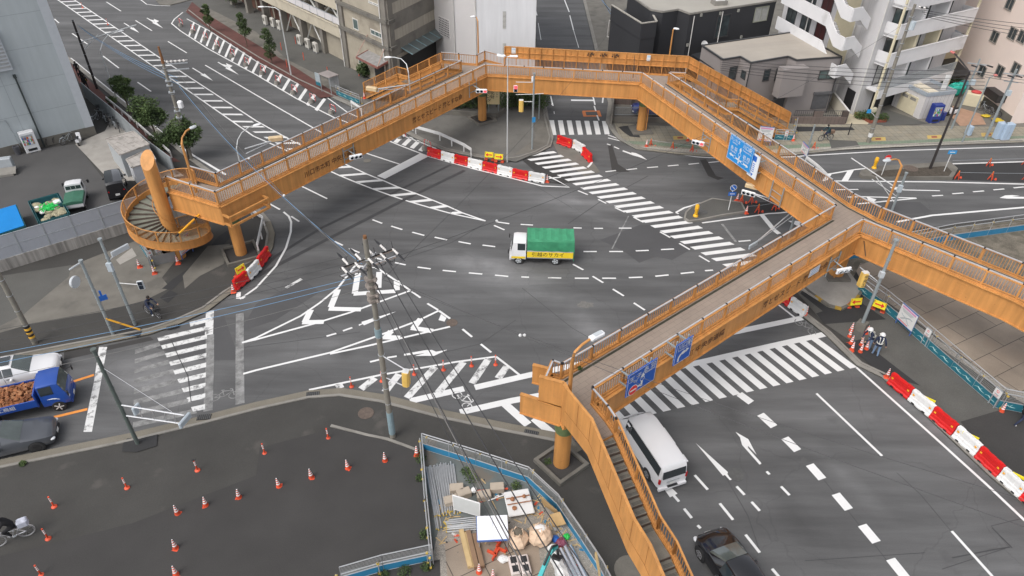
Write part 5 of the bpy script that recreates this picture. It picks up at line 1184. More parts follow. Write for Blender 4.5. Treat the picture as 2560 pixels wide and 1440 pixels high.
# traffic islands
a=MB(); e=Q(2146,441,2150,433,2178,423,2372,411,2392,428,2380,450,2185,449,2155,447); a.prism([(p.x,p.y) for p in e],0,.3); struct('traffic_island',a,conc_dirty); e=Q(2178,436,2195,427,2365,415,2380,429,2372,440,2195,442,h=.3); struct('soil',MB().sheet(e,.306),mat('dark_soil',(.07,.058,.045),1,.3,4,.4))
a=MB(); e=Q(1711,549,1714,535,1727,522,1780,500,1852,510,1863,532,1805,541,1747,553,1722,556); a.prism([(p.x,p.y) for p in e],0,.16); struct('traffic_island',a,asph_old); k=MB()
for i in range(len(e)): p,q=e[i],e[(i+1)%len(e)]; k.beam((p.x,p.y,.085),(q.x,q.y,.085),.14,.19)
struct('kerb',k,conc)
def pole_thing(name,label,cat,base,h,r0,r1,m,group=None,n=12):
    t=thing(name,label,cat,base,group=group); a=MB(); a.tube((0,0,0),(0,0,h),r0,n,r1); obj('pole',a,m,t,smooth=True); return t
def bollard(x,y,h0,lab):
    c=P(x,y,h0); t=thing('yellow_post',lab,'bollard',c); a=MB(); a.lathe([(.22,0),(.2,.1),(.13,.16),(.13,.5),(.17,.6),(.17,.95),(.12,1.05)],12); obj('post',a,mat('post_yellow',(.8,.43,.02),.45,.08),t,smooth=True); a=MB(); a.ball((0,-.15,.8),.09,8); a.ball((0,.15,.8),.09,8); obj('lamp',a,amber,t)
bollard(1739,540,.16,'fat yellow warning lamp post on the small concrete island'); bollard(2185,420,.3,'fat yellow warning lamp post at the tip of the planted island')
def roadsign(x,y,px,py,lab,kind,r=.28,h0=.1,facing=None,pr=.035,pm=white):
    c=P(x,y,h0); h=HT((x,y),(px,py),h0)-h0; t=pole_thing('road_sign',lab,'road sign',c,h,pr,pr,pm); f=R(180) if facing is None else R(facing)
    M=Matrix.Rotation(math.pi-f,4,'Z'); a=MB(); a.T=M
    M2=Matrix.Rotation(R(90),4,'X')
    def disc(z,rr,m,y_): 
        n=20; a.add([(rr*math.cos(2*math.pi*i/n),-y_,z+rr*math.sin(2*math.pi*i/n)) for i in range(n)]+[(rr*math.cos(2*math.pi*i/n),-y_+.01,z+rr*math.sin(2*math.pi*i/n)) for i in range(n)],[tuple(range(n)),tuple(range(2*n-1,n-1,-1))]+[(i,i+n,(i+1)%n+n,(i+1)%n) for i in range(n)],m)
    if kind=='noentry': disc(h-.2,r,0,.06); a.box(0,-.065,h-.2,r*1.4,.01,r*.36,m=1); obj('sign_plate',a,[redp,white],t)
    elif kind=='slash': disc(h-.2,r,1,.05); disc(h-.2,r*.85,0,.056); a.box(0,-.062,h-.2,r*1.6,.008,.06,m=1,ry=R(45)); a.box(0,-.06,h-.75,.62,.02,.34,m=0); a.box(0,-.072,h-.75,.4,.01,.07,m=1); obj('sign_plate',a,[sblue,white],t)
    elif kind=='blue': disc(h-.25,r,0,.06); a.box(0,-.066,h-.25,.1,.008,r*1.1,m=1); obj('sign_plate',a,[sblue,white],t)
    elif kind=='board': a.box(0,-.06,h-.15,.75,.02,.35,m=0); a.box(0,-.072,h-.15,.45,.01,.08,m=1); obj('sign_plate',a,[mat('sign_azure',(.03,.28,.6),.4),white],t)
    return t
roadsign(1821,525,1833,462,'round blue crossed sign over a small arrow board on the small island','slash',h0=.16); roadsign(2201,445,2219,388,'round red no-entry sign on a white post by the planted island','noentry',h0=.0); roadsign(2360,428,2383,376,'small blue arrow board on a white post at the planted island','board',h0=.3)
# ---------------- poles, lamps, signals ----------------
cpole=mat('concrete_pole',(.21,.195,.165),.85,.12,2,.05,spot=(1.5,.58,(.13,.12,.1),.7)); gpole=mat('grey_pole',(.3,.335,.345),.45,.08,2,metal=.2); dpole=mat('dark_pole_paint',(.035,.03,.03),.5,.1); lpole=mat('lamp_pole',(.6,.62,.62),.4,.05,2,metal=.2); ins=mat('insulator_white',(.75,.72,.69),.3,.05); rust=mat('rust_pole',(.2,.09,.035),.8,.2,3); sig=mat('signal_grey',(.5,.53,.55),.4,.05); redl=mat('signal_red_lit',(1,.05,.06),.4,0,emit=1.2); dl=mat('signal_lens',(.012,.018,.03),.15,0); lampw=mat('lamp_head_white',(.8,.81,.82),.35,.03)
def H_(b,t,h=.1): return HT(b,t,h)-h
def loc3(c,x,y,h): return P(x,y,h)-c     # photo point at level h, relative to c
def lamp(name,label,bx,by,h0,top,arm,mt,r0=.085,head='oval',group=None,headm=None,hz=None):
    """pole from ground point (bx,by) to photo point top; arm: photo points followed at the pole-top height (+given)"""
    c=P(bx,by,h0); h=H_((bx,by),top,h0); t=thing(name,label,'street lamp',c,group=group); pts=[Vector((0,0,0)),Vector((0,0,h*.35)),Vector((0,0,h))]
    for (x,y,dh) in arm: pts.append(P(x,y,h0+h+dh)-c)
    rr=[r0,r0*.8,r0*.6]+[r0*.5]*len(arm); a=MB(); a.path(pts,rr,8); obj('pole',a,mt,t,smooth=True)
    e=pts[-1]; d=(pts[-1]-pts[-2]); d.z*=.3; d.normalize(); q=d.to_track_quat('X','Z').to_matrix().to_4x4(); M=Matrix.Translation(e)@q; a=MB(); a.T=M
    if head=='oval': a.ball((.3,0,0),.2,12,sq=(1.9,.85,.45))
    elif head=='box': a.bbox(.35,0,0,.75,.3,.14,.05); a.box(.35,0,.075,.4,.2,.01,m=1)
    else: a.ball((.1,0,0),.18,10,sq=(1.3,1,.7))
    obj('lamp_head',a,[headm or lampw,sig],t,smooth=(head=='oval')); return t
lamp('street_lamp','curved white street lamp left of the round avenue trees',292,247,.1,(255,125),[(258,102,.25),(270,88,.4),(290,82,.45),(296,80,.45)],lpole)
lamp('street_lamp','white street lamp on a dark footed post along the brown footway',728,188,.1,(702,40),[(698,26,.3),(688,19,.45),(668,17,.5),(660,17,.5)],lpole)
lamp('street_lamp','white arched street lamp rising in front of the north-west stairs',1033,327,.1,(1021,180),[(1016,160,.5),(1003,147,.9),(985,143,1.0),(978,143,1.0)],lpole)
lamp('street_lamp','white arched street lamp behind the west span of the bridge',612,455,.1,(593,372),[(594,350,.4),(604,332,.7),(622,318,.9),(634,314,.95)],lpole)
lamp('street_lamp','tall twin-headed slim street lamp in front of the north span',1268,405,.1,(1268,142),[(1262,140,0)],lpole,.07,'box')
t=[o for o in bpy.data.objects if o.get('label','').startswith('tall twin')][0]; a=MB(); h=H_((1268,405),(1268,142)); a.bbox(.5,0,h+.05,.7,.25,.12,.05); a.tube((0,0,h),(.3,0,h+.05),.04,6); obj('lamp_head',a,lampw,t)
lamp('street_lamp','black leaning lamp post with red hood on the planted island',2325,421,.3,(2412,175),[(2405,155,.2),(2392,140,.4),(2386,134,.45)],dpole,.13,'oval',headm=mat('hood_red',(.55,.17,.15),.5))
lamp('street_lamp','grey post with red-hooded lamp near the pink block',2405,355,.1,(2478,195),[(2484,190,.1),(2487,189,.1)],gpole,.09,'dome',headm=mat('hood_red',(0,0,0)))
def blamp(label,px,py,h0,pts,head,r=.08):
    c=P(px,py,h0); t=thing('bridge_lamp',label,'street lamp',c,group='lamps fixed to the footbridge'); q=[P(x,y,h)-c for x,y,h in pts]; q[0]=Vector((0,0,0)); 
    q[1].x=q[1].y=0
    a=MB(); a.path(q,[r,r*.8]+[r*.55]*(len(q)-2),8); obj('pole',a,orange,t,smooth=True)
    d=(q[-1]-q[-2]); d.z=0; d.normalize(); M=Matrix.Translation(q[-1])@d.to_track_quat('X','Z').to_matrix().to_4x4(); a=MB(); a.T=M
    if head=='box': a.bbox(.32,0,.02,.8,.3,.16,.06); a.box(.38,0,.105,.45,.2,.01,m=1)
    else: a.ball((.2,0,0),.19,12,sq=(1.6,.9,.5))
    obj('lamp_head',a,[lampw if head!='grey' else sig,sig],t)
blamp('orange lamp post with long white head at the south-east bridge corner',1418,1052,4.4,[(0,0,0),(1424,905,HT((1418,1052),(1424,905),4.4)),(1437,880,9.4),(1455,862,9.6),(1478,846,9.7)],'box',.11)
h=HT((500,512),(457,360),4.4); blamp('orange lamp post with grey head by the spiral stairs',500,512,4.4,[(0,0,0),(457,360,h),(455,345,h+.3),(465,328,h+.5),(476,321,h+.55)],'grey',.1)
h=HT((1196,137),(1192,52),5.4); blamp('orange lamp post with small white head at the north-west corner',1196,137,5.4,[(0,0,0),(1192,52,h),(1191,43,h+.2),(1187,41,h+.3)],'oval',.08)
h=HT((1672,150),(1682,76),5.4); blamp('orange lamp post rising behind the north fence',1672,150,5.4,[(0,0,0),(1682,76,h),(1684,72,h+.1),(1686,71,h+.15)],'oval',.08)
h=HT((2195,570),(2246,412),4.6); blamp('orange lamp post with grey head outside the east span',2195,570,4.6,[(0,0,0),(2246,412,h),(2247,400,h+.2),(2238,398,h+.3),(2224,400,h+.3)],'grey',.09)
# utility poles
def crossarm(a,z,ang,L,n=3,up=.18,s=.05,off_=0):
    d=Vector((math.cos(ang),math.sin(ang),0)); p=Vector((0,0,z))+d*off_; a.beam(p-d*L/2,p+d*L/2,.08,.08)
    out=[]
    for i in range(n):
        q=p+d*L*(-.45+.9*i/(max(1,n-1))); out.append(q)
    return out
def upole(name,label,bx,by,top,r0=.19,r1=.12,m=cpole,h0=.1,h=None,cap=None):
    c=P(bx,by,h0); h=h or H_((bx,by),top,h0); t=thing(name,label,'utility pole',c); a=MB(); a.tube((0,0,0),(0,0,h),r0,14,r1)
    for i in range(int(h/1.2)): z=1.5+i*1.15; a.lathe([(r0*1.02,z),(r0*1.02,z+.03)],12,m=1) if z<h else None
    obj('pole',a,[m,steel],t,smooth=True); return t,c,h
t,UC,UH=upole('utility_pole','tall concrete utility pole crowded with insulators in the centre foreground',982,1092,(918,596),.165,.115)
a=MB(); a.tube((0,0,UH-1.9),(0,0,UH+.15),.1,8,.085); obj('pole_top',a,rust,t)
A1=P(879,648,UH-1.2)-UC; A2=P(962,618,UH-1.2)-UC; ang=math.atan2(A2.y-A1.y,A2.x-A1.x)
a=MB()
for z,o_ in ((UH-1.1,0),(UH-1.5,.25),(UH-1.1,.18)): crossarm(a,z,ang,2.7); 
a.beam(Vector((-.2,-.6,UH-1.3)),Vector((.2,.8,UH-1.3)),.07,.07); obj('crossarm',a,alum,t)
for i in range(9):
    k=-1.25+i*.31; p=Vector((math.cos(ang)*k,math.sin(ang)*k,UH-1.02)); a=MB(); s_=1 if i%2 else -1
    d=Vector((-math.sin(ang),math.cos(ang),0))*s_
    for j in range(4): a.ball(p+d*(.12+.13*j),.06,8,sq=(1,1,1))
    a.tube(p,p+d*.5,.02,5); obj('insulator',a,ins,t)
    a=MB(); a.path([p+d*.55,p+d*.85,p+d*1.15],[.05,.06,.02],6); obj('cable_clamp',a,black,t)
a=MB(); 
for i in range(6):
    k=-1.2+i*.45; p=Vector((math.cos(ang)*k,math.sin(ang)*k,UH-1.0)); a.path([p+Vector((0,.7,.0)),p+Vector((.15,.4,-.45)),p+Vector((.2,0,-.6)),p+Vector((.12,-.4,-.4)),p+Vector((0,-.7,0))],.018,5)
obj('jumper_wire',a,black,t)
a=MB()
for z in (UH-2.2,UH-2.6,UH-3.1,UH-3.4): a.box(.0,0,z,.5,.34,.12,ang); a.ball((.22,-.12,z),.09,6); a.ball((-.24,.1,z),.08,6)
obj('bracket',a,mat('bracket_mix',(.3,.26,.23),.6,.3,6),t)
a=MB()
for z,h_ in ((.3,1.7),(7.3,.5)): a.lathe([(.165,z),(.18,z+.04),(.175,z+h_),(.16,z+h_)],12)
obj('sleeve',a,mat('sleeve_blue_grey',(.22,.3,.33),.5),t)
t,WC,WH=upole('utility_pole','concrete utility pole with rust-brown top behind the avenue trees',478,396,(410,158),.17,.12)
a=MB(); a.tube((0,0,WH),(0,0,WH+1.4),.13,10,.08); obj('pole_top',a,rust,t); a=MB(); crossarm(a,WH-.1,R(15),2.2,off_=.8); crossarm(a,WH-.6,R(15),2.2,off_=.8); obj('crossarm',a,steel,t)
for i in range(6): 
    a=MB(); k=.0+i*.33; p=Vector((math.cos(R(15))*k,math.sin(R(15))*k,WH+.1)); a.ball(p,.1,8); a.tube(p,p+Vector((.1,.45,-.1)),.05,6); obj('insulator',a,ins,t)
a=MB(); a.bbox(.55,-.2,5.3,.4,.4,.6,.08); obj('transformer',a,lampw,t)
a=MB(); 
for z in (4,4.6,6.3,6.9,7.3): a.box(0,0,z,.5,.4,.09,.4)
obj('bracket',a,steel,t)
t,RC,RH=upole('utility_pole','tall leaning-looking concrete pole before the apartment block',2170,356,(2300,15),.19,.12)
a=MB(); crossarm(a,RH-.3,R(-35),1.9); obj('crossarm',a,alum,t); a=MB(); a.tube((.3,-.1,RH-2.1),(.3,-.1,RH-1.4),.25,10); obj('transformer',a,mat('pale_grey_blue',(.46,.52,.56),.5,.05),t); a=MB(); a.lathe([(.2,.6),(.21,.62),(.21,1.0),(.2,1.0)],12); obj('band',a,white,t)
for i in range(4): a=MB(); p=Vector((.3+i*.15,-.25-i*.12,RH-.15)); a.ball(p,.08,8); a.tube(p,p+Vector((.3,-.1,-.05)),.05,5); obj('insulator',a,black if i%2 else ins,t)
t,LC,LH=upole('utility_pole','dark weathered pole beside the grey warehouse corner',243,222,(178,52),.13,.1,dpole)
d0=P(203,100,8)-LC; t2=thing('sign_gantry','slim white sign arm reaching over the avenue from the dark pole','sign arm',LC); a=MB(); z=H_((243,222),(202,105)); 
a.tube((0,0,z),P(341,62,z+.9)-LC,.06,6); a.tube((0,0,z-.9),P(245,87,z+.5)-LC,.04,6); obj('arm',a,lpole,t2)
t,EC,EH=upole('utility_pole','tapered concrete pole with yellow-black base guard at the left edge',88,858,(5,716),.17,.12,cpole,h=11)
a=MB()
for i in range(6): a.lathe([(.185,.5+i*.16),(.185,.66+i*.16)],12,m=i%2)
obj('base_guard',a,[mat('guard_yellow',(.75,.42,.05),.6,.1),black],t)
for (bx,by,tx,ty,lab,r,m) in ((2378,322,2452,148,'thin grey pole left of the red-hooded lamp near the pink block',.1,gpole),(2463,348,2542,172,'grey utility pole beside the pale blue cabinets',.13,gpole),(2020,372,2024,308,'short grey capped post by the north-east cyclist',.1,gpole),(1972,240,1955,110,'slim pole against the grey house front',.07,gpole)):
    t,c,h=upole('utility_pole',lab,bx,by,(tx,ty),r,r*.75,m); 
    if r>=.1 and ty<200: a=MB(); crossarm(a,h-.5,R(-20),1.8); crossarm(a,h-1.2,R(-20),1.2); obj('crossarm',a,steel,t); a=MB(); a.box(.1,-.2,h-2.2,.35,.3,.5); obj('switch_box',a,mat('pale_grey_blue',(.46,.52,.56),.5,.05),t)
    if ty<200 and r>=.1:
        a=MB(); [a.path([(x_,-.3,h-.5),(x_+.5,-.5,h-.6)],.07,6) for x_ in (-.8,0,.7)]; obj('cable_joint',a,black,t)
t,NC,NH=upole('utility_pole','short concrete pole with frame bracket beside the charcoal house',1542,135,(1550,25),.15,.12,cpole,h0=.1)
a=MB(); z=NH-2; a.path([(0,0,z+.8),(-1.3,0,z+.8),(-1.4,0,z-1.2),(0,0,z-1.2)],.05,6); obj('frame_bracket',a,ins,t); a=MB(); a.box(.3,0,z-.4,.5,.3,1.2); obj('junction_box',a,mat('box_green',(.2,.22,.18),.6),t)
# signals on bridge and posts
def sighead(par,c,dirv,faces=3,lit=None,L=1.05,vert=False,hood=True):
    """dirv: unit vector the lenses face; box lies across it."""
    d=Vector((dirv.x,dirv.y,0)).normalized(); x=Vector((-d.y,d.x,0)); M=Matrix((x,-d,Vector((0,0,1)))).transposed().to_4x4(); M.translation=c; a=MB(); a.T=M; n=faces; w=L if not vert else .38; h=.36 if not vert else L
    a.bbox(0,0,0,w,.16,h,.05); o=obj('signal_housing',a,lampw if not vert else sig,par); 
    for i in range(n):
        k=(i-(n-1)/2)*L/n*.95; a=MB(); a.T=M; px,pz=(k,0) if not vert else (0,-k)
        if vert: a.box(px,-.09,pz,.26,.03,.26)
        else: a.lathe([(.13,-.09),(.13,-.12),(.01,-.125)],14,(px,0,pz),ax='Y')
        obj('lens',a,redl if lit==i else dl,o)
        if hood and not vert:
            a=MB(); a.T=M
            for j in range(6):
                t0,t1=math.pi*j/6,math.pi*(j+1)/6; a.add([(px+.15*math.cos(q),-y_,pz+.15*math.sin(q)) for q,y_ in ((t0,.08),(t1,.08),(t1,.24),(t0,.24))],[(0,1,2,3),(3,2,1,0)])
            obj('visor',a,sig,o)
    return o
def gsig(label,a_,b_,px,z,lit=None,dist=.75,facing=None,lab2=None):
    u=uat(a_,b_,px,z); d=(b_-a_).normalized(); n=Vector((d.y,-d.x,0)); p=a_.lerp(b_,u); base=Vector((p.x,p.y,0))+n*.2; t=thing('traffic_signal',label,'traffic light',(base.x,base.y,z)); B=Vector((base.x,base.y,z))
    a=MB()
    for k in (-.55,.55): a.beam(base+d*k+Vector((0,0,z-.7)),base+d*k+Vector((0,0,z+.8)),.07,.07); 
    for zz in (-.3,.4): a.beam(base-d*.55+Vector((0,0,z+zz)),base+d*.55+Vector((0,0,z+zz)),.06,.06)
    a.tube(base+Vector((0,0,z+.3)),base+n*dist+Vector((0,0,z+.1)),.04,6); a.tube(base+Vector((0,0,z-.3)),base+n*dist+Vector((0,0,z)),.04,6); a.tube(base+d*.4+Vector((0,0,z)),base+n*dist+Vector((0,0,z+.1)),.03,6)
    for k in (-.55,.55): a.tube(base+d*k+Vector((0,0,z-.7)),base+d*k-n*.1+Vector((0,0,z-.7)),.04,6)
    obj('bracket',a,gpole,t,org=B); f=facing or n; h=sighead(t,n*dist,f,3,lit); return t
gsig('three-lens signal hung on the north-west corner of the bridge',r1[1],r1[2],1178,4.9,2,facing=Vector((0,-1,0)),dist=1.0); gsig('three-lens signal hung on the middle of the west span',r1[1],r1[2],868,4.6,None,facing=Vector((.5,-1,0))); gsig('three-lens signal with red light on the north-east span',r1[3],r1[4],1770,4.7,2,facing=Vector((-.55,-1,0))); gsig('three-lens signal under the east corner of the bridge',r3[0],r3[1],2075,4.3,None,facing=Vector((.3,-1,-.4)))
# steel bracket on the inner side of the east corner
a=MB(); B=P(1935,460,4.6); 
def sigpole(label,bx,by,tx,ty,h0=.1,r=.09,m=gpole,cat='traffic light'):
    c=P(bx,by,h0); h=H_((bx,by),(tx,ty),h0); t=thing('signal_pole',label,cat,c); a=MB(); a.tube((0,0,0),(0,0,h),r,12,r*.85); a.lathe([(r*1.3,h),(r*1.3,h+.1)],10); 
    for z in (h*.45,h*.62,h*.8): a.lathe([(r*1.15,z),(r*1.15,z+.05)],10)
    obj('pole',a,m,t,smooth=True); return t,c,h
t,c,h=sigpole('grey signal pole with walking signal arm on the west corner',338,812,246,602,r=.1)
a=MB(); q=P(352,712,3.4)-c; a.tube((0,0,3.4),q,.03,6); q2=P(300,625,h-1)-c; a.tube((0,0,h-1.5),q2,.04,6); obj('arm',a,white,t); sighead(t,q,Vector((.2,-1,0)),2,None,.62,True)
a=MB(); a.T=Matrix.Translation(q2)@Matrix.Rotation(R(60),4,'Z'); a.bbox(0,0,0,1.2,.12,.35,.04); obj('signal_back',a,sig,t); a=MB(); a.box(.0,-.12,h-1.9,.3,.2,.6); obj('control_box',a,mat('pale_grey_blue',(.46,.52,.56),.5,.05),t)
t,c,h=sigpole('grey pole with round mirror sign and yellow guide bar on the west corner',283,836,197,657,r=.1)
a=MB(); q=P(188,705,h-.8)-c; a.tube((0,0,h-.05),q+Vector((0,0,.9)),.05,6); obj('arm',a,sig,t); a=MB(); a.T=Matrix.Translation(q)@Matrix.Rotation(R(80),4,'Z'); a.lathe([(.02,-.05),(.36,-.05),(.38,0),(.36,.1),(.05,.12)],18,ax='Y'); obj('round_sign',a,sig,t); a=MB(); a.T=Matrix.Translation(P(257,745,2.6)-c); a.box(0,0,0,.5,.03,.38,R(35)); a.box(-.1,.1,.3,.12,.03,.4,R(35)); obj('sign_plate',a,sblue,t)
b=thing('guide_bar','leaning yellow tube between the two poles on the west corner','guide bar',P(265,797,1.6)); a=MB(); a.tube((0,0,0),P(350,824,.2)-P(265,797,1.6),.06,8); obj('tube',a,mat('warning_yellow',(0,0,0)),b)
t,c,h=sigpole('slender dark-green pole with long ladder arm over the west crossing',345,1110,230,878,r=.11,m=mat('pole_greygreen',(.1,.12,.11),.5,.1))
q1=P(460,1042,4.3)-c; q0=P(463,1060,3.9)-c; z1=HT((345,1110),(300,1010),.1)-.1; z2=HT((345,1110),(308,1040),.1)-.1
a=MB(); a.tube((0,0,z1),P(460,1038,z1*.98)-c,.04,6); a.tube((0,0,z2),P(461,1060,z2*.98)-c,.04,6)
for k in (.3,.5,.7,.85): 
    u_=(Vector((0,0,z1))).lerp(P(460,1038,z1*.98)-c,k); v_=(Vector((0,0,z2))).lerp(P(461,1060,z2*.98)-c,k); a.tube(u_,v_,.025,5)
a.tube((0,0,h-1.1),P(430,1030,z1)-c,.012,4)
obj('arm',a,alum,t)
for px_,py_,k in ((462,1050,0),(341,1022,1)):
    a=MB(); a.T=Matrix.Translation(P(px_,py_,(z1+z2)/2+.1)-c)@Matrix.Rotation(R(75),4,'Z'); a.bbox(0,0,0,.9 if not k else .5,.16,.34 if not k else .5,.05); obj('signal_housing',a,mat('pale_grey_blue',(.46,.52,.56),.5,.05),t)
def yellowbox(par,q,rz,txt=None,w=.42,h=1.05,col=(.72,.5,.14),top=True,roll=0):
    M=Matrix.Translation(q)@Matrix.Rotation(rz,4,'Z')@Matrix.Rotation(roll,4,'Y'); a=MB(); a.T=M; n=[]
    a.loft([[(x,y,z*k) for x,y in ((-w/2,-.12),(-w/4,-.2),(w/4,-.2),(w/2,-.12),(w/2,.16),(-w/2,.16))] for z,k in ((-h/2,1),(h/2,1))]); a.box(0,-.0,h/2+.02,w*.9,.3,.05,m=1)
    if txt:
        for i,ch in enumerate(txt): text(a,ch,.28,M.inverted()@(M@face_frame((0,-.21,.3-.32*i),(1,0,0),(0,0,1))),2)
    return obj('lamp_box',a,[mat('box_yellow',(.72,.47,.12),.5,.1),white,winblack],par)
t,c,h=sigpole('grey pole with box sign at the south-east construction corner',2150,824,2243,603,r=.11)
hb_=HT((2150,824),(2195,720),.1); yellowbox(t,P(2158,698,hb_-.1)-c,R(10),'中央工'); a=MB(); a.tube((0,0,hb_+.3),P(2150,668,hb_+.4)-c,.03,6); a.tube((0,0,hb_-.5),P(2165,710,hb_-.5)-c,.03,6); a.box(-.12,-.12,h-2.4,.26,.26,.4); obj('arm',a,sig,t); a=MB(); a.lathe([(.5,0),(.42,.62)],4,(0,0,0)); obj('footing',a,conc_dirty,t)
t,c,h=sigpole('grey signal pole with red walking man and yellow box north of the curved barriers',1330,373,1332,185,r=.09)
zz=HT((1330,373),(1331,230),.1)-.1; a=MB(); a.tube((0,0,zz+.9),(-1.6,0,zz+.9),.03,6); a.tube((0,0,zz-.2),(-1.6,0,zz-.25),.03,6); a.tube((0,0,zz-.9),(-.9,0,zz-.9),.03,6); a.tube((0,0,zz+.2-.4),(.9,.2,zz-.2),.03,6); obj('arm',a,white,t); sighead(t,Vector((-1.62,0,zz+.3)),Vector((0,-1,0)),2,0,.62,True); yellowbox(t,Vector((-1.1,0,zz-1.3)),0,None); a=MB(); a.box(-.15,0,zz+1.2,.16,.2,.4); obj('control_box',a,lampw,t)
a=MB(); a.T=Matrix.Translation((.08,-.1,zz-2.6)); a.box(0,0,0,.32,.03,.5,R(20)); obj('flag_sign',a,mat('sign_azure',(0,0,0)),t)
t,c,h=sigpole('thin grey post behind the north signal pole',1347,298,1349,222,r=.07)
t,c,h=sigpole('galvanised pole carrying long signal arm at the east corner of the junction',1968,605,1990,465,h0=0,r=.1)
a=MB(); zt=h-1.6; e1=P(1872,480,zt+.4)-c; e2=P(1883,612,zt-.6)-c
for e_ in (e1,e2):
    a.tube((0,0,zt),e_,.045,6); a.tube((0,0,zt-.6),e_,.035,6)
a.tube((0,0,zt),(.6,.3,zt),.04,6); obj('arm',a,alum,t); sighead(t,e1+Vector((0,0,-.1)),Vector((-.6,-1,0)),3,None); a=MB(); a.T=Matrix.Translation(e2)@Matrix.Rotation(R(40),4,'Z'); a.bbox(0,0,0,1.0,.12,.34,.05); obj('signal_back',a,mat('pale_grey_blue',(.46,.52,.56),.5,.05),t)
a=MB(); a.T=Matrix.Translation(e1+Vector((.25,.3,.35)))@Matrix.Rotation(R(-30),4,'Z'); a.bbox(0,0,0,1.0,.35,.3,.06); obj('lamp_box',a,mat('cream_box',(.6,.46,.28),.6),t); a=MB(); a.box(-.1,-.1,zt+.5,.25,.2,.5); obj('control_box',a,mat('pale_grey_blue',(.46,.52,.56),.5,.05),t)
t,c,h=sigpole('galvanised pole with crossed white arms outside the east span',2228,530,2262,432,h0=0,r=.1)
a=MB(); zt=h-1.5; e1=P(2128,395,zt+1.8)-c; a.tube((0,0,zt),e1,.045,6); a.tube((0,0,zt-1.2),P(2190,442,zt+.9)-c,.035,6); a.tube((0,0,zt-.6),P(2180,448,zt+.9)-c,.03,6); obj('arm',a,white,t); a=MB(); a.box(-.1,-.1,zt+.2,.3,.25,.6); obj('control_box',a,mat('pale_grey_blue',(.46,.52,.56),.5,.05),t)
# hung pedestrian signal by the east column, yellow box on the centre pole
t=thing('traffic_signal','small two-lens walking signal hanging beside the east bridge column','traffic light',P(2062,665,3.4)); sighead(t,Vector((0,0,-.2)),Vector((0,-1,0)),2,None,.62,True); a=MB(); a.tube((0,0,.1),(.1,.3,.9),.03,6); obj('hanger',a,sig,t)
hh_=HT((982,1092),(953,880),.1); t=thing('lamp_box_sign','yellow and white lamp box bracketed on the centre utility pole','traffic light',(UC.x,UC.y,hh_)); yellowbox(t,P(1015,945,hh_-1.0)-Vector((UC.x,UC.y,hh_)),R(-8),None,.36,.92,roll=.05); a=MB(); a.tube((0,0,-.2),P(1015,925,hh_-.2)-Vector((UC.x,UC.y,hh_)),.03,6); a.tube((0,0,-1.7),P(1010,965,hh_-1.5)-Vector((UC.x,UC.y,hh_)),.03,6); obj('arm',a,alum,t)

for (ax,ay,bx,by,h,lab,rz_) in ((1018,212,930,224,5.2,'cream backed signal on a grey arm from the arched lamp by the north-west stairs',-.35),(612,372,690,349,5.6,'cream backed signal on a white arm behind the west span',.3)):
    A=P(ax,ay,h); B=P(bx,by,h); t=thing('traffic_signal',lab,'traffic light',A); a=MB(); a.tube((0,0,0),B-A,.05,6); a.tube((0,0,-.4),B-A,.035,6); obj('arm',a,sig,t); a=MB(); a.T=Matrix.Translation(B-A)@Matrix.Rotation(rz_,4,'Z'); a.bbox(0,0,.1,1.1,.4,.34,.06); obj('lamp_box',a,mat('cream_box',(.6,.46,.28),.6),t); a=MB(); a.T=Matrix.Translation(B-A)@Matrix.Rotation(rz_,4,'Z'); a.bbox(0,.3,-.1,1.05,.12,.34,.04); obj('signal_housing',a,lampw,t)
# ---------------- vehicles ----------------
chrome=mat('rim_metal',(.33,.33,.34),.35,.1,4,metal=.5); lampg=mat('headlamp_glass',(.7,.72,.74),.1,.03); tl=mat('tail_lamp',(.45,.01,.015),.25,.05); plate=mat('plate_white',(.75,.75,.72),.5,.03)
def wheels(t,pos,r=.31,w=.2,rimm=None):
    for x,y in pos:
        a=MB(); a.lathe([(r*.72,-w/2),(r*.95,-w/2),(r,-w/2+.03),(r,w/2-.03),(r*.95,w/2),(r*.72,w/2)],22,(x,y,r),ax='Y'); o=obj('wheel',a,rubber,t)
        s_=1 if y>0 else -1; a=MB(); a.lathe([(r*.62,-.01),(r*.58,.02),(r*.3,-.01),(.03,.02)],18,(x,y+s_*w/2*.9,r),ax='Y')
        for i in range(5):
            q=2*math.pi*i/5; a.box(x+math.cos(q)*r*.36,y+s_*(w/2*.9+.015),r+math.sin(q)*r*.36,r*.62,.03,.06,ry=-q)
        a.lathe([(r*.64,-.02),(r*.62,.0)],18,(x,y+s_*w/2*.9,r),m=1,ax='Y'); obj('rim',a,[rimm or chrome,black],o)
glass_w=mat('windscreen_glass',(.1,.12,.115),.05,.3,1.5,spec=1)  # paler than the side glass: sky reflection put into the base colour
def cring(x,zl,zb,zt,w,wt):
    h=[(-w*.88,zl),(-w,zl+.12),(-w*1.01,zl+(zb-zl)*.55),(-w*.96,zb),(-wt,zt-.05),(-wt*.86,zt),(0,zt+.025)]
    return [(x,y,z) for y,z in h]+[(x,-y,z) for y,z in reversed(h[:-1])]
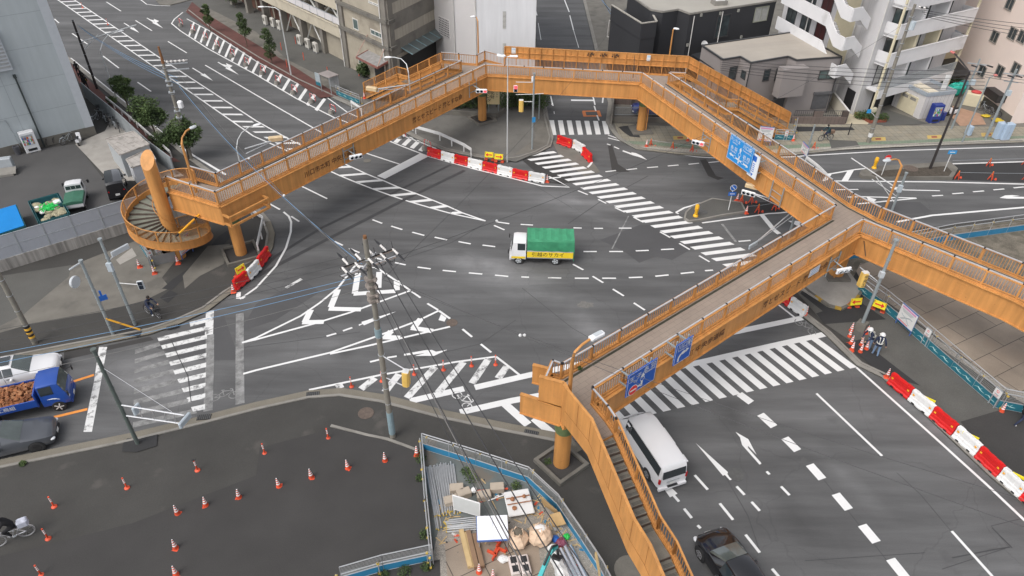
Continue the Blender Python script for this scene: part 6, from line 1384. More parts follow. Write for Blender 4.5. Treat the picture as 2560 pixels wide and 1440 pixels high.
def car(name,label,cat,loc,rz,st,pm,glassj,screens,wx,w,r=.31,extra=None,lamps=True,group=None,darkarch=True,sc=1.0,rimm=None):
    """st: stations (x,zlow,zbelt,ztop,halfw,halftop) front to back; glassj: spans with side windows; screens: spans that are wind/rear screen."""
    t=thing(name,label,cat,loc,rz,group); t.scale=(sc,)*3; rings=[cring(*s) for s in st]; b=MB(); b.loft(rings); obj('body',b,pm,t,smooth=True,fixn=True)
    def gl(js,isd,nm,m=glass):
        for grp in js:
            g=MB()
            for j in (grp if isinstance(grp,tuple) else (grp,)):
                for i in isd:
                    q=[Vector(rings[j][i]),Vector(rings[j][i+1]),Vector(rings[j+1][i+1]),Vector(rings[j+1][i])]; n=(q[2]-q[0]).cross(q[3]-q[1]); n.normalize(); c=sum(q,Vector())/4
                    if n.dot(c-Vector((c.x,0,.6)))<0: n=-n
                    k=.93 if len(isd)==1 and not isinstance(grp,tuple) else 1; q=[c+(p-c)*k+n*.012 for p in q]
                    if isinstance(grp,tuple): q=[Vector((p.x,p.y,c.z+(p.z-c.z)*.8)) for p in q]
                    g.add(q,[(0,1,2,3)])
            obj(nm,g,m,t,fixn=False)
    gl(glassj,(3,),'side_window'); gl(glassj,(8,),'side_window'); gl(screens,(4,5,6,7),'windscreen',glass_w)
    L0=st[0][0]; L1=st[-1][0]; zb=st[1][2]
    if lamps:
        for s_ in (-1,1):
            a=MB(); a.ball((L0-.12,s_*w*.78,zb-.12),.14,8,sq=(1.1,1.0,.55)); obj('headlight',a,lampg,t,smooth=True)
            a=MB(); a.ball((L1+.06,s_*w*.8,st[-2][2]-.08),.13,8,sq=(.6,.9,1.0)); obj('taillight',a,tl,t,smooth=True)
    a=MB(); a.box(L0+.0,0,.4,.05,w*1.1,.14); a.box(L0-.01,0,.3,.06,w*1.4,.06); obj('grille',a,black,t)
    a=MB(); a.box(L0+.03,0,.42,.02,.33,.16); obj('number_plate',a,plate,t); a=MB(); a.box(L1-.02,0,.6,.02,.33,.16); obj('number_plate',a,plate,t)
    xs=[s[0] for s in st]; 
    for s_ in (-1,1):
        a=MB(); a.bbox(st[glassj[0] if not isinstance(glassj[0],tuple) else glassj[0][0]][0]-.15,s_*(w+.1),st[2][2]+.08,.14,.2,.13,.03); obj('mirror',a,pm,t)
    if darkarch:
        a=MB()
        for x in wx:
            for s_ in (-1,1): a.lathe([(r*1.18,-.02),(r*1.18,.02),(r*1.0,.021)],18,(x,s_*w*1.0,r*.98),ax='Y')
        obj('wheel_arch',a,black,t)
    wheels(t,[(x,s_*(w-.06)) for x in wx for s_ in (-1,1)],r,.2,rimm)
    a=MB()
    for s_ in (-1,1):
        for j in [g for g in glassj[1:] if not isinstance(g,tuple)]:
            x=st[j][0]; a.box(x,s_*w*1.008,(st[j][1]+st[j][2])/2+.05,.012,.012,st[j][2]-st[j][1]-.15)
            a.box(x+.18,s_*w*1.005,st[j][2]-.12,.16,.03,.03)
    if a.v: obj('door_seam',a,black,t)
    return t
def paintm(n,c,rough=.25,coat=.6,metal=0): return mat(n,c,rough,.02,1,metal=metal,coat=coat)
WROAD=az(P(125,962),P(235,937))
white_c=paintm('car_white',(.74,.74,.75)); dg=paintm('car_dark_grey',(.085,.092,.105),.3,.8,.2); blk=paintm('car_black',(.012,.012,.014),.15,1); bl=paintm('car_blue',(.015,.04,.22),.2,.8)
SED=[(2.34,.32,.48,.5,.38,.28),(2.3,.28,.56,.58,.62,.5),(2.2,.22,.66,.7,.78,.64),(2.0,.21,.7,.75,.85,.71),(1.6,.2,.74,.8,.88,.74),(.95,.2,.84,.92,.9,.76),(.15,.2,.88,1.38,.9,.6),(-.35,.2,.88,1.42,.9,.62),(-1.0,.2,.88,1.38,.9,.6),(-1.6,.22,.9,1.04,.88,.66),(-2.15,.26,.86,.94,.82,.66),(-2.3,.36,.7,.74,.7,.6)]
c=P(158,921); d=Vector((math.cos(WROAD),math.sin(WROAD),0)); t=car('parked_car','white saloon car with open dark sunroof waiting at the left edge','car',c-d*2.35,WROAD,SED,white_c,[6,7,8],[5,8],(1.45,-1.4),.9,.33,group='cars waiting at the west stop line')
a=MB(); a.box(-.35,0,1.455,.75,.8,.02); obj('sunroof',a,glass,t)
SUV=[(2.34,.32,.56,.58,.4,.3),(2.3,.28,.66,.68,.66,.5),(2.2,.22,.76,.8,.8,.66),(2.0,.21,.8,.85,.87,.74),(1.5,.2,.84,.9,.9,.78),(.85,.2,.92,1.0,.91,.78),(.05,.2,.96,1.46,.91,.64),(-.6,.2,.96,1.5,.91,.65),(-1.3,.2,.97,1.46,.9,.63),(-2.05,.26,.96,1.2,.86,.6),(-2.25,.34,.8,.84,.76,.6)]
c=P(149,1087); t=car('parked_car','dark grey wagon with black wheels waiting beside the blue dump truck','car',c-d*2.32,WROAD,SUV,dg,[6,7,8],[5,9],(1.45,-1.45),.91,.34,group='cars waiting at the west stop line',rimm=black)
HAT=[(2.05,.32,.5,.52,.3,.2),(2.02,.28,.58,.6,.55,.42),(1.94,.23,.66,.7,.7,.56),(1.8,.22,.73,.78,.8,.65),(1.4,.2,.82,.88,.86,.72),(.95,.2,.9,.98,.87,.72),(.1,.2,.93,1.42,.87,.58),(-.5,.2,.94,1.46,.87,.6),(-1.2,.2,.95,1.42,.86,.58),(-1.75,.24,.97,1.25,.82,.55),(-1.98,.32,.8,.86,.74,.55)]
LANE=math.atan2(math.cos(R(-21)),math.sin(R(-21)))
c=P(1768,1350); d2=Vector((math.cos(LANE),math.sin(LANE),0)); t=car('parked_car','glossy black hatchback driving up the avenue at the bottom edge','car',c-d2*2.05,LANE,HAT,blk,[6,7,8],[5,8],(1.3,-1.25),.87,.32,sc=1.05)
c=P(1627,286); t=car('parked_car','blue hatchback parked behind the bar fence near the north column','car',Vector((c.x,c.y,.1)),R(176),HAT,bl,[6,7,8],[5,8],(1.25,-1.2),.86,.31)
# white high-roof van
VAN=[(2.35,.32,.7,.74,.72,.6),(2.28,.25,.95,1.0,.82,.68),(2.05,.24,1.1,1.16,.84,.72),(1.45,.24,1.15,1.86,.85,.7),(.9,.24,1.15,1.93,.85,.74),(-.2,.24,1.15,1.95,.85,.74),(-1.3,.24,1.15,1.95,.85,.74),(-2.15,.26,1.12,1.92,.84,.73),(-2.32,.34,1.05,1.7,.82,.7)]
c=P(1679,1227); t=car('delivery_van','white high-roof van passing under the south-east stairs','van',c+d2*2.36,LANE,VAN,white_c,[3,(4,5,6)],[2],(1.45,-1.25),.85,.33,lamps=False,sc=.97)
a=MB(); a.box(-2.335,0,1.38,.05,1.34,.5,ry=R(9)); obj('rear_window',a,glass,t); a=MB(); a.box(-2.36,0,.34,.14,1.66,.16); a.box(-2.37,0,.42,.14,.6,.05,m=1); obj('bumper',a,[white_c,black],t)
a=MB(); a.box(-2.36,0,.78,.03,.75,.03); obj('handle_bar',a,steel,t)
for s_ in (-1,1): a=MB(); a.box(-2.3,s_*.79,.92,.1,.1,.34); obj('taillight',a,[tl],t); a=MB(); a.box(2.2,s_*.66,.85,.16,.2,.2); obj('headlight',a,lampg,t)
a=MB(); a.box(-2.27,0,1.72,.04,.25,.04); obj('brake_light',a,tl,t)
a=MB(); a.bbox(1.0,.93,1.88,.3,.1,.06,.02); a.bbox(-.3,-.82,1.7,1.2,.14,.05,.02); a.bbox(-1.9,-.82,1.7,.5,.14,.05,.02); obj('rain_guard',a,white_c,t)
# box-shaped small trucks
def cab(t,x0,L,w,z0,h,m,slope=.25,gm=glass_w):
    st=[(x0,z0,z0+.35*h,z0+.4*h,w*.94,w*.85),(x0-.08,z0-.02,z0+.5*h,z0+.54*h,w,w*.92),(x0-slope,z0-.02,z0+.52*h,z0+h*.96,w,w*.86),(x0-slope-.25,z0-.02,z0+.52*h,z0+h,w,w*.88),(x0-L,z0,z0+.52*h,z0+h*.98,w,w*.88)]
    rings=[cring(*s) for s in st]; b=MB(); b.loft(rings); o=obj('cab',b,m,t,smooth=True,fixn=True)
    def q4(j,i,k=.9,up=.012):
        q=[Vector(rings[j][i]),Vector(rings[j][i+1]),Vector(rings[j+1][i+1]),Vector(rings[j+1][i])]; c=sum(q,Vector())/4; n=(q[2]-q[0]).cross(q[3]-q[1]).normalized()
        if n.dot(c-Vector((x0-L/2,0,z0+.4*h)))<0: n=-n
        return [c+(p-c)*k+n*up for p in q]
    g=MB(); 
    for i in (4,5,6,7): g.add(q4(1,i,1.0),[(0,1,2,3)])
    obj('windscreen',g,gm,o)
    for i in (3,8): g=MB(); g.add(q4(3,i,.82),[(0,1,2,3)]); obj('side_window',g,glass,o)
    for s_ in (-1,1):
        a=MB(); a.ball((x0-.05,s_*w*.75,z0+.26*h),.13,8,sq=(.6,1.2,.7)); obj('headlight',a,lampg,o); a=MB(); a.tube((x0-.15,s_*w,z0+.7*h),(x0+.12,s_*(w+.22),z0+.68*h),.015,5); a.bbox(x0+.12,s_*(w+.24),z0+.62*h,.06,.16,.3,.02); obj('mirror',a,black,o)
    a=MB(); a.box(x0+.01,0,z0+.02,.08,w*1.7,.2); a.box(x0-.02,0,z0+.22*h,.06,w*.9,.08); obj('bumper',a,white_c if m is not trk else trk,o); a=MB(); a.box(x0+.05,0,z0+.04,.02,.34,.17); obj('number_plate',a,plate,o)
    return o
trk=paintm('truck_blue',(.02,.075,.34),.35,.4)
# moving truck with green canopy
a0=P(1284,662); b0=P(1421,666); rz=az(b0,a0); L=(b0-a0).length
g1=P(1276,664); t=thing('removal_truck','small white and yellow removal truck with green tarpaulin cover in mid junction','truck',P(1276,655)+Vector((0,.55,0)),rz+0.0)
cab(t,0,1.15,.8,.38,1.5,white_c,.22)
TY_=mat('livery_yellow',(.85,.62,.03),.4,.04); grn=mat('tarp_green',(.045,.27,.135),.65,.2,1.6,.05,bump=.03,spot=(1.5,.58,(.08,.34,.19),.5))
a=MB(); a.box(-2.9,0,.62,3.35,1.62,.1); a.box(-2.4,0,.45,4.3,.5,.16,m=1); 
for s_ in (-1,1): a.box(-2.9,s_*.82,.98,3.35,.04,.66,m=2); a.box(-2.9,s_*.845,.92,3.35,.01,.48,m=3)
a.box(-4.57,0,.9,.04,1.6,.5,m=2); obj('bed',a,[steel,black,alum,TY_],t)
a=MB(); rr=[]
n=13
for i in range(n):
    x=-1.22-3.38*i/(n-1); k=.045 if i%2 else 0; 
    rr.append([(x,-.86,1.26+(.06 if i%2 else 0)),(x,-.87+k,1.6),(x,-.86+k*2,2.05),(x,-.78,2.22-k),(x,-.3,2.26-k),(x,.3,2.26-k),(x,.78,2.22-k),(x,.86,2.05),(x,.87,1.6),(x,.86,1.26)])
r2=random.Random(8); rr=[[(p[0]+r2.uniform(-.03,.03),p[1]+r2.uniform(-.022,.022),p[2]+r2.uniform(-.02,.02)) for p in ring] for ring in rr]; a.loft(rr,close=False,cap=False); a.add([rr[-1][i] for i in (0,1,2,3,4,5,6,7,8,9)],[tuple(range(10))]); a.add([rr[0][i] for i in range(10)],[tuple(range(9,-1,-1))]); a.box(-4.63,.0,1.1,.03,1.74,1.3); obj('tarpaulin',a,grn,t,smooth=False)
a=MB(); a.box(-.6,.815,.62,1.0,.012,.16); a.box(-.6,-.815,.62,1.0,.012,.16); obj('stripe',a,TY_,t)
for s_ in (-1,1):
    a=MB(); 
    if s_>0: M=face_frame((-2.75,.853,.92),(-1,0,0),(0,0,1))
    else: M=face_frame((-2.75,-.853,.92),(1,0,0),(0,0,1))
    a=MB(); text(a,'引越のサカイ',.4,M); obj('lettering',a,mat('lettering_black',(.015,.015,.015),.5),t)
wheels(t,[(-.62,.7),(-.62,-.7),(-3.3,.68),(-3.3,-.68)],.33,.22,sig); a=MB(); a.box(-1.9,.6,.45,.8,.25,.3); a.box(-2.0,-.6,.45,.9,.25,.3); obj('tank',a,black,t)
# blue dump truck with load of earth
c=P(190,993); t=thing('dump_truck','blue dump truck carrying reddish soil between the white and dark grey cars','truck',c,WROAD)
cb_=cab(t,0,1.35,.86,.42,1.55,trk,.3)
a=MB(); 
for s_ in (-1,1): a.box(-3.5,s_*.93,1.0,3.9,.06,.5)
a.box(-1.55,0,1.15,.08,1.86,.95); a.box(-5.45,0,1.0,.06,1.86,.5); a.box(-3.5,0,.78,3.9,1.8,.08); a.box(-3.4,0,.55,4.2,.6,.2,m=1); obj('tipper_body',a,[trk,black],t,bevel=.01)
a=MB(); r2=random.Random(5)
for i in range(330):
    x=-1.75-r2.random()*3.5; y=r2.uniform(-.8,.8); z=1.12+.18*(1-(y/.9)**2)+r2.uniform(-.05,.06); s_=r2.uniform(.1,.22); a.box(x,y,z,s_,s_*r2.uniform(.6,1),s_*.45,r2.random()*3,rx=r2.uniform(-.5,.5),ry=r2.uniform(-.5,.5),m=r2.randint(0,2))
a.box(-3.5,0,1.0,3.7,1.7,.3); obj('soil_load',a,[mat('soil_red',(.3,.12,.05),1,.3,3,.3),mat('soil_brown',(.22,.09,.04),1,.3,3,.3),mat('soil_light',(.36,.17,.08),1,.3,3,.3)],t)
a=MB()
M=face_frame((-3.4,-.965,1.02),(1,0,0),(0,0,1)); text(a,'川口  工務組',.3,M,mirror=False); obj('lettering',a,white,t)
a=MB(); a.path([(-.45,-.868,.85),(-.6,-.868,.95),(-.8,-.868,1.0),(-1.05,-.868,1.0)],[.01,.035,.03,.01],5); obj('emblem',a,white,cb_)
wheels(t,[(-.65,.78),(-.65,-.78),(-3.9,.75),(-3.9,-.75)],.36,.24,white)
# parked light truck and black micro van behind the west fence
KH=R(115)
t=thing('pickup_truck','small white pickup with green cover on its bed behind the panel fence','truck',P(205,488,.1)+Vector((0,.9,0)),R(112)); t.location=P(200,492,.1); cab(t,.2,1.1,.68,.35,1.3,white_c,.2)
a=MB(); a.box(-.915,0,1.36,.02,1.1,.3); 
for i in (-.18,.18): a.box(-.93,i,1.36,.02,.02,.3,m=1)
obj('rear_window',a,[glass,white],t); a=MB(); a.box(-1.9,0,.55,1.9,1.36,.1); 
for s_ in (-1,1): a.box(-1.9,s_*.69,.78,1.95,.04,.4)
a.box(-2.87,0,.78,.04,1.38,.4); obj('bed',a,white_c,t); a=MB(); a.loft([[(x,-.73,.85),(x,-.7,1.02),(x,0,1.1+k),(x,.7,1.02),(x,.73,.85)] for x,k in ((-.95,0),(-1.5,.05),(-2.2,-.03),(-2.92,.03))],close=True); obj('bed_cover',a,mat('cover_green',(.04,.14,.09),.7,.15,2,bump=.02),t); wheels(t,[(-.3,.6),(-.3,-.6),(-2.3,.6),(-2.3,-.6)],.26,.15)
KV=[(1.6,.3,.6,.64,.6,.5),(1.5,.22,.85,.9,.7,.58),(1.3,.2,.98,1.04,.71,.6),(.95,.2,1.02,1.65,.72,.6),(.3,.2,1.02,1.72,.72,.62),(-.6,.2,1.02,1.73,.72,.62),(-1.5,.22,1.0,1.7,.72,.62),(-1.62,.3,.95,1.55,.7,.6)]
t=car('parked_car','black boxy micro van parked beyond the spiral stairs','car',P(297,480,.1),R(118),KV,blk,[3,4,5],[2],(1.1,-1.05),.72,.27,sc=1.0)
# ---------------- people ----------------
skin=mat('skin',(.5,.3,.2),.6,.03); PM={}
def fabric(n,c): return mat('fabric_'+n,c,.9,.12,6,.04)
def person(label,loc,rz,J,regions,sc=1.05,head_extra=None,group=None):
    """J: joint -> (x,y,z,radius) facing +x; regions: material for each bone family."""
    t=thing('person',label,'person',loc,rz,group); t.scale=(sc,)*3
    bones=[('pel','spine'),('spine','chest'),('chest','neck'),('neck','head0'),('head0','head1'),('chest','shL'),('shL','elL'),('elL','haL'),('chest','shR'),('shR','elR'),('elR','haR'),('pel','hiL'),('hiL','knL'),('knL','anL'),('anL','toL'),('pel','hiR'),('hiR','knR'),('knR','anR'),('anR','toR')]
    J=dict(J)
    for s_ in 'LR':
        h=Vector(J['ha'+s_][:3]); e=Vector(J['el'+s_][:3]); d=(h-e).normalized(); sd=d.cross(Vector((0,0,1))); sd=sd.normalized() if sd.length>.1 else Vector((0,1,0)); k=1 if s_=='L' else -1; sd=sd*k
        for i,(o,l) in enumerate(((-.032,.07),(-.011,.085),(.011,.082),(.032,.062))):
            b=h+d*.05+sd*o; m_=b+d*l*.5+Vector((0,0,-.008)); e2=b+d*l*.9+Vector((0,0,-.03)); J['f%s%da'%(s_,i)]=(*b,.011); J['f%s%db'%(s_,i)]=(*m_,.009); J['f%s%dc'%(s_,i)]=(*e2,.008); bones+=[('ha'+s_,'f%s%da'%(s_,i)),('f%s%da'%(s_,i),'f%s%db'%(s_,i)),('f%s%db'%(s_,i),'f%s%dc'%(s_,i))]
        b=h+sd*-.05+d*.02; e2=b+d*.045-sd*.02; J['f%s4a'%s_]=(*b,.012); J['f%s4b'%s_]=(*e2,.01); bones+=[('ha'+s_,'f%s4a'%s_),('f%s4a'%s_,'f%s4b'%s_)]
    ks=list(J); ks.remove('pel'); ks=['pel']+ks; me=bpy.data.meshes.new('b'); me.from_pydata([J[k][:3] for k in ks],[(ks.index(a),ks.index(b)) for a,b in bones],[]); o=bpy.data.objects.new('b',me); COL.objects.link(o)
    o.modifiers.new('s','SKIN'); 
    for i,k in enumerate(ks): me.skin_vertices[0].data[i].radius=(J[k][3],)*2
    me.skin_vertices[0].data[0].use_root=True
    ss=o.modifiers.new('u','SUBSURF'); ss.levels=1; ss.render_levels=1
    bpy.context.view_layer.update(); dg=bpy.context.evaluated_depsgraph_get(); m2=bpy.data.meshes.new_from_object(o.evaluated_get(dg)); bpy.data.objects.remove(o); bpy.data.meshes.remove(me)
    fam={}
    for a,b in bones:
        f='arm' if 'sh' in a and 'el' in b else 'fore' if 'el' in a else 'hand' if a[:2]=='ha' or a[0]=='f' else 'thigh' if b[:2]=='kn' or b[:2]=='hi' else 'calf' if b[:2]=='an' else 'shoe' if b[:2]=='to' else 'head' if a=='head0' or b=='head0' else 'torso'; fam[(a,b)]=f
    ml=[]; idx={}
    for f,m in regions.items():
        if m not in ml: ml.append(m)
        idx[f]=ml.index(m)
    for m in ml: m2.materials.append(m)
    seg=[(Vector(J[a][:3]),Vector(J[b][:3]),idx[fam[(a,b)]],J[a][3]) for a,b in bones]
    for p in m2.polygons:
        c=p.center; bst=1e9
        for a,b,i,r_ in seg:
            ab=b-a; u=max(0,min(1,(c-a).dot(ab)/max(ab.length_squared,1e-9))); dd=(c-(a+ab*u)).length-r_
            if dd<bst: bst=dd; p.material_index=i
        p.use_smooth=True
    ob=bpy.data.objects.new('body',m2); COL.objects.link(ob); ob.parent=t
    hd=Vector(J['head0'][:3]).lerp(Vector(J['head1'][:3]),.5); 
    fw=head_extra.get('face',Vector((1,0,0))) if head_extra else Vector((1,0,0)); sdv=Vector((-fw.y,fw.x,0)); up=Vector((0,0,1))
    a=MB(); a.ball(hd+fw*.085+sdv*.033+up*.01,.012,6,1); a.ball(hd+fw*.085-sdv*.033+up*.01,.012,6,1); a.tube(hd+fw*.09+up*.01,hd+fw*.112-up*.03,.012,5); a.box(*(hd+fw*.09-up*.06),.012,.05,.012,math.atan2(fw.y,fw.x),1); a.ball(hd+sdv*.085,.022,6,0); a.ball(hd-sdv*.085,.022,6,0); obj('face',a,[skin,black],ob)
    if head_extra:
        k=head_extra['kind']; m=head_extra['m']; a=MB()
        if k=='helmet': a.lathe([(.14,-.01),(.15,0),(.135,.05),(.11,.1),(.05,.135),(.01,.14)],14,hd+up*.02); a.lathe([(.15,0),(.17,-.01),(.15,.01)],14,hd+up*.02+fw*.02); obj('helmet',a,m,ob,smooth=True)
        else: a.ball(hd+up*.03-fw*.02,.112,10,sq=(1,1,.98)); obj('hair' if k=='hair' else 'cap',a,m,ob,smooth=True)
        if head_extra.get('mask'): a=MB(); a.ball(hd+fw*.06-up*.045,.055,8,sq=(1,1.1,.8)); obj('mask',a,white,ob)
    return t,ob
def stand(lean=0,armL=None,armR=None,step=0,bend=0):
    b=bend; J=dict(pel=(0,0,.92,.13),spine=(b*.15,0,1.1,.13),chest=(b*.38,0,1.3-b*.05,.14),neck=(b*.5,0,1.46-b*.08,.06),head0=(b*.55,0,1.53-b*.1,.085),head1=(b*.6,0,1.64-b*.12,.09),
      shL=(b*.4,.19,1.38-b*.05,.07),shR=(b*.4,-.19,1.38-b*.05,.07),elL=(b*.45,.26,1.1-b*.05,.052),elR=(b*.45,-.26,1.1-b*.05,.052),haL=(b*.5+.1,.24,.86,.038),haR=(b*.5+.1,-.24,.86,.038),
      hiL=(0,.1,.86,.1),hiR=(0,-.1,.86,.1),knL=(.03+step*.25,.11,.48,.07),knR=(.03-step*.1,-.11,.48,.07),anL=(step*.35,.12,.09,.05),anR=(-step*.45,-.12,.09+abs(step)*.06,.05),toL=(.15+step*.35,.13,.04,.045),toR=(.15-step*.42,-.13,.04,.045))
    if armL: J['elL']=armL[0]+(.052,); J['haL']=armL[1]+(.038,)
    if armR: J['elR']=armR[0]+(.052,); J['haR']=armR[1]+(.038,)
    return J
navy=fabric('navy',(.02,.028,.06)); denim=fabric('denim',(.16,.24,.36)); dark=fabric('black',(.015,.015,.017)); teal=fabric('dark_teal',(.02,.05,.06)); shoe=fabric('shoe',(.25,.25,.26)); wshoe=fabric('white_shoe',(.7,.7,.7)); hairb=mat('hair_dark',(.02,.015,.012),.7,.2,8); strap=mat('reflective_strap',(.75,.75,.7),.4,.05)
def outfit(top,bot,sh,hands=skin): return dict(torso=top,arm=top,fore=top,hand=hands,thigh=bot,calf=bot,shoe=sh,head=skin)
def vest(ob,J):
    a=MB(); c=Vector(J['chest'][:3]); p=Vector(J['pel'][:3])
    for s_ in (-1,1):
        for f in (-1,1): a.beam(c+Vector((f*.155,s_*.09,.1)),c.lerp(p,.75)+Vector((f*.15,s_*.05,0)),.045,.02)
        a.beam(c+Vector((-.15,s_*.09,.12)),c+Vector((.15,s_*.09,.12)),.045,.03)
    for i in range(12):
        q0,q1=2*math.pi*i/12,2*math.pi*(i+1)/12; z=Vector((p.x,0,p.z+.12)); a.beam(z+Vector((.16*math.cos(q0),.165*math.sin(q0),0)),z+Vector((.16*math.cos(q1),.165*math.sin(q1),0)),.03,.05)
    obj('safety_vest',a,strap,ob)
J=stand(bend=.55,armL=((.35,.3,1.02),(.5,.2,.82)),armR=((.35,-.3,1.02),(.5,-.15,.82))); c=P(2169,871,.1); t,ob=person('worker in white helmet and navy jacket stooping over the bunched cones',c,R(190),J,outfit(navy,denim,shoe),1.05,dict(kind='helmet',m=white,face=Vector((.95,0,-.3)))); vest(ob,J)
J=stand(step=.25,bend=.1,armR=((-.12,-.3,1.12),(-.05,-.36,.88))); c=P(2186,889,.1); t,ob=person('worker in white helmet with white crossed straps walking off from the cones',c,R(75),J,outfit(navy,denim,shoe),1.05,dict(kind='helmet',m=white)); vest(ob,J)
J=stand(step=1.1,bend=.25); c=P(2545,1058,.1); person('pedestrian in black with white shoes striding at the right edge',c,R(20),J,outfit(dark,navy,wshoe),1.0,dict(kind='hair',m=mat('cap_blue',(.03,.08,.25),.7)))
J=stand(step=.5); c=P(219,224,.1); t,ob=person('pedestrian in black with yellow bag on the red footway',c,R(130),J,outfit(dark,dark,shoe),1.0,dict(kind='hair',m=hairb)); a=MB(); a.bbox(.12,-.1,1.0,.14,.3,.2,.03); a.beam((.1,.18,1.42),(.13,-.15,1.08),.03,.03); b=obj('shoulder_bag',a,mat('bag_yellow',(.6,.45,.04),.7),t)
J=stand(step=-.4); c=P(212,213,.1); person('second dark-clothed walker just behind on the red footway',c,R(130),J,outfit(dark,dark,shoe),1.0,dict(kind='hair',m=hairb))
J=stand(step=.1); c=P(199,190,.1); person('far dark-clothed walker at the warehouse edge on the red footway',c,R(130),J,outfit(dark,dark,shoe),1.0,dict(kind='hair',m=hairb))
# bicycles
def bike(label,loc,rz,fm,basket=True,group=None,lean=0,rear=None,sc=1.0,tyre=rubber):
    t=thing('bicycle',label,'bicycle',loc,rz,group); t.rotation_euler=(R(lean),0,rz); t.scale=(sc,)*3
    for x in (-.52,.52):
        a=MB(); pts=[(x+.31*math.cos(2*math.pi*i/20),0,.33+.31*math.sin(2*math.pi*i/20)) for i in range(21)]; a.path(pts,.022,6); o=obj('wheel',a,tyre,t); a=MB(); a.path([(x+.28*math.cos(2*math.pi*i/20),0,.33+.28*math.sin(2*math.pi*i/20)) for i in range(21)],.012,4)
        for i in range(10): q=2*math.pi*i/10; a.tube((x,0,.33),(x+.28*math.cos(q),0,.33+.28*math.sin(q)),.004,3)
        a.tube((x,-.04,.33),(x,.04,.33),.03,8); obj('rim',a,chrome,o)
    a=MB()
    for p,q in (((.52,0,.33),(.38,0,.85)),((.4,0,.75),(-.02,0,.3)),((.39,0,.8),(-.18,0,.6)),((-.02,0,.3),(-.24,0,.8)),((-.02,0,.3),(-.52,0,.33)),((-.2,0,.68),(-.52,0,.33)),((.38,0,.85),(.36,0,1.0))): a.tube(p,q,.018,6)
    a.path([(.42,-.27,1.0),(.36,-.1,1.02),(.36,.1,1.02),(.42,.27,1.0)],.014,5); obj('frame',a,fm,t)
    a=MB(); a.bbox(-.27,0,.84,.26,.17,.07,.02); obj('saddle',a,black,t)
    a=MB(); a.box(-.5,0,.7,.4,.12,.02); a.path([(-.85,0,.35),(-.82,0,.52),(-.7,0,.65),(-.5,0,.68),(-.3,0,.62)],.02,4); obj('mudguard',a,fm,t)
    a=MB(); a.tube((-.02,-.07,.3),(.12,-.1,.18),.012,4); a.tube((-.02,.07,.3),(-.14,.1,.42),.012,4); a.box(.12,-.14,.18,.09,.08,.02); a.box(-.14,.14,.42,.09,.08,.02); obj('pedal',a,steel,t)
    if basket: a=MB(); [a.beam((.48,-.16,.72+.055*i),(.48,.16,.72+.055*i),.02,.012) for i in range(5)]; [a.beam((.74,-.17,.72+.055*i),(.74,.17,.72+.055*i),.02,.012) for i in range(5)]; [a.beam((.48,s_*.17,.72+.055*i),(.74,s_*.17,.72+.055*i),.02,.012) for i in range(5) for s_ in (-1,1)]; a.box(.61,0,.71,.26,.32,.015); obj('basket',a,black,t)
    if rear: a=MB(); a.bbox(-.58,0,.92,.4,.32,.3,.05); obj('rear_basket',a,rear,t)
    return t
def ride(hands=(.42,.24,1.04)):
    return dict(pel=(-.24,0,.98,.13),spine=(-.18,0,1.14,.13),chest=(-.02,0,1.32,.14),neck=(.06,0,1.46,.06),head0=(.1,0,1.53,.085),head1=(.14,0,1.64,.09),shL=(0,.18,1.38,.07),shR=(0,-.18,1.38,.07),elL=(.2,.26,1.16,.05),elR=(.2,-.26,1.16,.05),haL=(hands[0],hands[1],hands[2],.038),haR=(hands[0],-hands[1],hands[2],.038),hiL=(-.22,.1,.92,.1),hiR=(-.22,-.1,.92,.1),knL=(.18,.12,.84,.07),knR=(.12,-.12,.62,.07),anL=(-.06,.13,.52,.05),anR=(.08,-.13,.26,.05),toL=(.06,.14,.46,.045),toR=(.2,-.14,.2,.045))
c=P(385,790,.1); rz=R(-28); bike('black bicycle with front basket ridden on the west pavement',c,rz,dpole,True); person('man in dark jacket and jeans riding the basket bicycle on the west pavement',c,rz,ride(),outfit(navy,fabric('jeans_dark',(.03,.045,.09)),wshoe),1.0,dict(kind='hair',m=hairb))
c=P(38,1352,.1); rz=R(210); bike('silver bicycle with loaded rear basket at the bottom left corner',c,rz,alum,False,rear=mat('bag_white_blue',(.5,.52,.6),.5,.3,6),sc=1.12,tyre=mat('pale_tyre',(.25,.25,.25),.8)); person('cyclist wrapped in black with black cap at the bottom left corner',c,rz,ride(),outfit(dark,dark,shoe,dark),1.12,dict(kind='cap',m=dark,mask=True))
c=P(2062,352,.1); rz=R(196); bike('dark bicycle with rear child seat on the tiled north-east footway',c,rz,dpole,False,rear=mat('seat_brown',(.2,.13,.09),.8,.2),sc=1.0); person('masked cyclist in dark teal on the tiled north-east footway',c,rz,ride(),outfit(teal,navy,shoe),1.0,dict(kind='hair',m=hairb,mask=True))
bk_=[(248,290,118),(262,303,125),(272,312,120),(285,318,128),(297,326,122),(240,303,80),(150,352,78),(170,356,70),(125,357,100)]
for i,(x,y,a_) in enumerate(bk_): bike('parked bicycle in the warehouse yard, %s'%('first along the sheet fence;second along the sheet fence;third along the sheet fence;fourth along the sheet fence;fifth and nearest along the sheet fence;by the warehouse corner pillar;in front of the plinth, middle;in front of the plinth, right;beside the white drinks machine'.split(';')[i]),P(x,y,.1),R(a_),steel if i%2 else dpole,i%3==0,'bicycles parked in the warehouse yard',lean=8)
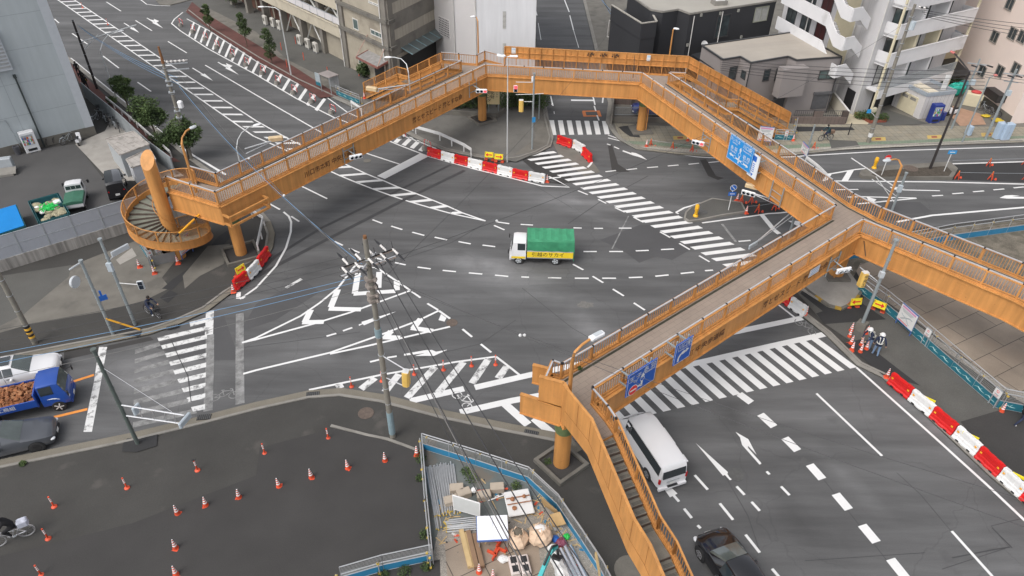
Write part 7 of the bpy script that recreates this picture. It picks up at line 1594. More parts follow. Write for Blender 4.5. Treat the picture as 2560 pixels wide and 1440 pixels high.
def moped(label,loc,rz,m1):
    t=thing('motor_scooter',label,'scooter',loc,rz); wheels(t,[(.6,0),(-.55,0)],.22,.1); a=MB(); a.loft([[(x,-w_,z0),(x,-w_,z1-.05),(x,0,z1),(x,w_,z1-.05),(x,w_,z0)] for x,w_,z0,z1 in ((.5,.1,.4,.85),(.42,.18,.25,.95),(.3,.17,.22,.5),(0,.15,.2,.3),(-.2,.16,.22,.65),(-.75,.14,.4,.7))]); obj('body',a,m1,t,smooth=True); a=MB(); a.bbox(-.4,0,.74,.6,.26,.1,.04); obj('seat',a,black,t); a=MB(); a.path([(.4,-.3,1.0),(.45,0,1.02),(.4,.3,1.0)],.02,6); a.tube((.45,0,1.0),(.6,0,.25),.03,6); obj('handlebar',a,black,t); return t
moped('white and black scooter parked at the warehouse plinth',P(200,358,.1),R(110),white_c); moped('white scooter parked beside the blue vending machine',P(2378,288,.1),R(200),white_c)
def rt(pts): return pts
def vending(label,c,rz,body,w=1.05,h=1.85,shelf=3,basem=None):
    t=thing('vending_machine',label,'vending machine',c,rz); a=MB(); a.bbox(0,0,h/2+.08,w,.7,h,.04); obj('cabinet',a,body,t); a=MB(); a.box(-.08,-.36,h*.68,w*.74,.02,h*.5); obj('display',a,mat('display_glass',(.35,.38,.4),.15),t)
    a=MB(); r2=random.Random(int(c.x*10)+9)
    for k in range(shelf):
        for i in range(8): a.box(-.08-w*.34+w*.68*(i+.5)/8,-.375,h*.5+.28*k*.95,w*.07,.02,.2,m=r2.randint(0,4))
    obj('bottle_row',a,[mat('drink_blue',(.02,.12,.5),.4),mat('drink_red',(.6,.04,.03),.4),mat('drink_green',(.05,.3,.08),.4),mat('drink_tan',(.45,.25,.1),.4),white],t)
    a=MB(); a.box(0,-.365,.35,w*.6,.02,.22); obj('delivery_slot',a,black,t); a=MB(); 
    for s_ in (-1,1): a.box(s_*w*.35,0,.05,.25,.75,.12)
    obj('foot',a,conc,t); return t
vending('white drinks machine standing against the grey warehouse',P(80,382,.1)+Vector((0,.3,0)),math.atan2(-d1.y,-d1.x),white_c,1.2,1.9)
vending('blue drinks machine beside the small white shed',P(2333,309,.1)+Vector((0,.3,0)),R(8),paintm('machine_blue',(.02,.04,.22),.4,.2),1.1,1.9)
# ---------------- guide signs hung on the bridge ----------------
azure=mat('guide_sign_azure',(.015,.25,.62),.4,.04,1); navyb=mat('guide_sign_blue',(.01,.09,.42),.4,.06,1)
def guidesign(label,a_,b_,TL,BR,m,draw,o_=.75,name='guide_sign'):
    dd=(b_-a_).normalized(); n=Vector((dd.y,-dd.x,0)); F=Face(a_+n*o_,b_+n*o_); F.d=dd; F.n=n; F.A=Vector((a_.x,a_.y,0))+n*o_
    (u0,z1),(u1,z0)=F.uz(*TL),F.uz(*BR); B=F.pt((u0+u1)/2,(z0+z1)/2); t=thing(name,label,'road sign',B); W_,H_s=u1-u0,z1-z0
    M=face_frame(B,dd,(0,0,1)); a=MB(); a.T=M; a.box(0,0,0,W_,H_s,.05,m=0); 
    for s_ in (-1,1): a.box(0,s_*(H_s/2-.03),.028,W_-.04,.02,.004,m=1); a.box(s_*(W_/2-.03),0,.028,.02,H_s-.06,.004,m=1)
    obj('panel',a,[m,white],t,org=B); a=MB(); a.T=M
    for z in (-.3,.3): a.box(0,z*H_s,-.08,W_*.9,.06,.08); 
    for x in (-.35,.35):
        a.box(x*W_,0,-.12,.07,H_s*1.1,.07); a.box(x*W_,.25*H_s,-o_/2,.07,.07,o_*.9); a.box(x*W_,-.25*H_s,-o_/2,.07,.07,o_*.9)
    obj('bracket',a,gpole,t,org=B); a=MB(); a.T=M; draw(a,W_,H_s,M); a.T=None; obj('lettering',a,[white,redp,m],t,org=B); return t
def tx(a,M,s,size,x,y,m=0): 
    T=a.T; a.T=None; text(a,s,size,M@Matrix.Translation((x,y,.032)),m); a.T=T
def arr(a,pts,w,m=0,z=.03):
    for p,q in zip(pts,pts[1:]): a.beam((p[0],p[1],z),(q[0],q[1],z),w,.004,m)
def head(a,x,y,dx,dy,s,m=0): a.add([(x+dx*s,y+dy*s,.033),(x-dy*s*.7-dx*s*.3,y+dx*s*.7-dy*s*.3,.033),(x+dy*s*.7-dx*s*.3,y-dx*s*.7-dy*s*.3,.033)],[(0,1,2)],m)
def ringm(a,x,y,r,m=0):
    for i in range(14): p,q=2*math.pi*i/14,2*math.pi*(i+1)/14; a.beam((x+r*math.cos(p),y+r*math.sin(p)*.8,.036),(x+r*math.cos(q),y+r*math.sin(q)*.8,.036),.025,.003,m)
def dr1(a,W,H,M):
    tx(a,M,'王 子',.38,-W*.24,H*.2); tx(a,M,'Oji',.22,-W*.22,H*.05); tx(a,M,'赤 羽',.38,W*.24,H*.3); tx(a,M,'Akabane',.22,W*.26,H*.16); arr(a,[(W*.02,-H*.38),(W*.02,H*.08)],.13); head(a,W*.02,H*.1,0,1,.22); arr(a,[(W*.02,-H*.3),(-W*.2,-H*.3)],.13); a.lathe([(.14,.034),(.01,.036)],12,(W*.02,-H*.04,0),m=2); ringm(a,W*.02,-H*.04,.15); tx(a,M,'122',.13,W*.02,-H*.04); a.lathe([(.32,.036),(.3,.04)],16,(-W*.27,-H*.32,0),m=0); a.lathe([(.29,.041),(.28,.042)],16,(-W*.27,-H*.32,0),m=1); a.box(-W*.27,-H*.32,.046,.42,.09,.004,m=0)
def dr2(a,W,H,M):
    tx(a,M,'川口駅',.36,.05,H*.3); tx(a,M,'Kawaguchi Sta',.17,.05,H*.14); arr(a,[(-W*.25,-H*.4),(-W*.25,-H*.22),(-W*.12,-H*.08),(W*.15,-H*.04)],.13); head(a,W*.22,-H*.03,1,0,.2); ringm(a,W*.02,-H*.06,.13)
def dr3(a,W,H,M):
    tx(a,M,'さいたま',.3,-W*.27,H*.36); tx(a,M,'Saitama',.2,-W*.27,H*.25); tx(a,M,'川口駅',.36,W*.25,H*.34); tx(a,M,'Kawaguchi Sta',.18,W*.26,H*.2); tx(a,M,'赤 羽',.36,-W*.27,H*.02); tx(a,M,'Akabane',.2,-W*.27,-H*.1); tx(a,M,'岩 槻',.36,W*.28,-H*.04); tx(a,M,'Iwatsuki',.2,W*.28,-H*.16)
    arr(a,[(0,-H*.42),(0,H*.12)],.12); head(a,0,H*.14,0,1,.2); arr(a,[(-W*.33,-H*.26),(W*.33,-H*.3)],.12); head(a,-W*.35,-H*.26,-1,0,.2); head(a,W*.35,-H*.3,1,0,.2); 
    for x,y in ((0,-H*.06),(-W*.18,-H*.26),(W*.16,-H*.28)): a.lathe([(.15,.034),(.01,.036)],12,(x,y,0),m=2); ringm(a,x,y,.15); tx(a,M,'122',.12,x,y)
def dr4(a,W,H,M):
    a.box(0,H*.32,.03,.42,.42,.006,m=2); a.box(0,H*.33,.035,.26,.2,.006,m=0)
    for i,ch in enumerate('三ツ和→'): tx(a,M,ch,.3,W*.12,H*.1-.32*i,2)
    arr(a,[(-.05,-H*.3),(-.05,-H*.42)],.07,2); head(a,-.05,-H*.42,0,-1,.14,2)
guidesign('large dark blue guide sign with red no-entry disc hung low by the stairs',r3[0],r3[1],(1571,940),(1634,948),navyb,dr1)
guidesign('smaller dark blue guide sign with right-turning arrow on the same girder',r3[0],r3[1],(1692,864),(1722,889),navyb,dr2)
guidesign('large azure guide sign with crossing arrows on the north-east span',r1[3],r1[4],(1829,334),(1873,434),azure,dr3,.8)
guidesign('narrow white sign with blue bus picture beside the azure guide sign',r1[3],r1[4],(1880,379),(1888,450),mat('sign_white',(.72,.75,.78),.4,.04),lambda a,W,H,M:(a.box(0,H*.32,.03,.42,.42,.006,m=2),[arr(a,[(-.1,H*.1-.15*i),(.15,H*.1-.15*i)],.06,2) for i in range(5)],head(a,0,-H*.36,0,-1,.2,2)),.7)
for o in bpy.data.objects:
    if o.name.startswith('lettering') and o.parent and o.parent.get('label','').startswith('narrow white'): o.data.materials[2]=sblue
# grey bracket frames on inner side of the east span
a=MB(); dd=(r1[4]-r1[3]).normalized(); n=Vector((dd.y,-dd.x,0)); u=uat(r1[3],r1[4],1950,4.8); p=r1[3].lerp(r1[4],u)+n*.3; B=Vector((p.x,p.y,4.8)); t=thing('sign_bracket','empty grey frame bracket on the north-east span right of the white sign','bracket',B)
for k in (-.6,.6): a.beam(B+dd*k+Vector((0,0,-.9)),B+dd*k+Vector((0,0,.7)),.07,.07)
a.tube(B-dd*.6,B+dd*.6,.03,6); a.tube(B-dd*.6+Vector((0,0,-.5)),B+dd*.6+Vector((0,0,-.5)),.03,6); obj('frame',a,gpole,t,org=B)
# ---------------- fences of the works ----------------
teal_=mat('board_teal',(.02,.15,.2),.5,.1,2); bluep=mat('board_blue',(.03,.2,.36),.5,.12,2,spot=(1.5,.62,(.1,.2,.28),.5)); pipe_=mat('scaffold_pipe',(.5,.51,.52),.35,.1,4,metal=.5); wave=mat('wave_motif',(.25,.42,.42),.5,.1); clampy=mat('clamp_yellow',(.6,.42,.06),.5,.15); netm=mat('net_grey',(.35,.36,.36),.6,.1)
def workfence(label,pts,h,bh,bm,h0=.1,waves=False,net=7,step=1.75,side=1):
    o=Vector((pts[0].x,pts[0].y,h0)); t=thing('works_fence',label,'fence',o); pi_=MB(); bd=MB(); nt2=MB(); cl=MB(); wv=MB(); up=Vector((0,0,1))
    for p,q in zip(pts,pts[1:]):
        p=Vector((p.x,p.y,h0)); q=Vector((q.x,q.y,h0)); d=(q-p).normalized(); N=Vector((-d.y,d.x,0))*side
        pi_.tube(p+up*h,q+up*h,.03,6); pi_.tube(p+up*h*.72+N*.12,q+up*h*.72+N*.12,.03,6); pi_.tube(p+up*.06,q+up*.06,.022,5); pi_.tube(p+up*(bh+.08),q+up*(bh+.08),.022,5)
        bd.beam(p+up*(.08+bh/2),q+up*(.08+bh/2),.03,bh)
        for i in range(net): z=bh+.15+(h-bh-.2)*i/net; nt2.tube(p+up*z,q+up*z,.007,3,cap=False)
        L=(q-p).length; n=max(1,round(L/step))
        for i in range(n+1):
            c=p.lerp(q,i/n); pi_.tube(c,c+up*h,.022,5); c2=c+N*.14+d*.2; pi_.tube(c2,c2+up*h*.8,.025,6); cl.box(*(c2+up*h*.72),.1,.1,.09); cl.box(*(c2+up*.15),.1,.1,.09)
            if waves and i<n:
                for k in (.25,.7):
                    w0=c.lerp(p.lerp(q,(i+1)/n),k); base=w0-N*.03+up*(.1+bh*.35); s_=.35
                    wv.path([base-d*s_,base-d*s_*.3+up*.12,base+d*s_*.2+up*.02,base+d*s_],[.01,.035,.035,.01],4); wv.path([base+d*s_*.1+up*.04,base+d*.15+up*.2],[.03,.01],4)
    obj('board',bd,bm,t,org=o); obj('pipe_frame',pi_,pipe_,t,org=o); obj('wire_net',nt2,netm,t,org=o); obj('clamp',cl,clampy,t,org=o)
    if wv.v: obj('wave_motif',wv,wave,t,org=o)
    return t
workfence('pipe fence with blue boards round the upper right side of the works yard',Q(1058,1124,1190,1165,1320,1208,1392,1276,1450,1362,1500,1440,1560,1560,h=.1),1.3,.42,bluep)
workfence('pipe fence with blue boards along the left side of the works yard',Q(1058,1124,1070,1270,1084,1412,h=.1),1.3,.3,bluep,side=-1)
workfence('short pipe fence with blue boards closing the lot at the bottom edge',Q(1080,1402,960,1428,858,1458,h=.1),1.3,.45,bluep)
workfence('long teal wave-patterned board fence with wire net beside the workers',Q(2142,728,2200,770,2262,822,2375,922,2487,1020,2600,1042,2750,1075,h=.1),1.55,.55,teal_,waves=True)
workfence('far blue board fence with netting behind the east span of the bridge',Q(2110,652,2200,636,2370,603,2560,577,2900,530,h=.1),1.6,.5,bluep,net=4)
workfence('teal wave board and rail closing the foot of the north-west stairs',Q(842,238,874,252,900,262,h=.1),1.1,.5,teal_,waves=True,net=3)
workfence('teal wave board and rail closing the foot of the north-east stairs',Q(1935,350,1982,352,1988,320,h=.1),1.1,.5,teal_,waves=True,net=3)
workfence('teal board leaning at the foot of the spiral stairs',Q(352,620,372,650,382,672,h=.1),1.1,.5,teal_,net=3)
def board(label,TL,TR,base,h,z0,draw,m=white,name='notice_board',cat='sign',fm=None):
    A=P(*base[0],.1); B_=P(*base[1],.1); F=Face(A,B_); c=(A+B_)/2; t=thing(name,label,cat,c); W=F.L; a=MB(); F.box(a,0,W,z0,z0+h,-.02,.02); obj('panel',a,m,t,org=c); a=MB(); sgn=1
    rt_=Vector((1,0,0)); d=F.d if F.d.x>0 else -F.d; ctr=F.pt(W/2,z0+h/2,.024); M=face_frame(ctr,d,(0,0,1)); 
    if M.to_3x3().col[2].dot(F.n)<0: M=face_frame(ctr,-d,(0,0,1))
    a.T=M; draw(a,W,h); obj('print',a,[mat('print_pink',(.6,.25,.45),.5),mat('print_grey',(.3,.34,.36),.5),mat('print_blue',(.15,.3,.6),.5),redp],t,org=c); a=MB()
    for u in (.03,W-.03): F.box(a,u-.03,u+.03,.0,z0+h+.02,-.06,-.02)
    F.box(a,0,W,z0-.03,z0+.02,-.03,.03); F.box(a,0,W,z0+h,z0+h+.04,-.03,.03); obj('frame',a,fm or mat('frame_blue',(.08,.15,.4),.5),t,org=c); return t
def poster(a,W,H):
    a.box(0,H*.4,0,W*.85,H*.1,.004,m=0); 
    for i in range(3): a.box(-.05*W,H*(.28-.06*i),0,W*(.75-.1*i),H*.025,.004,m=1)
    a.path([(-W*.3,-H*.3,0),(-W*.05,-H*.1,0),(W*.2,H*.05,0),(W*.35,H*.02,0)],.03,4,m=1); a.path([(-W*.35,0,0),(0,-H*.12,0),(W*.25,-H*.35,0)],.025,4,m=1); a.box(-W*.1,-H*.42,0,W*.6,H*.04,.004,m=3)
board('construction notice board with map on the teal fence',0,0,((2236,808),(2272,842)),1.25,.55,poster); board('map notice board below the spiral stairs',0,0,((457,650),(485,628)),1.2,.5,poster); board('pink-headed notice board behind the railing at the north-east stairs',0,0,((1890,362),(1925,366)),1.4,.6,poster)
board('leaning white and blue footway notice by the short capped pole',0,0,((2002,376),(2016,392)),.9,.1,poster)
def nosign(a,W,H):
    for i in range(12): p,q=2*math.pi*i/12,2*math.pi*(i+1)/12; a.beam((.13*W*2*math.cos(p)*.6,H*.18+.13*W*2*math.sin(p)*.6,0),(.13*W*2*math.cos(q)*.6,H*.18+.13*W*2*math.sin(q)*.6,0),.03,.006,3)
    a.box(0,-H*.2,0,W*.6,H*.1,.004,m=1); a.box(0,-H*.36,0,W*.5,H*.05,.004,m=3)
for l,b_,z in (('small white entry-ban sign on the wire net, upper one',((2299,858),(2311,868)),.9),('small white entry-ban sign on the wire net, lower one',((2467,1008),(2482,1022)),.9),('small white ban sign on the stair closing at the spiral stairs',((398,655),(412,650)),.9),('smaller white notice left of the ban sign at the spiral stairs',((378,662),(390,658)),.7),('small white notice on the north-east stair closing',((1958,352),(1966,352)),.6)): board(l,0,0,b_,.55,z,nosign,fm=steel)
# stair closing screens
a=MB(); B=P(385,660,.1); a.beam(P(372,655,.5),P(440,640,.5),.03,.8); o=obj('stair_screen',a,mat('screen_grey',(.2,.2,.2),.6,.1),org=B); o.location=B; tag(o,'grey screen closing the foot of the spiral stairs','screen')
def arrowboard(label,bx,by,rz,dirn,h0=.1):
    c=P(bx,by,h0); t=thing('arrow_board',label,'sign',c,rz); a=MB(); a.box(0,0,.62,.8,.04,.5,rx=R(-12)); obj('panel',a,ylw,t); a=MB(); a.T=Matrix.Translation((0,-.03,.62))@Matrix.Rotation(R(90-12),4,'X'); a.box(-dirn*.06,0,0,.45,.09,.01); a.add([(dirn*.32,0,.006),(dirn*.12,.17,.006),(dirn*.12,-.17,.006)],[(0,1,2),(2,1,0)]); obj('arrow',a,redp,t); a=MB()
    for s_ in (-1,1): a.tube((s_*.35,0,.0),(s_*.35,0,.85),.02,5); a.tube((s_*.35,.35,.0),(s_*.35,0,.85),.02,5)
    a.bbox(-.3,.2,.06,.3,.4,.12,.03); a.bbox(.3,.2,.06,.3,.4,.12,.03); obj('stand',a,cr,t); return t
arrowboard('yellow board with red arrow to the left beside the grey pole',2134,772,R(8),-1); arrowboard('yellow board with red arrow slanting right at the teal fence',2192,780,R(-38),1)
arrowboard('yellow board with left arrow behind the long curved barriers',1223,402,R(-8),-1,.05); arrowboard('yellow board with right arrow behind the long curved barriers',1247,407,R(-8),1,.05)
t=arrowboard('yellow and black warning board leaning on the west barriers',606,690,R(60),1); 
for i in range(4): pass
# guard rails
def guard(label,pts,h=.75):
    o=Vector((pts[0].x,pts[0].y,pts[0].z)); t=thing('guard_rail',label,'guard rail',o); a=MB(); up=Vector((0,0,1)); b=MB()
    for p,q in zip(pts,pts[1:]): a.beam(p+up*h,q+up*h,.08,.28); a.beam(p+up*h,q+up*h,.12,.06)
    obj('beam',a,white,t,org=o)
    for p in sub(pts,2.0): b.tube(p,p+up*(h+.05),.06,8)
    obj('post',b,white,t,org=o); return t
guard('white guard rail curving along the kerb below the west span',Q(1040,335,1100,352,1160,380,1178,392,h=.1)); guard('bent white guard rail round the west bridge column',Q(632,545,662,565,648,632,h=.1)); guard('white guard rail along the avenue kerb by the round trees',Q(270,258,345,320,430,395,h=.1),.6); guard('short white pipe rail at the foot of the north-west stairs',Q(880,272,905,290,h=.1),.8); guard('grey parapet rail on the kerb behind the east stairs',Q(2012,408,2040,430,2062,452,h=0),.6)
# bike-lane style bollards along the brown footway
for i,(x,y) in enumerate(((704,125),(718,168),(760,150),(820,186),(898,190),(740,110))): 
    c=P(x,y,.1); t=pole_thing('chain_post','orange chain post on the office forecourt, %s from the left'%'first third fourth fifth sixth second'.split()[i],'bollard',c,.9,.04,.04,cr,group='orange chain posts')
# outdoor units
def acunit(label,c,rz,h=1.0,w=.8,g=None):
    t=thing('air_conditioner',label,'air conditioner',c,rz,g); a=MB(); a.bbox(0,0,h/2+.12,w,.35,h,.03); obj('casing',a,mat('unit_beige',(.55,.53,.48),.6,.08),t); a=MB(); a.lathe([(.26,-.18),(.25,-.19),(.02,-.19)],14,(-.08,0,h*.55+.12),ax='Y'); obj('fan_grille',a,conc_dirty,t); a=MB(); a.box(-.3,0,.06,.08,.4,.12); a.box(.3,0,.06,.08,.4,.12); obj('foot',a,steel,t)
ang=math.atan2(k2.y,k2.x)+math.pi
for i,(x,y) in enumerate(((751,112),(771,121),(791,131),(665,62),(684,68),(700,75),(672,40))): acunit('beige outdoor air conditioner unit by the office wall, %s'%('left of the row of three;middle of the row of three;right of the row of three;left of the far group;middle of the far group;right of the far group;behind the far group'.split(';')[i]),P(x,y,.1),ang+R(0),1.1,.85,'outdoor units by the office block')
# vertical sign board, cabinets, bins
t=thing('sign_board','cream standing sign board with black vertical lettering by the north-west column','sign',P(1234,282,.1)); a=MB(); a.bbox(0,0,1.9,1.25,.12,1.9,.03); obj('panel',a,mat('sign_cream',(.7,.58,.33),.5,.05),t); a=MB()
for i,ch in enumerate('文化財'): text(a,ch,.42,face_frame((-.1,-.075,2.55-.42*i),(1,0,0),(0,0,1)))
for i,ch in enumerate('センタ│'): text(a,ch,.42,face_frame((-.45,-.075,2.2-.42*i),(1,0,0),(0,0,1)))
for i,ch in enumerate('川口市立'): text(a,ch,.18,face_frame((.35,-.075,2.5-.24*i),(1,0,0),(0,0,1)))
obj('lettering',a,winblack,t); a=MB(); a.box(.42,-.07,2.72,.16,.02,.16); obj('emblem',a,mat('emblem_brown',(.3,.06,.03),.6),t); a=MB(); a.tube((-.5,0,0),(-.5,0,1),.04,6); a.tube((.5,0,0),(.5,0,1),.04,6); obj('leg',a,gpole,t)
paleb=mat('cabinet_blue',(.4,.5,.62),.5,.06)
for x,y,l,w_,h_ in ((2490,347,'left pale blue roadside cabinet beside the grey pole',.7,1.6),(2507,349,'right pale blue roadside cabinet beside the grey pole',.9,1.6),(2418,338,'slim pale blue box cabinet at the kerb',.35,.9),(2408,318,'',.3,1.0)):
    if l: t=thing('roadside_cabinet',l,'cabinet',P(x,y,.1),R(12)); a=MB(); a.bbox(0,0,h_/2+.1,w_,.6,h_,.03); obj('casing',a,paleb,t); a=MB(); a.box(0,0,.05,w_+.06,.66,.12); obj('plinth',a,conc,t); a=MB(); a.box(0,-.305,h_/2+.1,.012,.01,h_*.9); a.box(.08,-.31,h_*.55,.03,.03,.12); obj('door_seam',a,gpole,t)
c=P(2120,338,.1); t=pole_thing('bollard_post','thin black leaning post on the tiled footway','bollard',c,1.3,.05,.05,black)
c=P(2180,330,.1); t=pole_thing('traffic_mirror','orange-backed convex mirror and blue sign on bent white post','mirror',c,.5,.01,.01,white); a=MB(); a.path([(0,0,0),(-.2,0,1.6),(-.5,0,1.9),(-.8,0,2.1)],.04,6); obj('arm',a,white,t); a=MB(); a.lathe([(.01,-.08),(.2,-.05),(.28,0),(.29,.03)],14,(-.55,-.1,2.35),ax='Y'); obj('mirror_disc',a,mat('mirror_back',(.5,.47,.35),.3),t); a=MB(); a.box(-1.0,-.05,2.2,.42,.03,.4); obj('sign_plate',a,mat('sign_azure',(0,0,0)),t)
t=thing('light_box_sign','white light box sign with two panels on a thin black stand','sign',P(2328,280,.1)); a=MB(); a.bbox(.3,0,3.2,.5,.18,1.6,.03); obj('box',a,white,t); a=MB(); a.tube((0,0,0),(.1,0,2.5),.04,6); a.box(.3,-.1,3.2,.5,.01,.04); obj('stand',a,winblack,t)
for x,y,l in ((2353,300,'blue crate stack beside the blue drinks machine'),): t=thing('crate_stack',l,'crates',P(x,y,.1),.2); [obj('crate',MB().bbox(0,0,.15+.3*i,.45,.35,.28,.02),bl,t) for i in range(3)]
# cluttered side yard by the pink block
tm_=mat('tarp_mint',(.02,.42,.33),.6,.15,2); 
def lump(name,label,cat,x,y,r,m,sq=(1,1,.6),h=.1,seed=1,n=12,z=None,extra=None):
    c=P(x,y,h); t=thing(name,label,cat,c); a=MB(); a.ball((0,0,0),1,n); r2=random.Random(seed); 
    a.v=[Vector((v.x*sq[0],v.y*sq[1],v.z*sq[2]))*r*(1+r2.uniform(-.14,.14)) for v in a.v]; zm=min(v.z for v in a.v); a.v=[v-Vector((0,0,zm)) for v in a.v]; obj('body',a,m,t,smooth=False); 
    if extra: extra(t)
    return t
lump('covered_scooter','scooter under bright mint-green cover in the pink block yard','scooter',2383,240,.8,tm_,(1.3,.6,.9),seed=3); lump('covered_scooter','second covered scooter with pale blue sheet behind the mint one','scooter',2403,226,.7,mat('sheet_blue',(.12,.3,.36),.6),(1.3,.6,.8),seed=4); bike('bicycle leaning in the pink block yard, left one',P(2460,280,.1),R(120),steel,True,None,6); bike('bicycle leaning in the pink block yard, right one',P(2478,290,.1),R(130),dpole,True,None,6)
t=thing('water_tank','cream low tank box with pink bundle on top in the yard','tank',P(2425,262,.1),R(-30)); a=MB(); a.bbox(0,0,.7,1.8,1.2,1.3,.05); obj('box',a,apc,t); a=MB(); a.ball((.1,0,1.45),.4,10,sq=(1.3,.8,.5)); obj('bundle',a,mat('bundle_red',(.5,.06,.06),.7),t)
for x,y,s_ in ((2463,293,1),(2490,302,2),(2497,306,3)): lump('plant_pot','yellow tangled garden hose and pots by the pink block, %s of three'%('left','middle','right')[s_-1],'garden clutter',x,y,.35,mat('clutter_yellow',(.55,.4,.03),.7,.4,6),(1.4,.8,.4),seed=s_)
# ---------------- trees and shrubs ----------------
lf=[mat('leaf_dark',(.025,.042,.014),.8,.3,3),mat('leaf_mid',(.055,.09,.026),.8,.3,3),mat('leaf_light',(.11,.16,.045),.8,.3,3)]
bark=mat('bark',(.09,.07,.05),.95,.25,5)
def foliage(name,par,org,blobs,n,s,seed,mats=None):
    a=MB(); r2=random.Random(seed); tot=sum(b[3]**2 for b in blobs)
    for b in blobs:
        k=int(n*b[3]**2/tot)
        for i in range(k):
            v=Vector((r2.gauss(0,1),r2.gauss(0,1),r2.gauss(0,1))).normalized()*b[3]*(r2.random()**.35)*r2.uniform(.85,1.12); v.z*=b[4] if len(b)>4 else .85; c=Vector(b[:3])+v
            cl=int((math.sin(c.x*3+seed)+math.sin(c.y*3.3)+math.sin(c.z*4))*1.2+r2.uniform(-1,1)); m=max(0,min(2,1+(1 if cl>1 else -1 if cl<-1 else 0)))
            e=Vector((r2.uniform(-1,1),r2.uniform(-1,1),r2.uniform(-.4,.6))).normalized(); f=e.cross(Vector((r2.uniform(-1,1),r2.uniform(-1,1),r2.uniform(-1,1)))).normalized(); q=s*r2.uniform(.6,1.3)
            a.add([c-e*q,c-f*q*.5,c+e*q,c+f*q*.5],[(0,1,2,3)],m)
    return obj(name,a,mats or lf,par)
def tree(label,x,y,blobs,trunk_h,n=2600,s=.11,seed=1,name='street_tree',group=None,tr=.1):
    c=P(x,y,.1); t=thing(name,label,'tree',c,group=group); a=MB(); top=blobs[0]; a.path([(0,0,0),(.05,.03,trunk_h*.5),(0,0,trunk_h)],[tr,tr*.8,tr*.6],8)
    for b in blobs: a.path([(0,0,trunk_h*.8),((b[0])*.5,b[1]*.5,(trunk_h+b[2])*.5),(b[0],b[1],b[2])],[tr*.6,tr*.4,.02],6)
    obj('trunk',a,bark,t,smooth=True); r3=random.Random(seed); ex=[]
    for b in blobs:
        for k in range(4): v=Vector((r3.gauss(0,1),r3.gauss(0,1),r3.uniform(-.3,1))).normalized()*b[3]*.85; ex.append((b[0]+v.x,b[1]+v.y,b[2]+v.z*.8,b[3]*r3.uniform(.28,.45)))
    foliage('crown',t,None,[(b[0],b[1],b[2],b[3]*.9) for b in blobs]+ex,int(n*1.25),s,seed); return t
tree('round-topped avenue tree farthest up beside the white lamp',325,285,[(0,0,3.1,1.0),(.3,.1,2.2,.85),(-.4,0,2.6,.6)],1.8,2600,.1,1)
tree('largest round avenue tree in the middle of the three',392,352,[(0,0,3.3,1.45),(-.6,.1,2.5,1.0),(.7,0,2.4,1.1),(0,-.4,2.6,1.0)],1.9,4200,.11,2)
tree('avenue tree behind the rust-topped utility pole',472,398,[(0,0,3.0,1.3),(-.8,0,2.3,1.0),(.8,.1,2.6,1.1),(.3,0,1.9,1.0)],1.7,4200,.11,3)
def shrub(label,x,y,blobs,n=900,s=.08,seed=1,name='shrub',h=.1):
    c=P(x,y,h); t=thing(name,label,'shrub',c); a=MB(); [a.path([(0,0,0),(b[0]*.5,b[1]*.5,b[2]*.6),(b[0],b[1],b[2])],[.03,.02,.01],5) for b in blobs]; obj('stem',a,bark,t); foliage('foliage',t,None,blobs,n,s,seed); return t
shrub('low shrub at the foot of the middle avenue tree',352,312,[(0,0,.6,.6),(.6,-.3,.5,.5)],900,.08,5); shrub('dense dark shrub between the avenue trees and the steel shed',402,372,[(0,0,.9,.9),(.5,-.5,.6,.6)],1500,.09,6)
shrub('clipped shrub by the first avenue tree trunk',285,262,[(0,0,.5,.5),(-.5,.4,.4,.4)],700,.08,7)
for i,(x,y,b) in enumerate(((527,80,[(0,0,2.6,.6),(0,0,1.6,.7),(.1,0,3.3,.4)]),(618,118,[(0,0,3.0,.7),(.1,0,2.0,.8),(-.1,0,3.8,.5)]),(680,160,[(0,0,3.2,.7),(.15,0,2.1,.85),(-.1,0,1.1,.6),(0,0,3.9,.5)]))): tree('slender young tree on the brown footway, %s from the left'%('first','second','third')[i],x,y,b,1.2,1700,.09,20+i,group='young trees on the brown footway',tr=.06)
tree('brownish bare shrub tree by the office forecourt',590,20,[(0,0,1.8,1.3),(-1,.5,1.5,1.0)],1,1500,.1,31,tr=.05)
shrub('spiky green shrub beside the office entrance canopy',912,192,[(0,0,.9,.9),(.5,.1,.8,.6)],1500,.12,9)
t=thing('hedge','dark ivy-covered hedge behind the north-west column','hedge',P(1265,270,.1)); foliage('foliage',t,None,[(-5.0,.3,.9,1.3),(-3.6,.2,.9,1.2),(-2.4,.3,1.0,1.2),(.2,.4,1.0,1.4),(1.4,.4,1.1,1.3),(2.4,.6,1.2,1.3),(3.2,1.4,1.2,1.2),(3.6,-.3,1.0,1.0),(3.5,2.8,1.2,1.2)],11000,.1,40); a=MB(); [a.tube((x,.2,0),(x,.2,1),.05,5) for x in (-5,-3,-1,1,3)]; obj('stem',a,bark,t)
wallthing('planter_wall','low stained concrete planter wall before the ivy hedge',Q(1105,268,1110,285,1195,292,1240,296,1262,280,h=.1),.5,.25,conc_dirty)
shrub('clipped shrub bed in red brick kerb before the apartment entrance',2172,300,[(0,0,.5,.9,.6),(1.2,-.1,.4,.7,.6),(-.9,.3,.4,.6,.6)],2200,.08,44)
a=MB(); q=Q(2132,285,2172,310,2212,308,2210,300); 
for i in range(3): a.beam(q[i],q[i+1],.2,.35,dz=.2)
o=obj('brick_kerb',a,mat('brick_red',(.28,.08,.05),.9,.2,2),org=q[0]); o.location=q[0]; tag(o,'red brick kerb round the shrub bed at the apartment entrance','kerb')
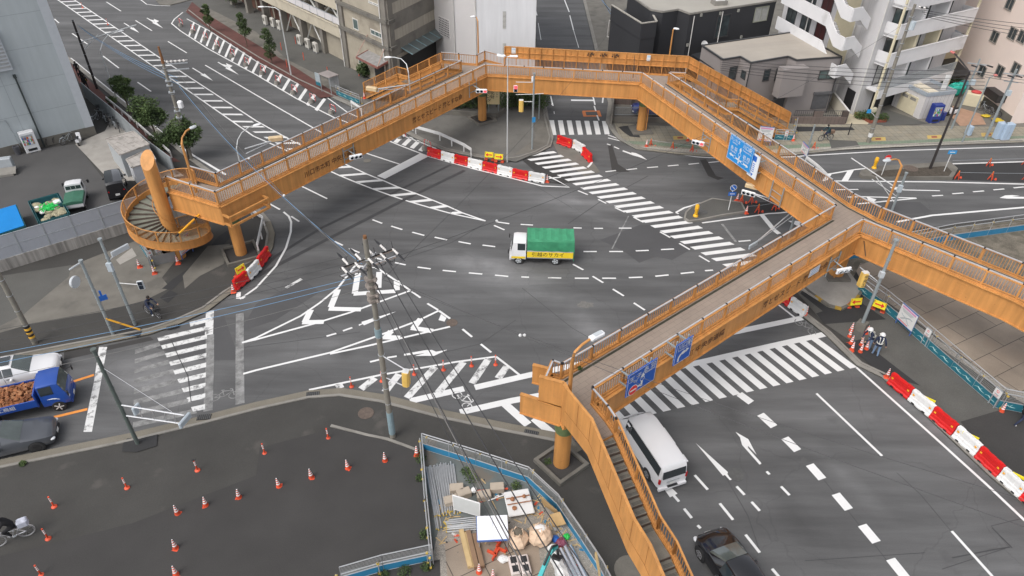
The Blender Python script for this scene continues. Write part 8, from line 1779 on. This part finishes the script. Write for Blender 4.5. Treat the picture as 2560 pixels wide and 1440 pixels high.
shrub('garden shrub peering over the wall in the apartment passage',2190,246,[(0,0,.9,.7),(.5,.2,.7,.6)],1000,.09,45); shrub('weedy bushes behind the mint-covered scooters',2352,228,[(0,0,.8,1.2),(1.5,.3,.7,1.0)],1500,.1,46)
tree('broad dark tree mass behind the workshop at the top edge',2430,60,[(0,0,4,3),(4,1,3.5,2.8),(-3.5,0,3.5,2.4),(7,2,4,3)],3,6000,.2,47,tr=.2)
shrub('round dark bush at the corner of the white block',1330,112,[(0,0,.6,.55)],500,.08,48)
for i,(x,y,r) in enumerate(((1052,1150,.35),(1050,1198,.25),(1062,1340,.3),(1166,1182,.3),(1180,1200,.4),(1290,1218,.3),(960,1440,.3),(1010,1432,.35),(1068,1420,.3),(1368,1158,.25),(58,1161,.2),(1448,922,.15))):
    shrub('green weed tuft in the works area, number %s clump by %s'%('one two three four five six seven eight nine ten eleven twelve'.split()[i],('fence corner','left fence','left fence low end','upper boards','upper boards inside','yellowed grass patch','bottom boards','bottom boards middle','bottom fence corner','column plinth','left kerb','deck edge')[i]),x,y,[(0,0,r*.4,r,.5)],220,.05,60+i,name='weed',h=.1 if i<11 else DZ)
# ---------------- works yard clutter ----------------
def bundle(label,A,B,n,r,w,seed,layers=2,m=pipe_,name='pipe_stack',ends=None):
    a_=P(*A,.1); b_=P(*B,.1); t=thing(name,label,'pipes',a_,group=None); d=(b_-a_); s_=Vector((-d.y,d.x,0)).normalized(); r2=random.Random(seed)
    for i in range(n):
        k=(i/(n-1)-.5)*w if n>1 else 0; l=i%layers; a=MB(); j=r2.uniform(-.12,.12); p=s_*k+d.normalized()*j+Vector((0,0,r+.02+l*r*1.7)); q=d+s_*(k*.85+r2.uniform(-.05,.05))+d.normalized()*j+Vector((0,0,r+.02+l*r*1.7)); a.tube(p,q,r,8); a.tube(q,q+d.normalized()*.05,r*1.15,6,m=1); obj('pipe',a,[m,ends or clampy],t)
bundle('sheaf of scaffold pipes lying along the left yard fence',(1098,1165),(1118,1285),24,.032,1.5,1); bundle('fan of scaffold pipes lying crosswise below the white board',(1210,1308),(1117,1318),14,.032,.75,2); bundle('thin loose pipes beside the left yard fence',(1072,1170),(1097,1325),4,.03,.25,3,1)
bundle('shiny thick steel pipes in the lower right of the yard',(1400,1372),(1450,1470),5,.1,.95,5,1,m=mat('bright_pipe',(.6,.62,.66),.2,.05,2,metal=.8),ends=steel)
bundle('thin green and grey rods below the plywood',(1385,1300),(1415,1352),8,.02,.5,6,1,ends=lf[1])
timb=[mat('timber_pale',(.5,.36,.18),.8,.12,3),mat('timber_brown',(.24,.15,.09),.85,.15,3)]
t=thing('timber_stack','stack of long timber beams on the brown steel plate','timber',P(1165,1370,.1)); 
for i,(A,B,m) in enumerate((((1153,1326),(1176,1418),0),((1170,1328),(1192,1420),1),((1186,1336),(1206,1418),1),((1160,1332),(1182,1418),0))): a=MB(); a.beam(P(*A,.25+.0*i)-P(1165,1370,.1),P(*B,.25)-P(1165,1370,.1),.22,.2 if i<3 else .1); obj('beam',a,timb[m],t)
for i,(x,y,rz,l) in enumerate(((1142,1228,.1,'upper left'),(1160,1240,.4,'by the white board'),(1210,1245,.2,'in the middle'),(1243,1226,.1,'right of the orange pole'),(1128,1258,.3,'behind the white board'))): 
    t=thing('foam_block','beige packing block in the yard, '+l,'block',P(x,y,.1),rz); obj('block',MB().bbox(0,0,.2,.7,.45,.4,.03),mat('block_beige',(.42,.36,.29),.8,.12,2),t)
def wboard(label,TL,TR,BR,BL,h1,h0_,legs=True,fm=white,m=white,name='white_board'):
    p=[P(*TL,h1),P(*TR,h1),P(*BR,h0_),P(*BL,h0_)]; c=P(*BL,.1); t=thing(name,label,'board',c); n=(p[1]-p[0]).cross(p[3]-p[0]).normalized()*.03; a=MB(); a.add([v+n-c for v in p]+[v-n-c for v in p],[(0,1,2,3),(7,6,5,4),(0,4,5,1),(1,5,6,2),(2,6,7,3),(3,7,4,0)]); obj('panel',a,m,t); a=MB()
    for i in range(4): a.tube(p[i]-c,p[(i+1)%4]-c,.035,6)
    if legs: a.tube(p[2]-c,(p[2].x-c.x,p[2].y-c.y,0),.03,6); a.tube(p[3]-c,(p[3].x-c.x,p[3].y-c.y,0),.03,6)
    obj('frame',a,fm,t); return t
pg=mat('panel_grey',(.42,.43,.42),.6,.06)
wboard('grey-white framed board standing over the pipes in the yard',(1132,1238),(1199,1258),(1199,1290),(1135,1272),1.25,.55,True,white,pg); 
t=thing('handcart','white flatbed frame cart with brown fittings lying in the yard','cart',P(1297,1265,.1),R(12)); a=MB(); a.bbox(0,0,.3,1.3,1.45,.08,.04); obj('bed',a,white,t); a=MB(); [a.tube((-.6,y,.4),(.6,y,.4),.03,6) for y in (-.1,.25)]; a.ball((-.3,.15,.45),.12,8); a.ball((.3,.2,.45),.1,8); a.lathe([(.12,.38),(.12,.42),(.06,.43)],10,(-.3,-.35,0)); obj('fitting',a,mat('fitting_rust',(.3,.13,.06),.7,.2,4),t); a=MB(); a.tube((-.6,.55,.35),(-1.5,.35,.35),.03,6); obj('pole',a,white,t)
t=thing('tarp_table','white-topped table with blue edge in the yard','table',P(1232,1345,.1),R(4)); a=MB(); a.bbox(0,0,.85,1.45,1.3,.05,.02); a.box(0,0,.88,.01,1.28,.006,m=1); obj('top',a,[mat('sheet_white',(.82,.84,.9),.5,.04),steel],t); a=MB(); a.box(0,-.66,.8,1.5,.03,.12); a.box(-.74,0,.8,.03,1.3,.12); obj('edge',a,mat('edge_blue',(.08,.16,.42),.5),t); 
for x in (-.65,.65):
    for y in (-.6,.6): obj('leg',MB().tube((x,y,0),(x,y,.82),.02,5),steel,t)
sk=mat('sack_beige',(.62,.46,.33),.8,.1,3,.03,bump=.02)
def sack(label,x,y,seed,r=.62):
    def top(t): a=MB(); [a.path([(r*.5*math.cos(q),r*.5*math.sin(q),.85),(r*.45*math.cos(q+.4),r*.45*math.sin(q+.4),1.1),(r*.5*math.cos(q+.8),r*.5*math.sin(q+.8),.85)],.025,5) for q in (0,1.6,3.1,4.7)]; obj('strap',a,sk,t); a=MB(); a.ball((0,.1,.85),r*.5,8,sq=(1.1,.9,.5)); obj('filling',a,bwh if seed==2 else soil,t)
    lump('bulk_bag',label,'sack',x,y,r,sk,(1,1,.8),seed=seed,extra=top)
sack('big beige bulk bag with dark load in the yard, left one',1294,1360,1,.5); sack('big beige bulk bag with white sheeting in the yard, right one',1350,1352,2,.56)
lump('plastic_bag','small white plastic bag on the steel plate','bag',1258,1402,.22,white,(1.2,.9,.6),seed=8); lump('plastic_bag','purple-red bag among the rods in the yard','bag',1403,1360,.25,mat('bag_purple',(.2,.05,.09),.6),(1.2,1,.6),seed=9); lump('plastic_bag','blue bag beside the purple one','bag',1388,1352,.2,sblue,(1,1,.7),seed=10); lump('plastic_bag','bright green bag tucked by the yard fence','bag',1416,1346,.16,mat('bag_green',(.03,.5,.08),.5),(1,1,.8),seed=11)
t=thing('plywood_sheet','bent brown plywood sheets leaning on the yard fence','board',P(1395,1290,.1)); a=MB(); c=P(1395,1290,.1)
for q in (((1350,1240,.9),(1392,1276,.9),(1405,1295,.2),(1358,1262,.2)),((1372,1288,.5),(1400,1280,.9),(1415,1310,.6),(1382,1318,.15))):
    p=[P(*v)-c for v in q]; n=Vector((0,0,.03)); a.add([v+n for v in p]+[v-n for v in p],[(0,1,2,3),(7,6,5,4),(0,4,5,1),(1,5,6,2),(2,6,7,3),(3,7,4,0)])
obj('sheet',a,mat('plywood',(.42,.28,.13),.75,.12,3),t)
t=thing('plastic_pallet','orange-red plastic crate frames under the white table','crate',P(1248,1375,.1),.5); a=MB()
for q in ((-.3,-.2,0),(.15,.25,.3)): a.box(q[0],q[1],.12+q[2]*.3,.6,.08,.2,.6); a.box(q[0]+.2,q[1]+.25,.12+q[2]*.3,.6,.08,.2,.6); a.box(q[0]-.1,q[1]+.15,.12+q[2]*.3,.08,.5,.2,.6); a.box(q[0]+.35,q[1]+.1,.12,.08,.5,.2,.6)
obj('frame',a,cr,t)
t=thing('warning_tube','orange tube light lying by the packing blocks','tube',P(1230,1232,.1)); a=MB(); a.tube((-.9,-.02,.15),(.8,.15,.15),.05,8); obj('tube',a,cr,t); a=MB(); a.ball((-.9,-.1,.35),.16,10); obj('lamp',a,white,t)
for i,(x,y) in enumerate(((1286,1420),(1312,1418))):
    t=thing('concrete_block_form','white twin-hole hollow block on the steel plate, %s one'%('left','right')[i],'block',P(x,y,.1),R(-78)); a=MB(); a.bbox(0,0,.16,.95,.45,.32,.04); obj('body',a,mat('block_pinkish',(.6,.53,.5),.7,.08),t); a=MB(); a.box(-.22,0,.322,.32,.28,.01); a.box(.22,0,.322,.32,.28,.01); obj('hole',a,black,t)
t=thing('sheeted_bags','long row of white sheeted bags beside the bright pipes','sheeting',P(1385,1400,.1)); a=MB(); r2=random.Random(4); c=P(1385,1400,.1); A=P(1378,1372,.1)-c; B=P(1418,1470,.1)-c
rg=[]; 
for i in range(9):
    p=A.lerp(B,i/8); k=.25+r2.uniform(-.04,.06); rg.append([(p.x-k,p.y-.1,0),(p.x-k*.8,p.y-.05,.3+r2.uniform(-.05,.05)),(p.x,p.y,.42+r2.uniform(-.06,.06)),(p.x+k*.8,p.y+.05,.32),(p.x+k,p.y+.1,0)])
a.loft(rg); obj('sheet',a,bwh,t)
exm=mat('machine_teal',(.01,.35,.36),.45,.08)
t=thing('mini_excavator','teal mini excavator arm with black hoses at the bottom of the yard','excavator',P(1366,1448,.1),R(60)); a=MB(); a.loft([[(x,-w_,z0),(x,-w_,z1),(x,w_,z1),(x,w_,z0)] for x,w_,z0,z1 in ((.9,.06,1.3,1.5),(.3,.08,1.7,2.0),(-.5,.09,1.2,1.5),(-1.2,.1,.6,.9))]); obj('boom',a,exm,t,bevel=.01); a=MB(); a.bbox(-1.6,0,.75,1.2,.9,.5,.08); obj('body',a,exm,t); a=MB(); a.path([(.9,0,1.5),(.4,.02,2.05),(-.4,.0,1.7)],.05,6); a.tube((.9,0,1.4),(1.1,0,.5),.07,6); obj('cylinder',a,black,t); a=MB()
for s_ in (-1,1): a.bbox(-1.6,s_*.45,.2,1.5,.25,.38,.08)
obj('track',a,rubber,t); a=MB(); a.loft([[(x,-.2,z0),(x,-.2,z1),(x,.2,z1),(x,.2,z0)] for x,z0,z1 in ((1.25,.1,.3),(1.0,.05,.5),(.85,.3,.55))]); obj('bucket',a,black,t)
t=thing('plank_post','tan plank leaning at the yard fence bottom corner','plank',P(1500,1445,.1)); a=MB(); a.beam((0,0,.1),(-.25,.5,1.2),.1,.2); obj('plank',a,timb[0],t)
a=MB(); r2=random.Random(12); yd=[P(*q,.1) for q in ((1125,1262),(1230,1235),(1330,1250),(1400,1340),(1200,1330),(1360,1330),(1280,1330),(1350,1300),(1420,1380),(1130,1330))]
for i in range(420):
    c=yd[r2.randrange(len(yd))]+Vector((r2.gauss(0,.42),r2.gauss(0,.42),0)); k=r2.random(); 
    if k<.7: s_=r2.uniform(.03,.1); a.box(c.x,c.y,.13,s_,s_*.8,s_*.6,r2.random()*3,m=r2.randint(0,2))
    elif k<.92: a.box(c.x,c.y,.15,r2.uniform(.2,.6),.05,.03,r2.random()*3,m=3)
    else: a.box(c.x,c.y,.14,.25,.18,.02,r2.random()*3,rx=.2,m=r2.randint(4,6))
o=obj('rubble',a,[conc,conc_dirty,black,timb[0],bwh,cr,bluep]); o['kind']='stuff'; tag(o,'scattered rubble, wood scraps and litter on the works yard floor','rubble')
# containers behind the west fence
def skip(label,px,m,fill,cover=None,h=1.0):
    p=Q(*px,h=h); c=Vector((p[3].x,p[3].y,.1)); t=thing('skip_container',label,'container',c); a=MB()
    for i in range(4): q0,q1=p[i],p[(i+1)%4]; a.beam((q0.x,q0.y,h/2+.05),(q1.x,q1.y,h/2+.05),.08,h); a.beam((q0.x,q0.y,h),(q1.x,q1.y,h),.14,.1)
    a.prism([(v.x,v.y) for v in p],.1,.3); obj('shell',a,m,t,org=c)
    if cover: a=MB(); a.prism([(v.x,v.y) for v in p],h-.2,h+.1); obj('tarpaulin',a,cover,t,org=c,bevel=.04)
    else:
        r2=random.Random(3); ctr=sum(p,Vector())/4
        for i in range(34):
            u,v=r2.uniform(.1,.9),r2.uniform(.1,.9); q=p[0].lerp(p[1],u).lerp(p[3].lerp(p[2],u),v); a=MB(); a.ball((q.x,q.y,h-.12),r2.uniform(.2,.34),8,sq=(1.2,1,.45)); a.v=[w+Vector((r2.uniform(-.03,.03),)*3) for w in a.v]; obj('sack',a,fill[0] if i%5 else fill[1],t,org=c)
        a=MB(); 
        for i in range(120):
            q=ctr+Vector((r2.gauss(0,.3),r2.gauss(0,.3),0)); a.box(q.x,q.y,h+.04+r2.uniform(0,.08),.22,.08,.03,r2.random()*6,rx=r2.uniform(-.4,.4))
        obj('netting',a,mat('net_green',(.02,.5,.09),.6,.2,4),t,org=c)
skip('teal open container heaped with sacks and bright green netting',(72,504,144,484,173,535,98,558),mat('container_teal',(.04,.16,.18),.5,.1),[mat('sack_khaki',(.33,.3,.2),.85,.25,3,.1),bwh])
skip('container under a bright blue tarpaulin at the left edge',(-70,546,40,514,62,566,-60,606),mat('container_teal',(0,0,0)),None,mat('tarp_blue',(.005,.22,.6),.5,.06,1,.02,bump=.02),1.25)
t=thing('trash_crate','grey bottle recycling racks beside the drinks machine','rack',P(22,432,.1),R(20)); a=MB(); a.bbox(0,.3,.7,1.1,.6,1.2,.04); obj('box',a,mat('rack_grey',(.4,.43,.45),.5,.1),t); a=MB(); a.box(.1,-.4,.35,1.3,.8,.06,rx=R(25)); a.box(-.1,-.75,.12,1.3,.1,.2); obj('tray',a,conc,t)
t=thing('waste_bin','round dark waste bin between the rack and drinks machine','bin',P(47,386,.1)); a=MB(); a.lathe([(.22,0),(.28,.75),(.3,.8),(.2,.82),(.18,.7)],14); obj('body',a,mat('bin_dark',(.08,.08,.09),.6),t)
t=thing('information_case','glass notice case and small shelter by the north-west stairs','shelter',P(822,232,.1),R(-40)); a=MB(); a.bbox(0,.3,2.0,1.9,1.3,.1,.04); obj('roof',a,mat('shelter_roof',(.28,.25,.24),.6),t); a=MB()
for x in (-.85,.85):
    for y in (-.25,.85): a.tube((x,y,0),(x,y,2),.04,6)
obj('post',a,steel,t); a=MB(); a.box(0,.9,1.1,1.7,.03,1.6); obj('pane',a,mat('pale_pane',(.3,.32,.32),.2),t); a=MB(); a.box(-1.6,0,1.1,.9,.06,1.4); a.box(-1.6,-.04,.6,.9,.02,.4,m=1); obj('notice_case',a,[mat('case_glass',(.35,.4,.42),.2),teal_],t)
# ---------------- overhead wires ----------------
wblk=mat('wire_black',(.03,.03,.032),.6,0); wblu=mat('wire_blue',(.12,.28,.48),.5,0); wgry=mat('wire_grey',(.13,.125,.12),.5,0)
def wire(label,A,B,r=.018,m=wblk,sag=.6,balls=()):
    a=MB(); q=[]; n=16
    for i in range(n+1): u=i/n; v=A.lerp(B,u); v=v-Vector((0,0,4*sag*u*(1-u))); q.append(v)
    a.path(q,r,4,cap=False)
    for u in balls: i=int(u*n); a.ball(q[i],.075,8,m=1)
    o=obj('overhead_wire',a,[m,white],org=A); o.location=A; return tag(o,label,'wire',kind=None)
top=lambda x,y,h:P(x,y,h)
zt_=UC.z+UH
for i,(a_,b_,m,l) in enumerate((((868,640,zt_-1.2),(437,170,WC.z+WH),wgry,'uppermost grey wire'),((880,645,zt_-1.3),(442,182,WC.z+WH-.3),wblk,'black wire'),((905,660,zt_-2.0),(448,215,8.6),wblu,'bright blue wire'),((905,664,zt_-2.3),(449,222,8.3),wgry,'lower grey wire'))): wire(l+' from the centre pole to the rust-topped pole',top(*a_),top(*b_),.01 if m is not wblu else .014,m,.9,(.3,.45) if i==0 else ())
for i,(a_,b_,m) in enumerate((((872,640,zt_-1.2),(-320,875,11.5),wblk),((882,655,zt_-1.4),(-320,905,11.4),wblk),((895,668,zt_-1.7),(-320,925,11.2),wblk),((905,690,zt_-2.6),(-320,935,9.9),wblu),((910,700,zt_-2.9),(-320,965,9.6),wblu),((915,720,zt_-3.3),(-320,1010,9.0),wgry))): wire('wire running left from the centre pole, %s from the top'%'first second third fourth fifth sixth'.split()[i],top(*a_),top(*b_),.012,m,.3)
for i,(a_,b_,m,r) in enumerate((((948,655,zt_-1.2),(1560,1690,11),wblk,.022),((962,640,zt_-1.1),(1640,1690,11.2),wblk,.02),((935,700,zt_-2.5),(1470,1690,9.8),wblk,.022),((938,706,zt_-2.7),(1455,1690,9.6),wgry,.024),((932,720,zt_-3.2),(1440,1690,9.2),wblk,.016))): wire('wire falling toward the bottom edge from the centre pole, %s'%('second from the right','rightmost','third from the right','pale thick one','leftmost')[i],top(*a_),top(*b_),r,m,.3)
wire('thin black wire from the centre pole over the bridge stairs toward the right edge',top(960,690,zt_-2.3),top(2800,1400,10),.014,wblk,.5,(.3,)); wire('second thin wire under it toward the right edge',top(960,700,zt_-2.5),top(2800,1318,10),.012,wblk,.6,(.3,)); wire('long thin wire crossing the junction to the apartment pole',top(965,650,zt_-1.4),P(2290,40,RC.z+RH-.3),.012,wblk,1.6,(.06,.18)); wire('long thin wire crossing the junction to the charcoal house pole',top(955,700,zt_-2.6),P(1550,40,NC.z+NH-.2),.012,wblk,1.2,(.5,))
e0=P(1955,160,6.9); 
for i in range(6): wire('street wire before the apartment block, %s from the top'%'first second third fourth fifth sixth'.split()[i],P(1800,150+5*i,7.6-.25*i),P(2462,178+9*i,9-.3*i),.02,wblk,.25+.1*(i%3))
for i in range(4): wire('wire from the tall apartment pole to the right edge, %s from the top'%'first second third fourth'.split()[i],P(2302+4*i,24+6*i,RC.z+RH-.1),P(2800,75+14*i,12-.3*i),.018,wblk,.3)
for i in range(3): wire('wire beyond the red lamps to the right edge, %s from the top'%'first second third'.split()[i],P(2462,180+6*i,9-.3*i),P(2800,205+12*i,9-.4*i),.018,wblk,.2)
for i in range(6): wire('%s cable bundled along the side street by the charcoal house'%'first second third fourth fifth sixth'.split()[i],P(1548+2*i,45+10*i,NC.z+NH-.3-.35*i),P(1462+5*i,-60,NC.z+NH+.3-.35*i),.025,wblu if i%3==0 else wblk,.4)
for i in range(4): wire('faint wire along the avenue above the hatched median, %s'%'first second third fourth'.split()[i],P(440+3*i,185+9*i,WC.z+WH-.3-.5*i),P(190+5*i,60+4*i,8.4-.3*i),.015,wblu if i else wgry,.5)
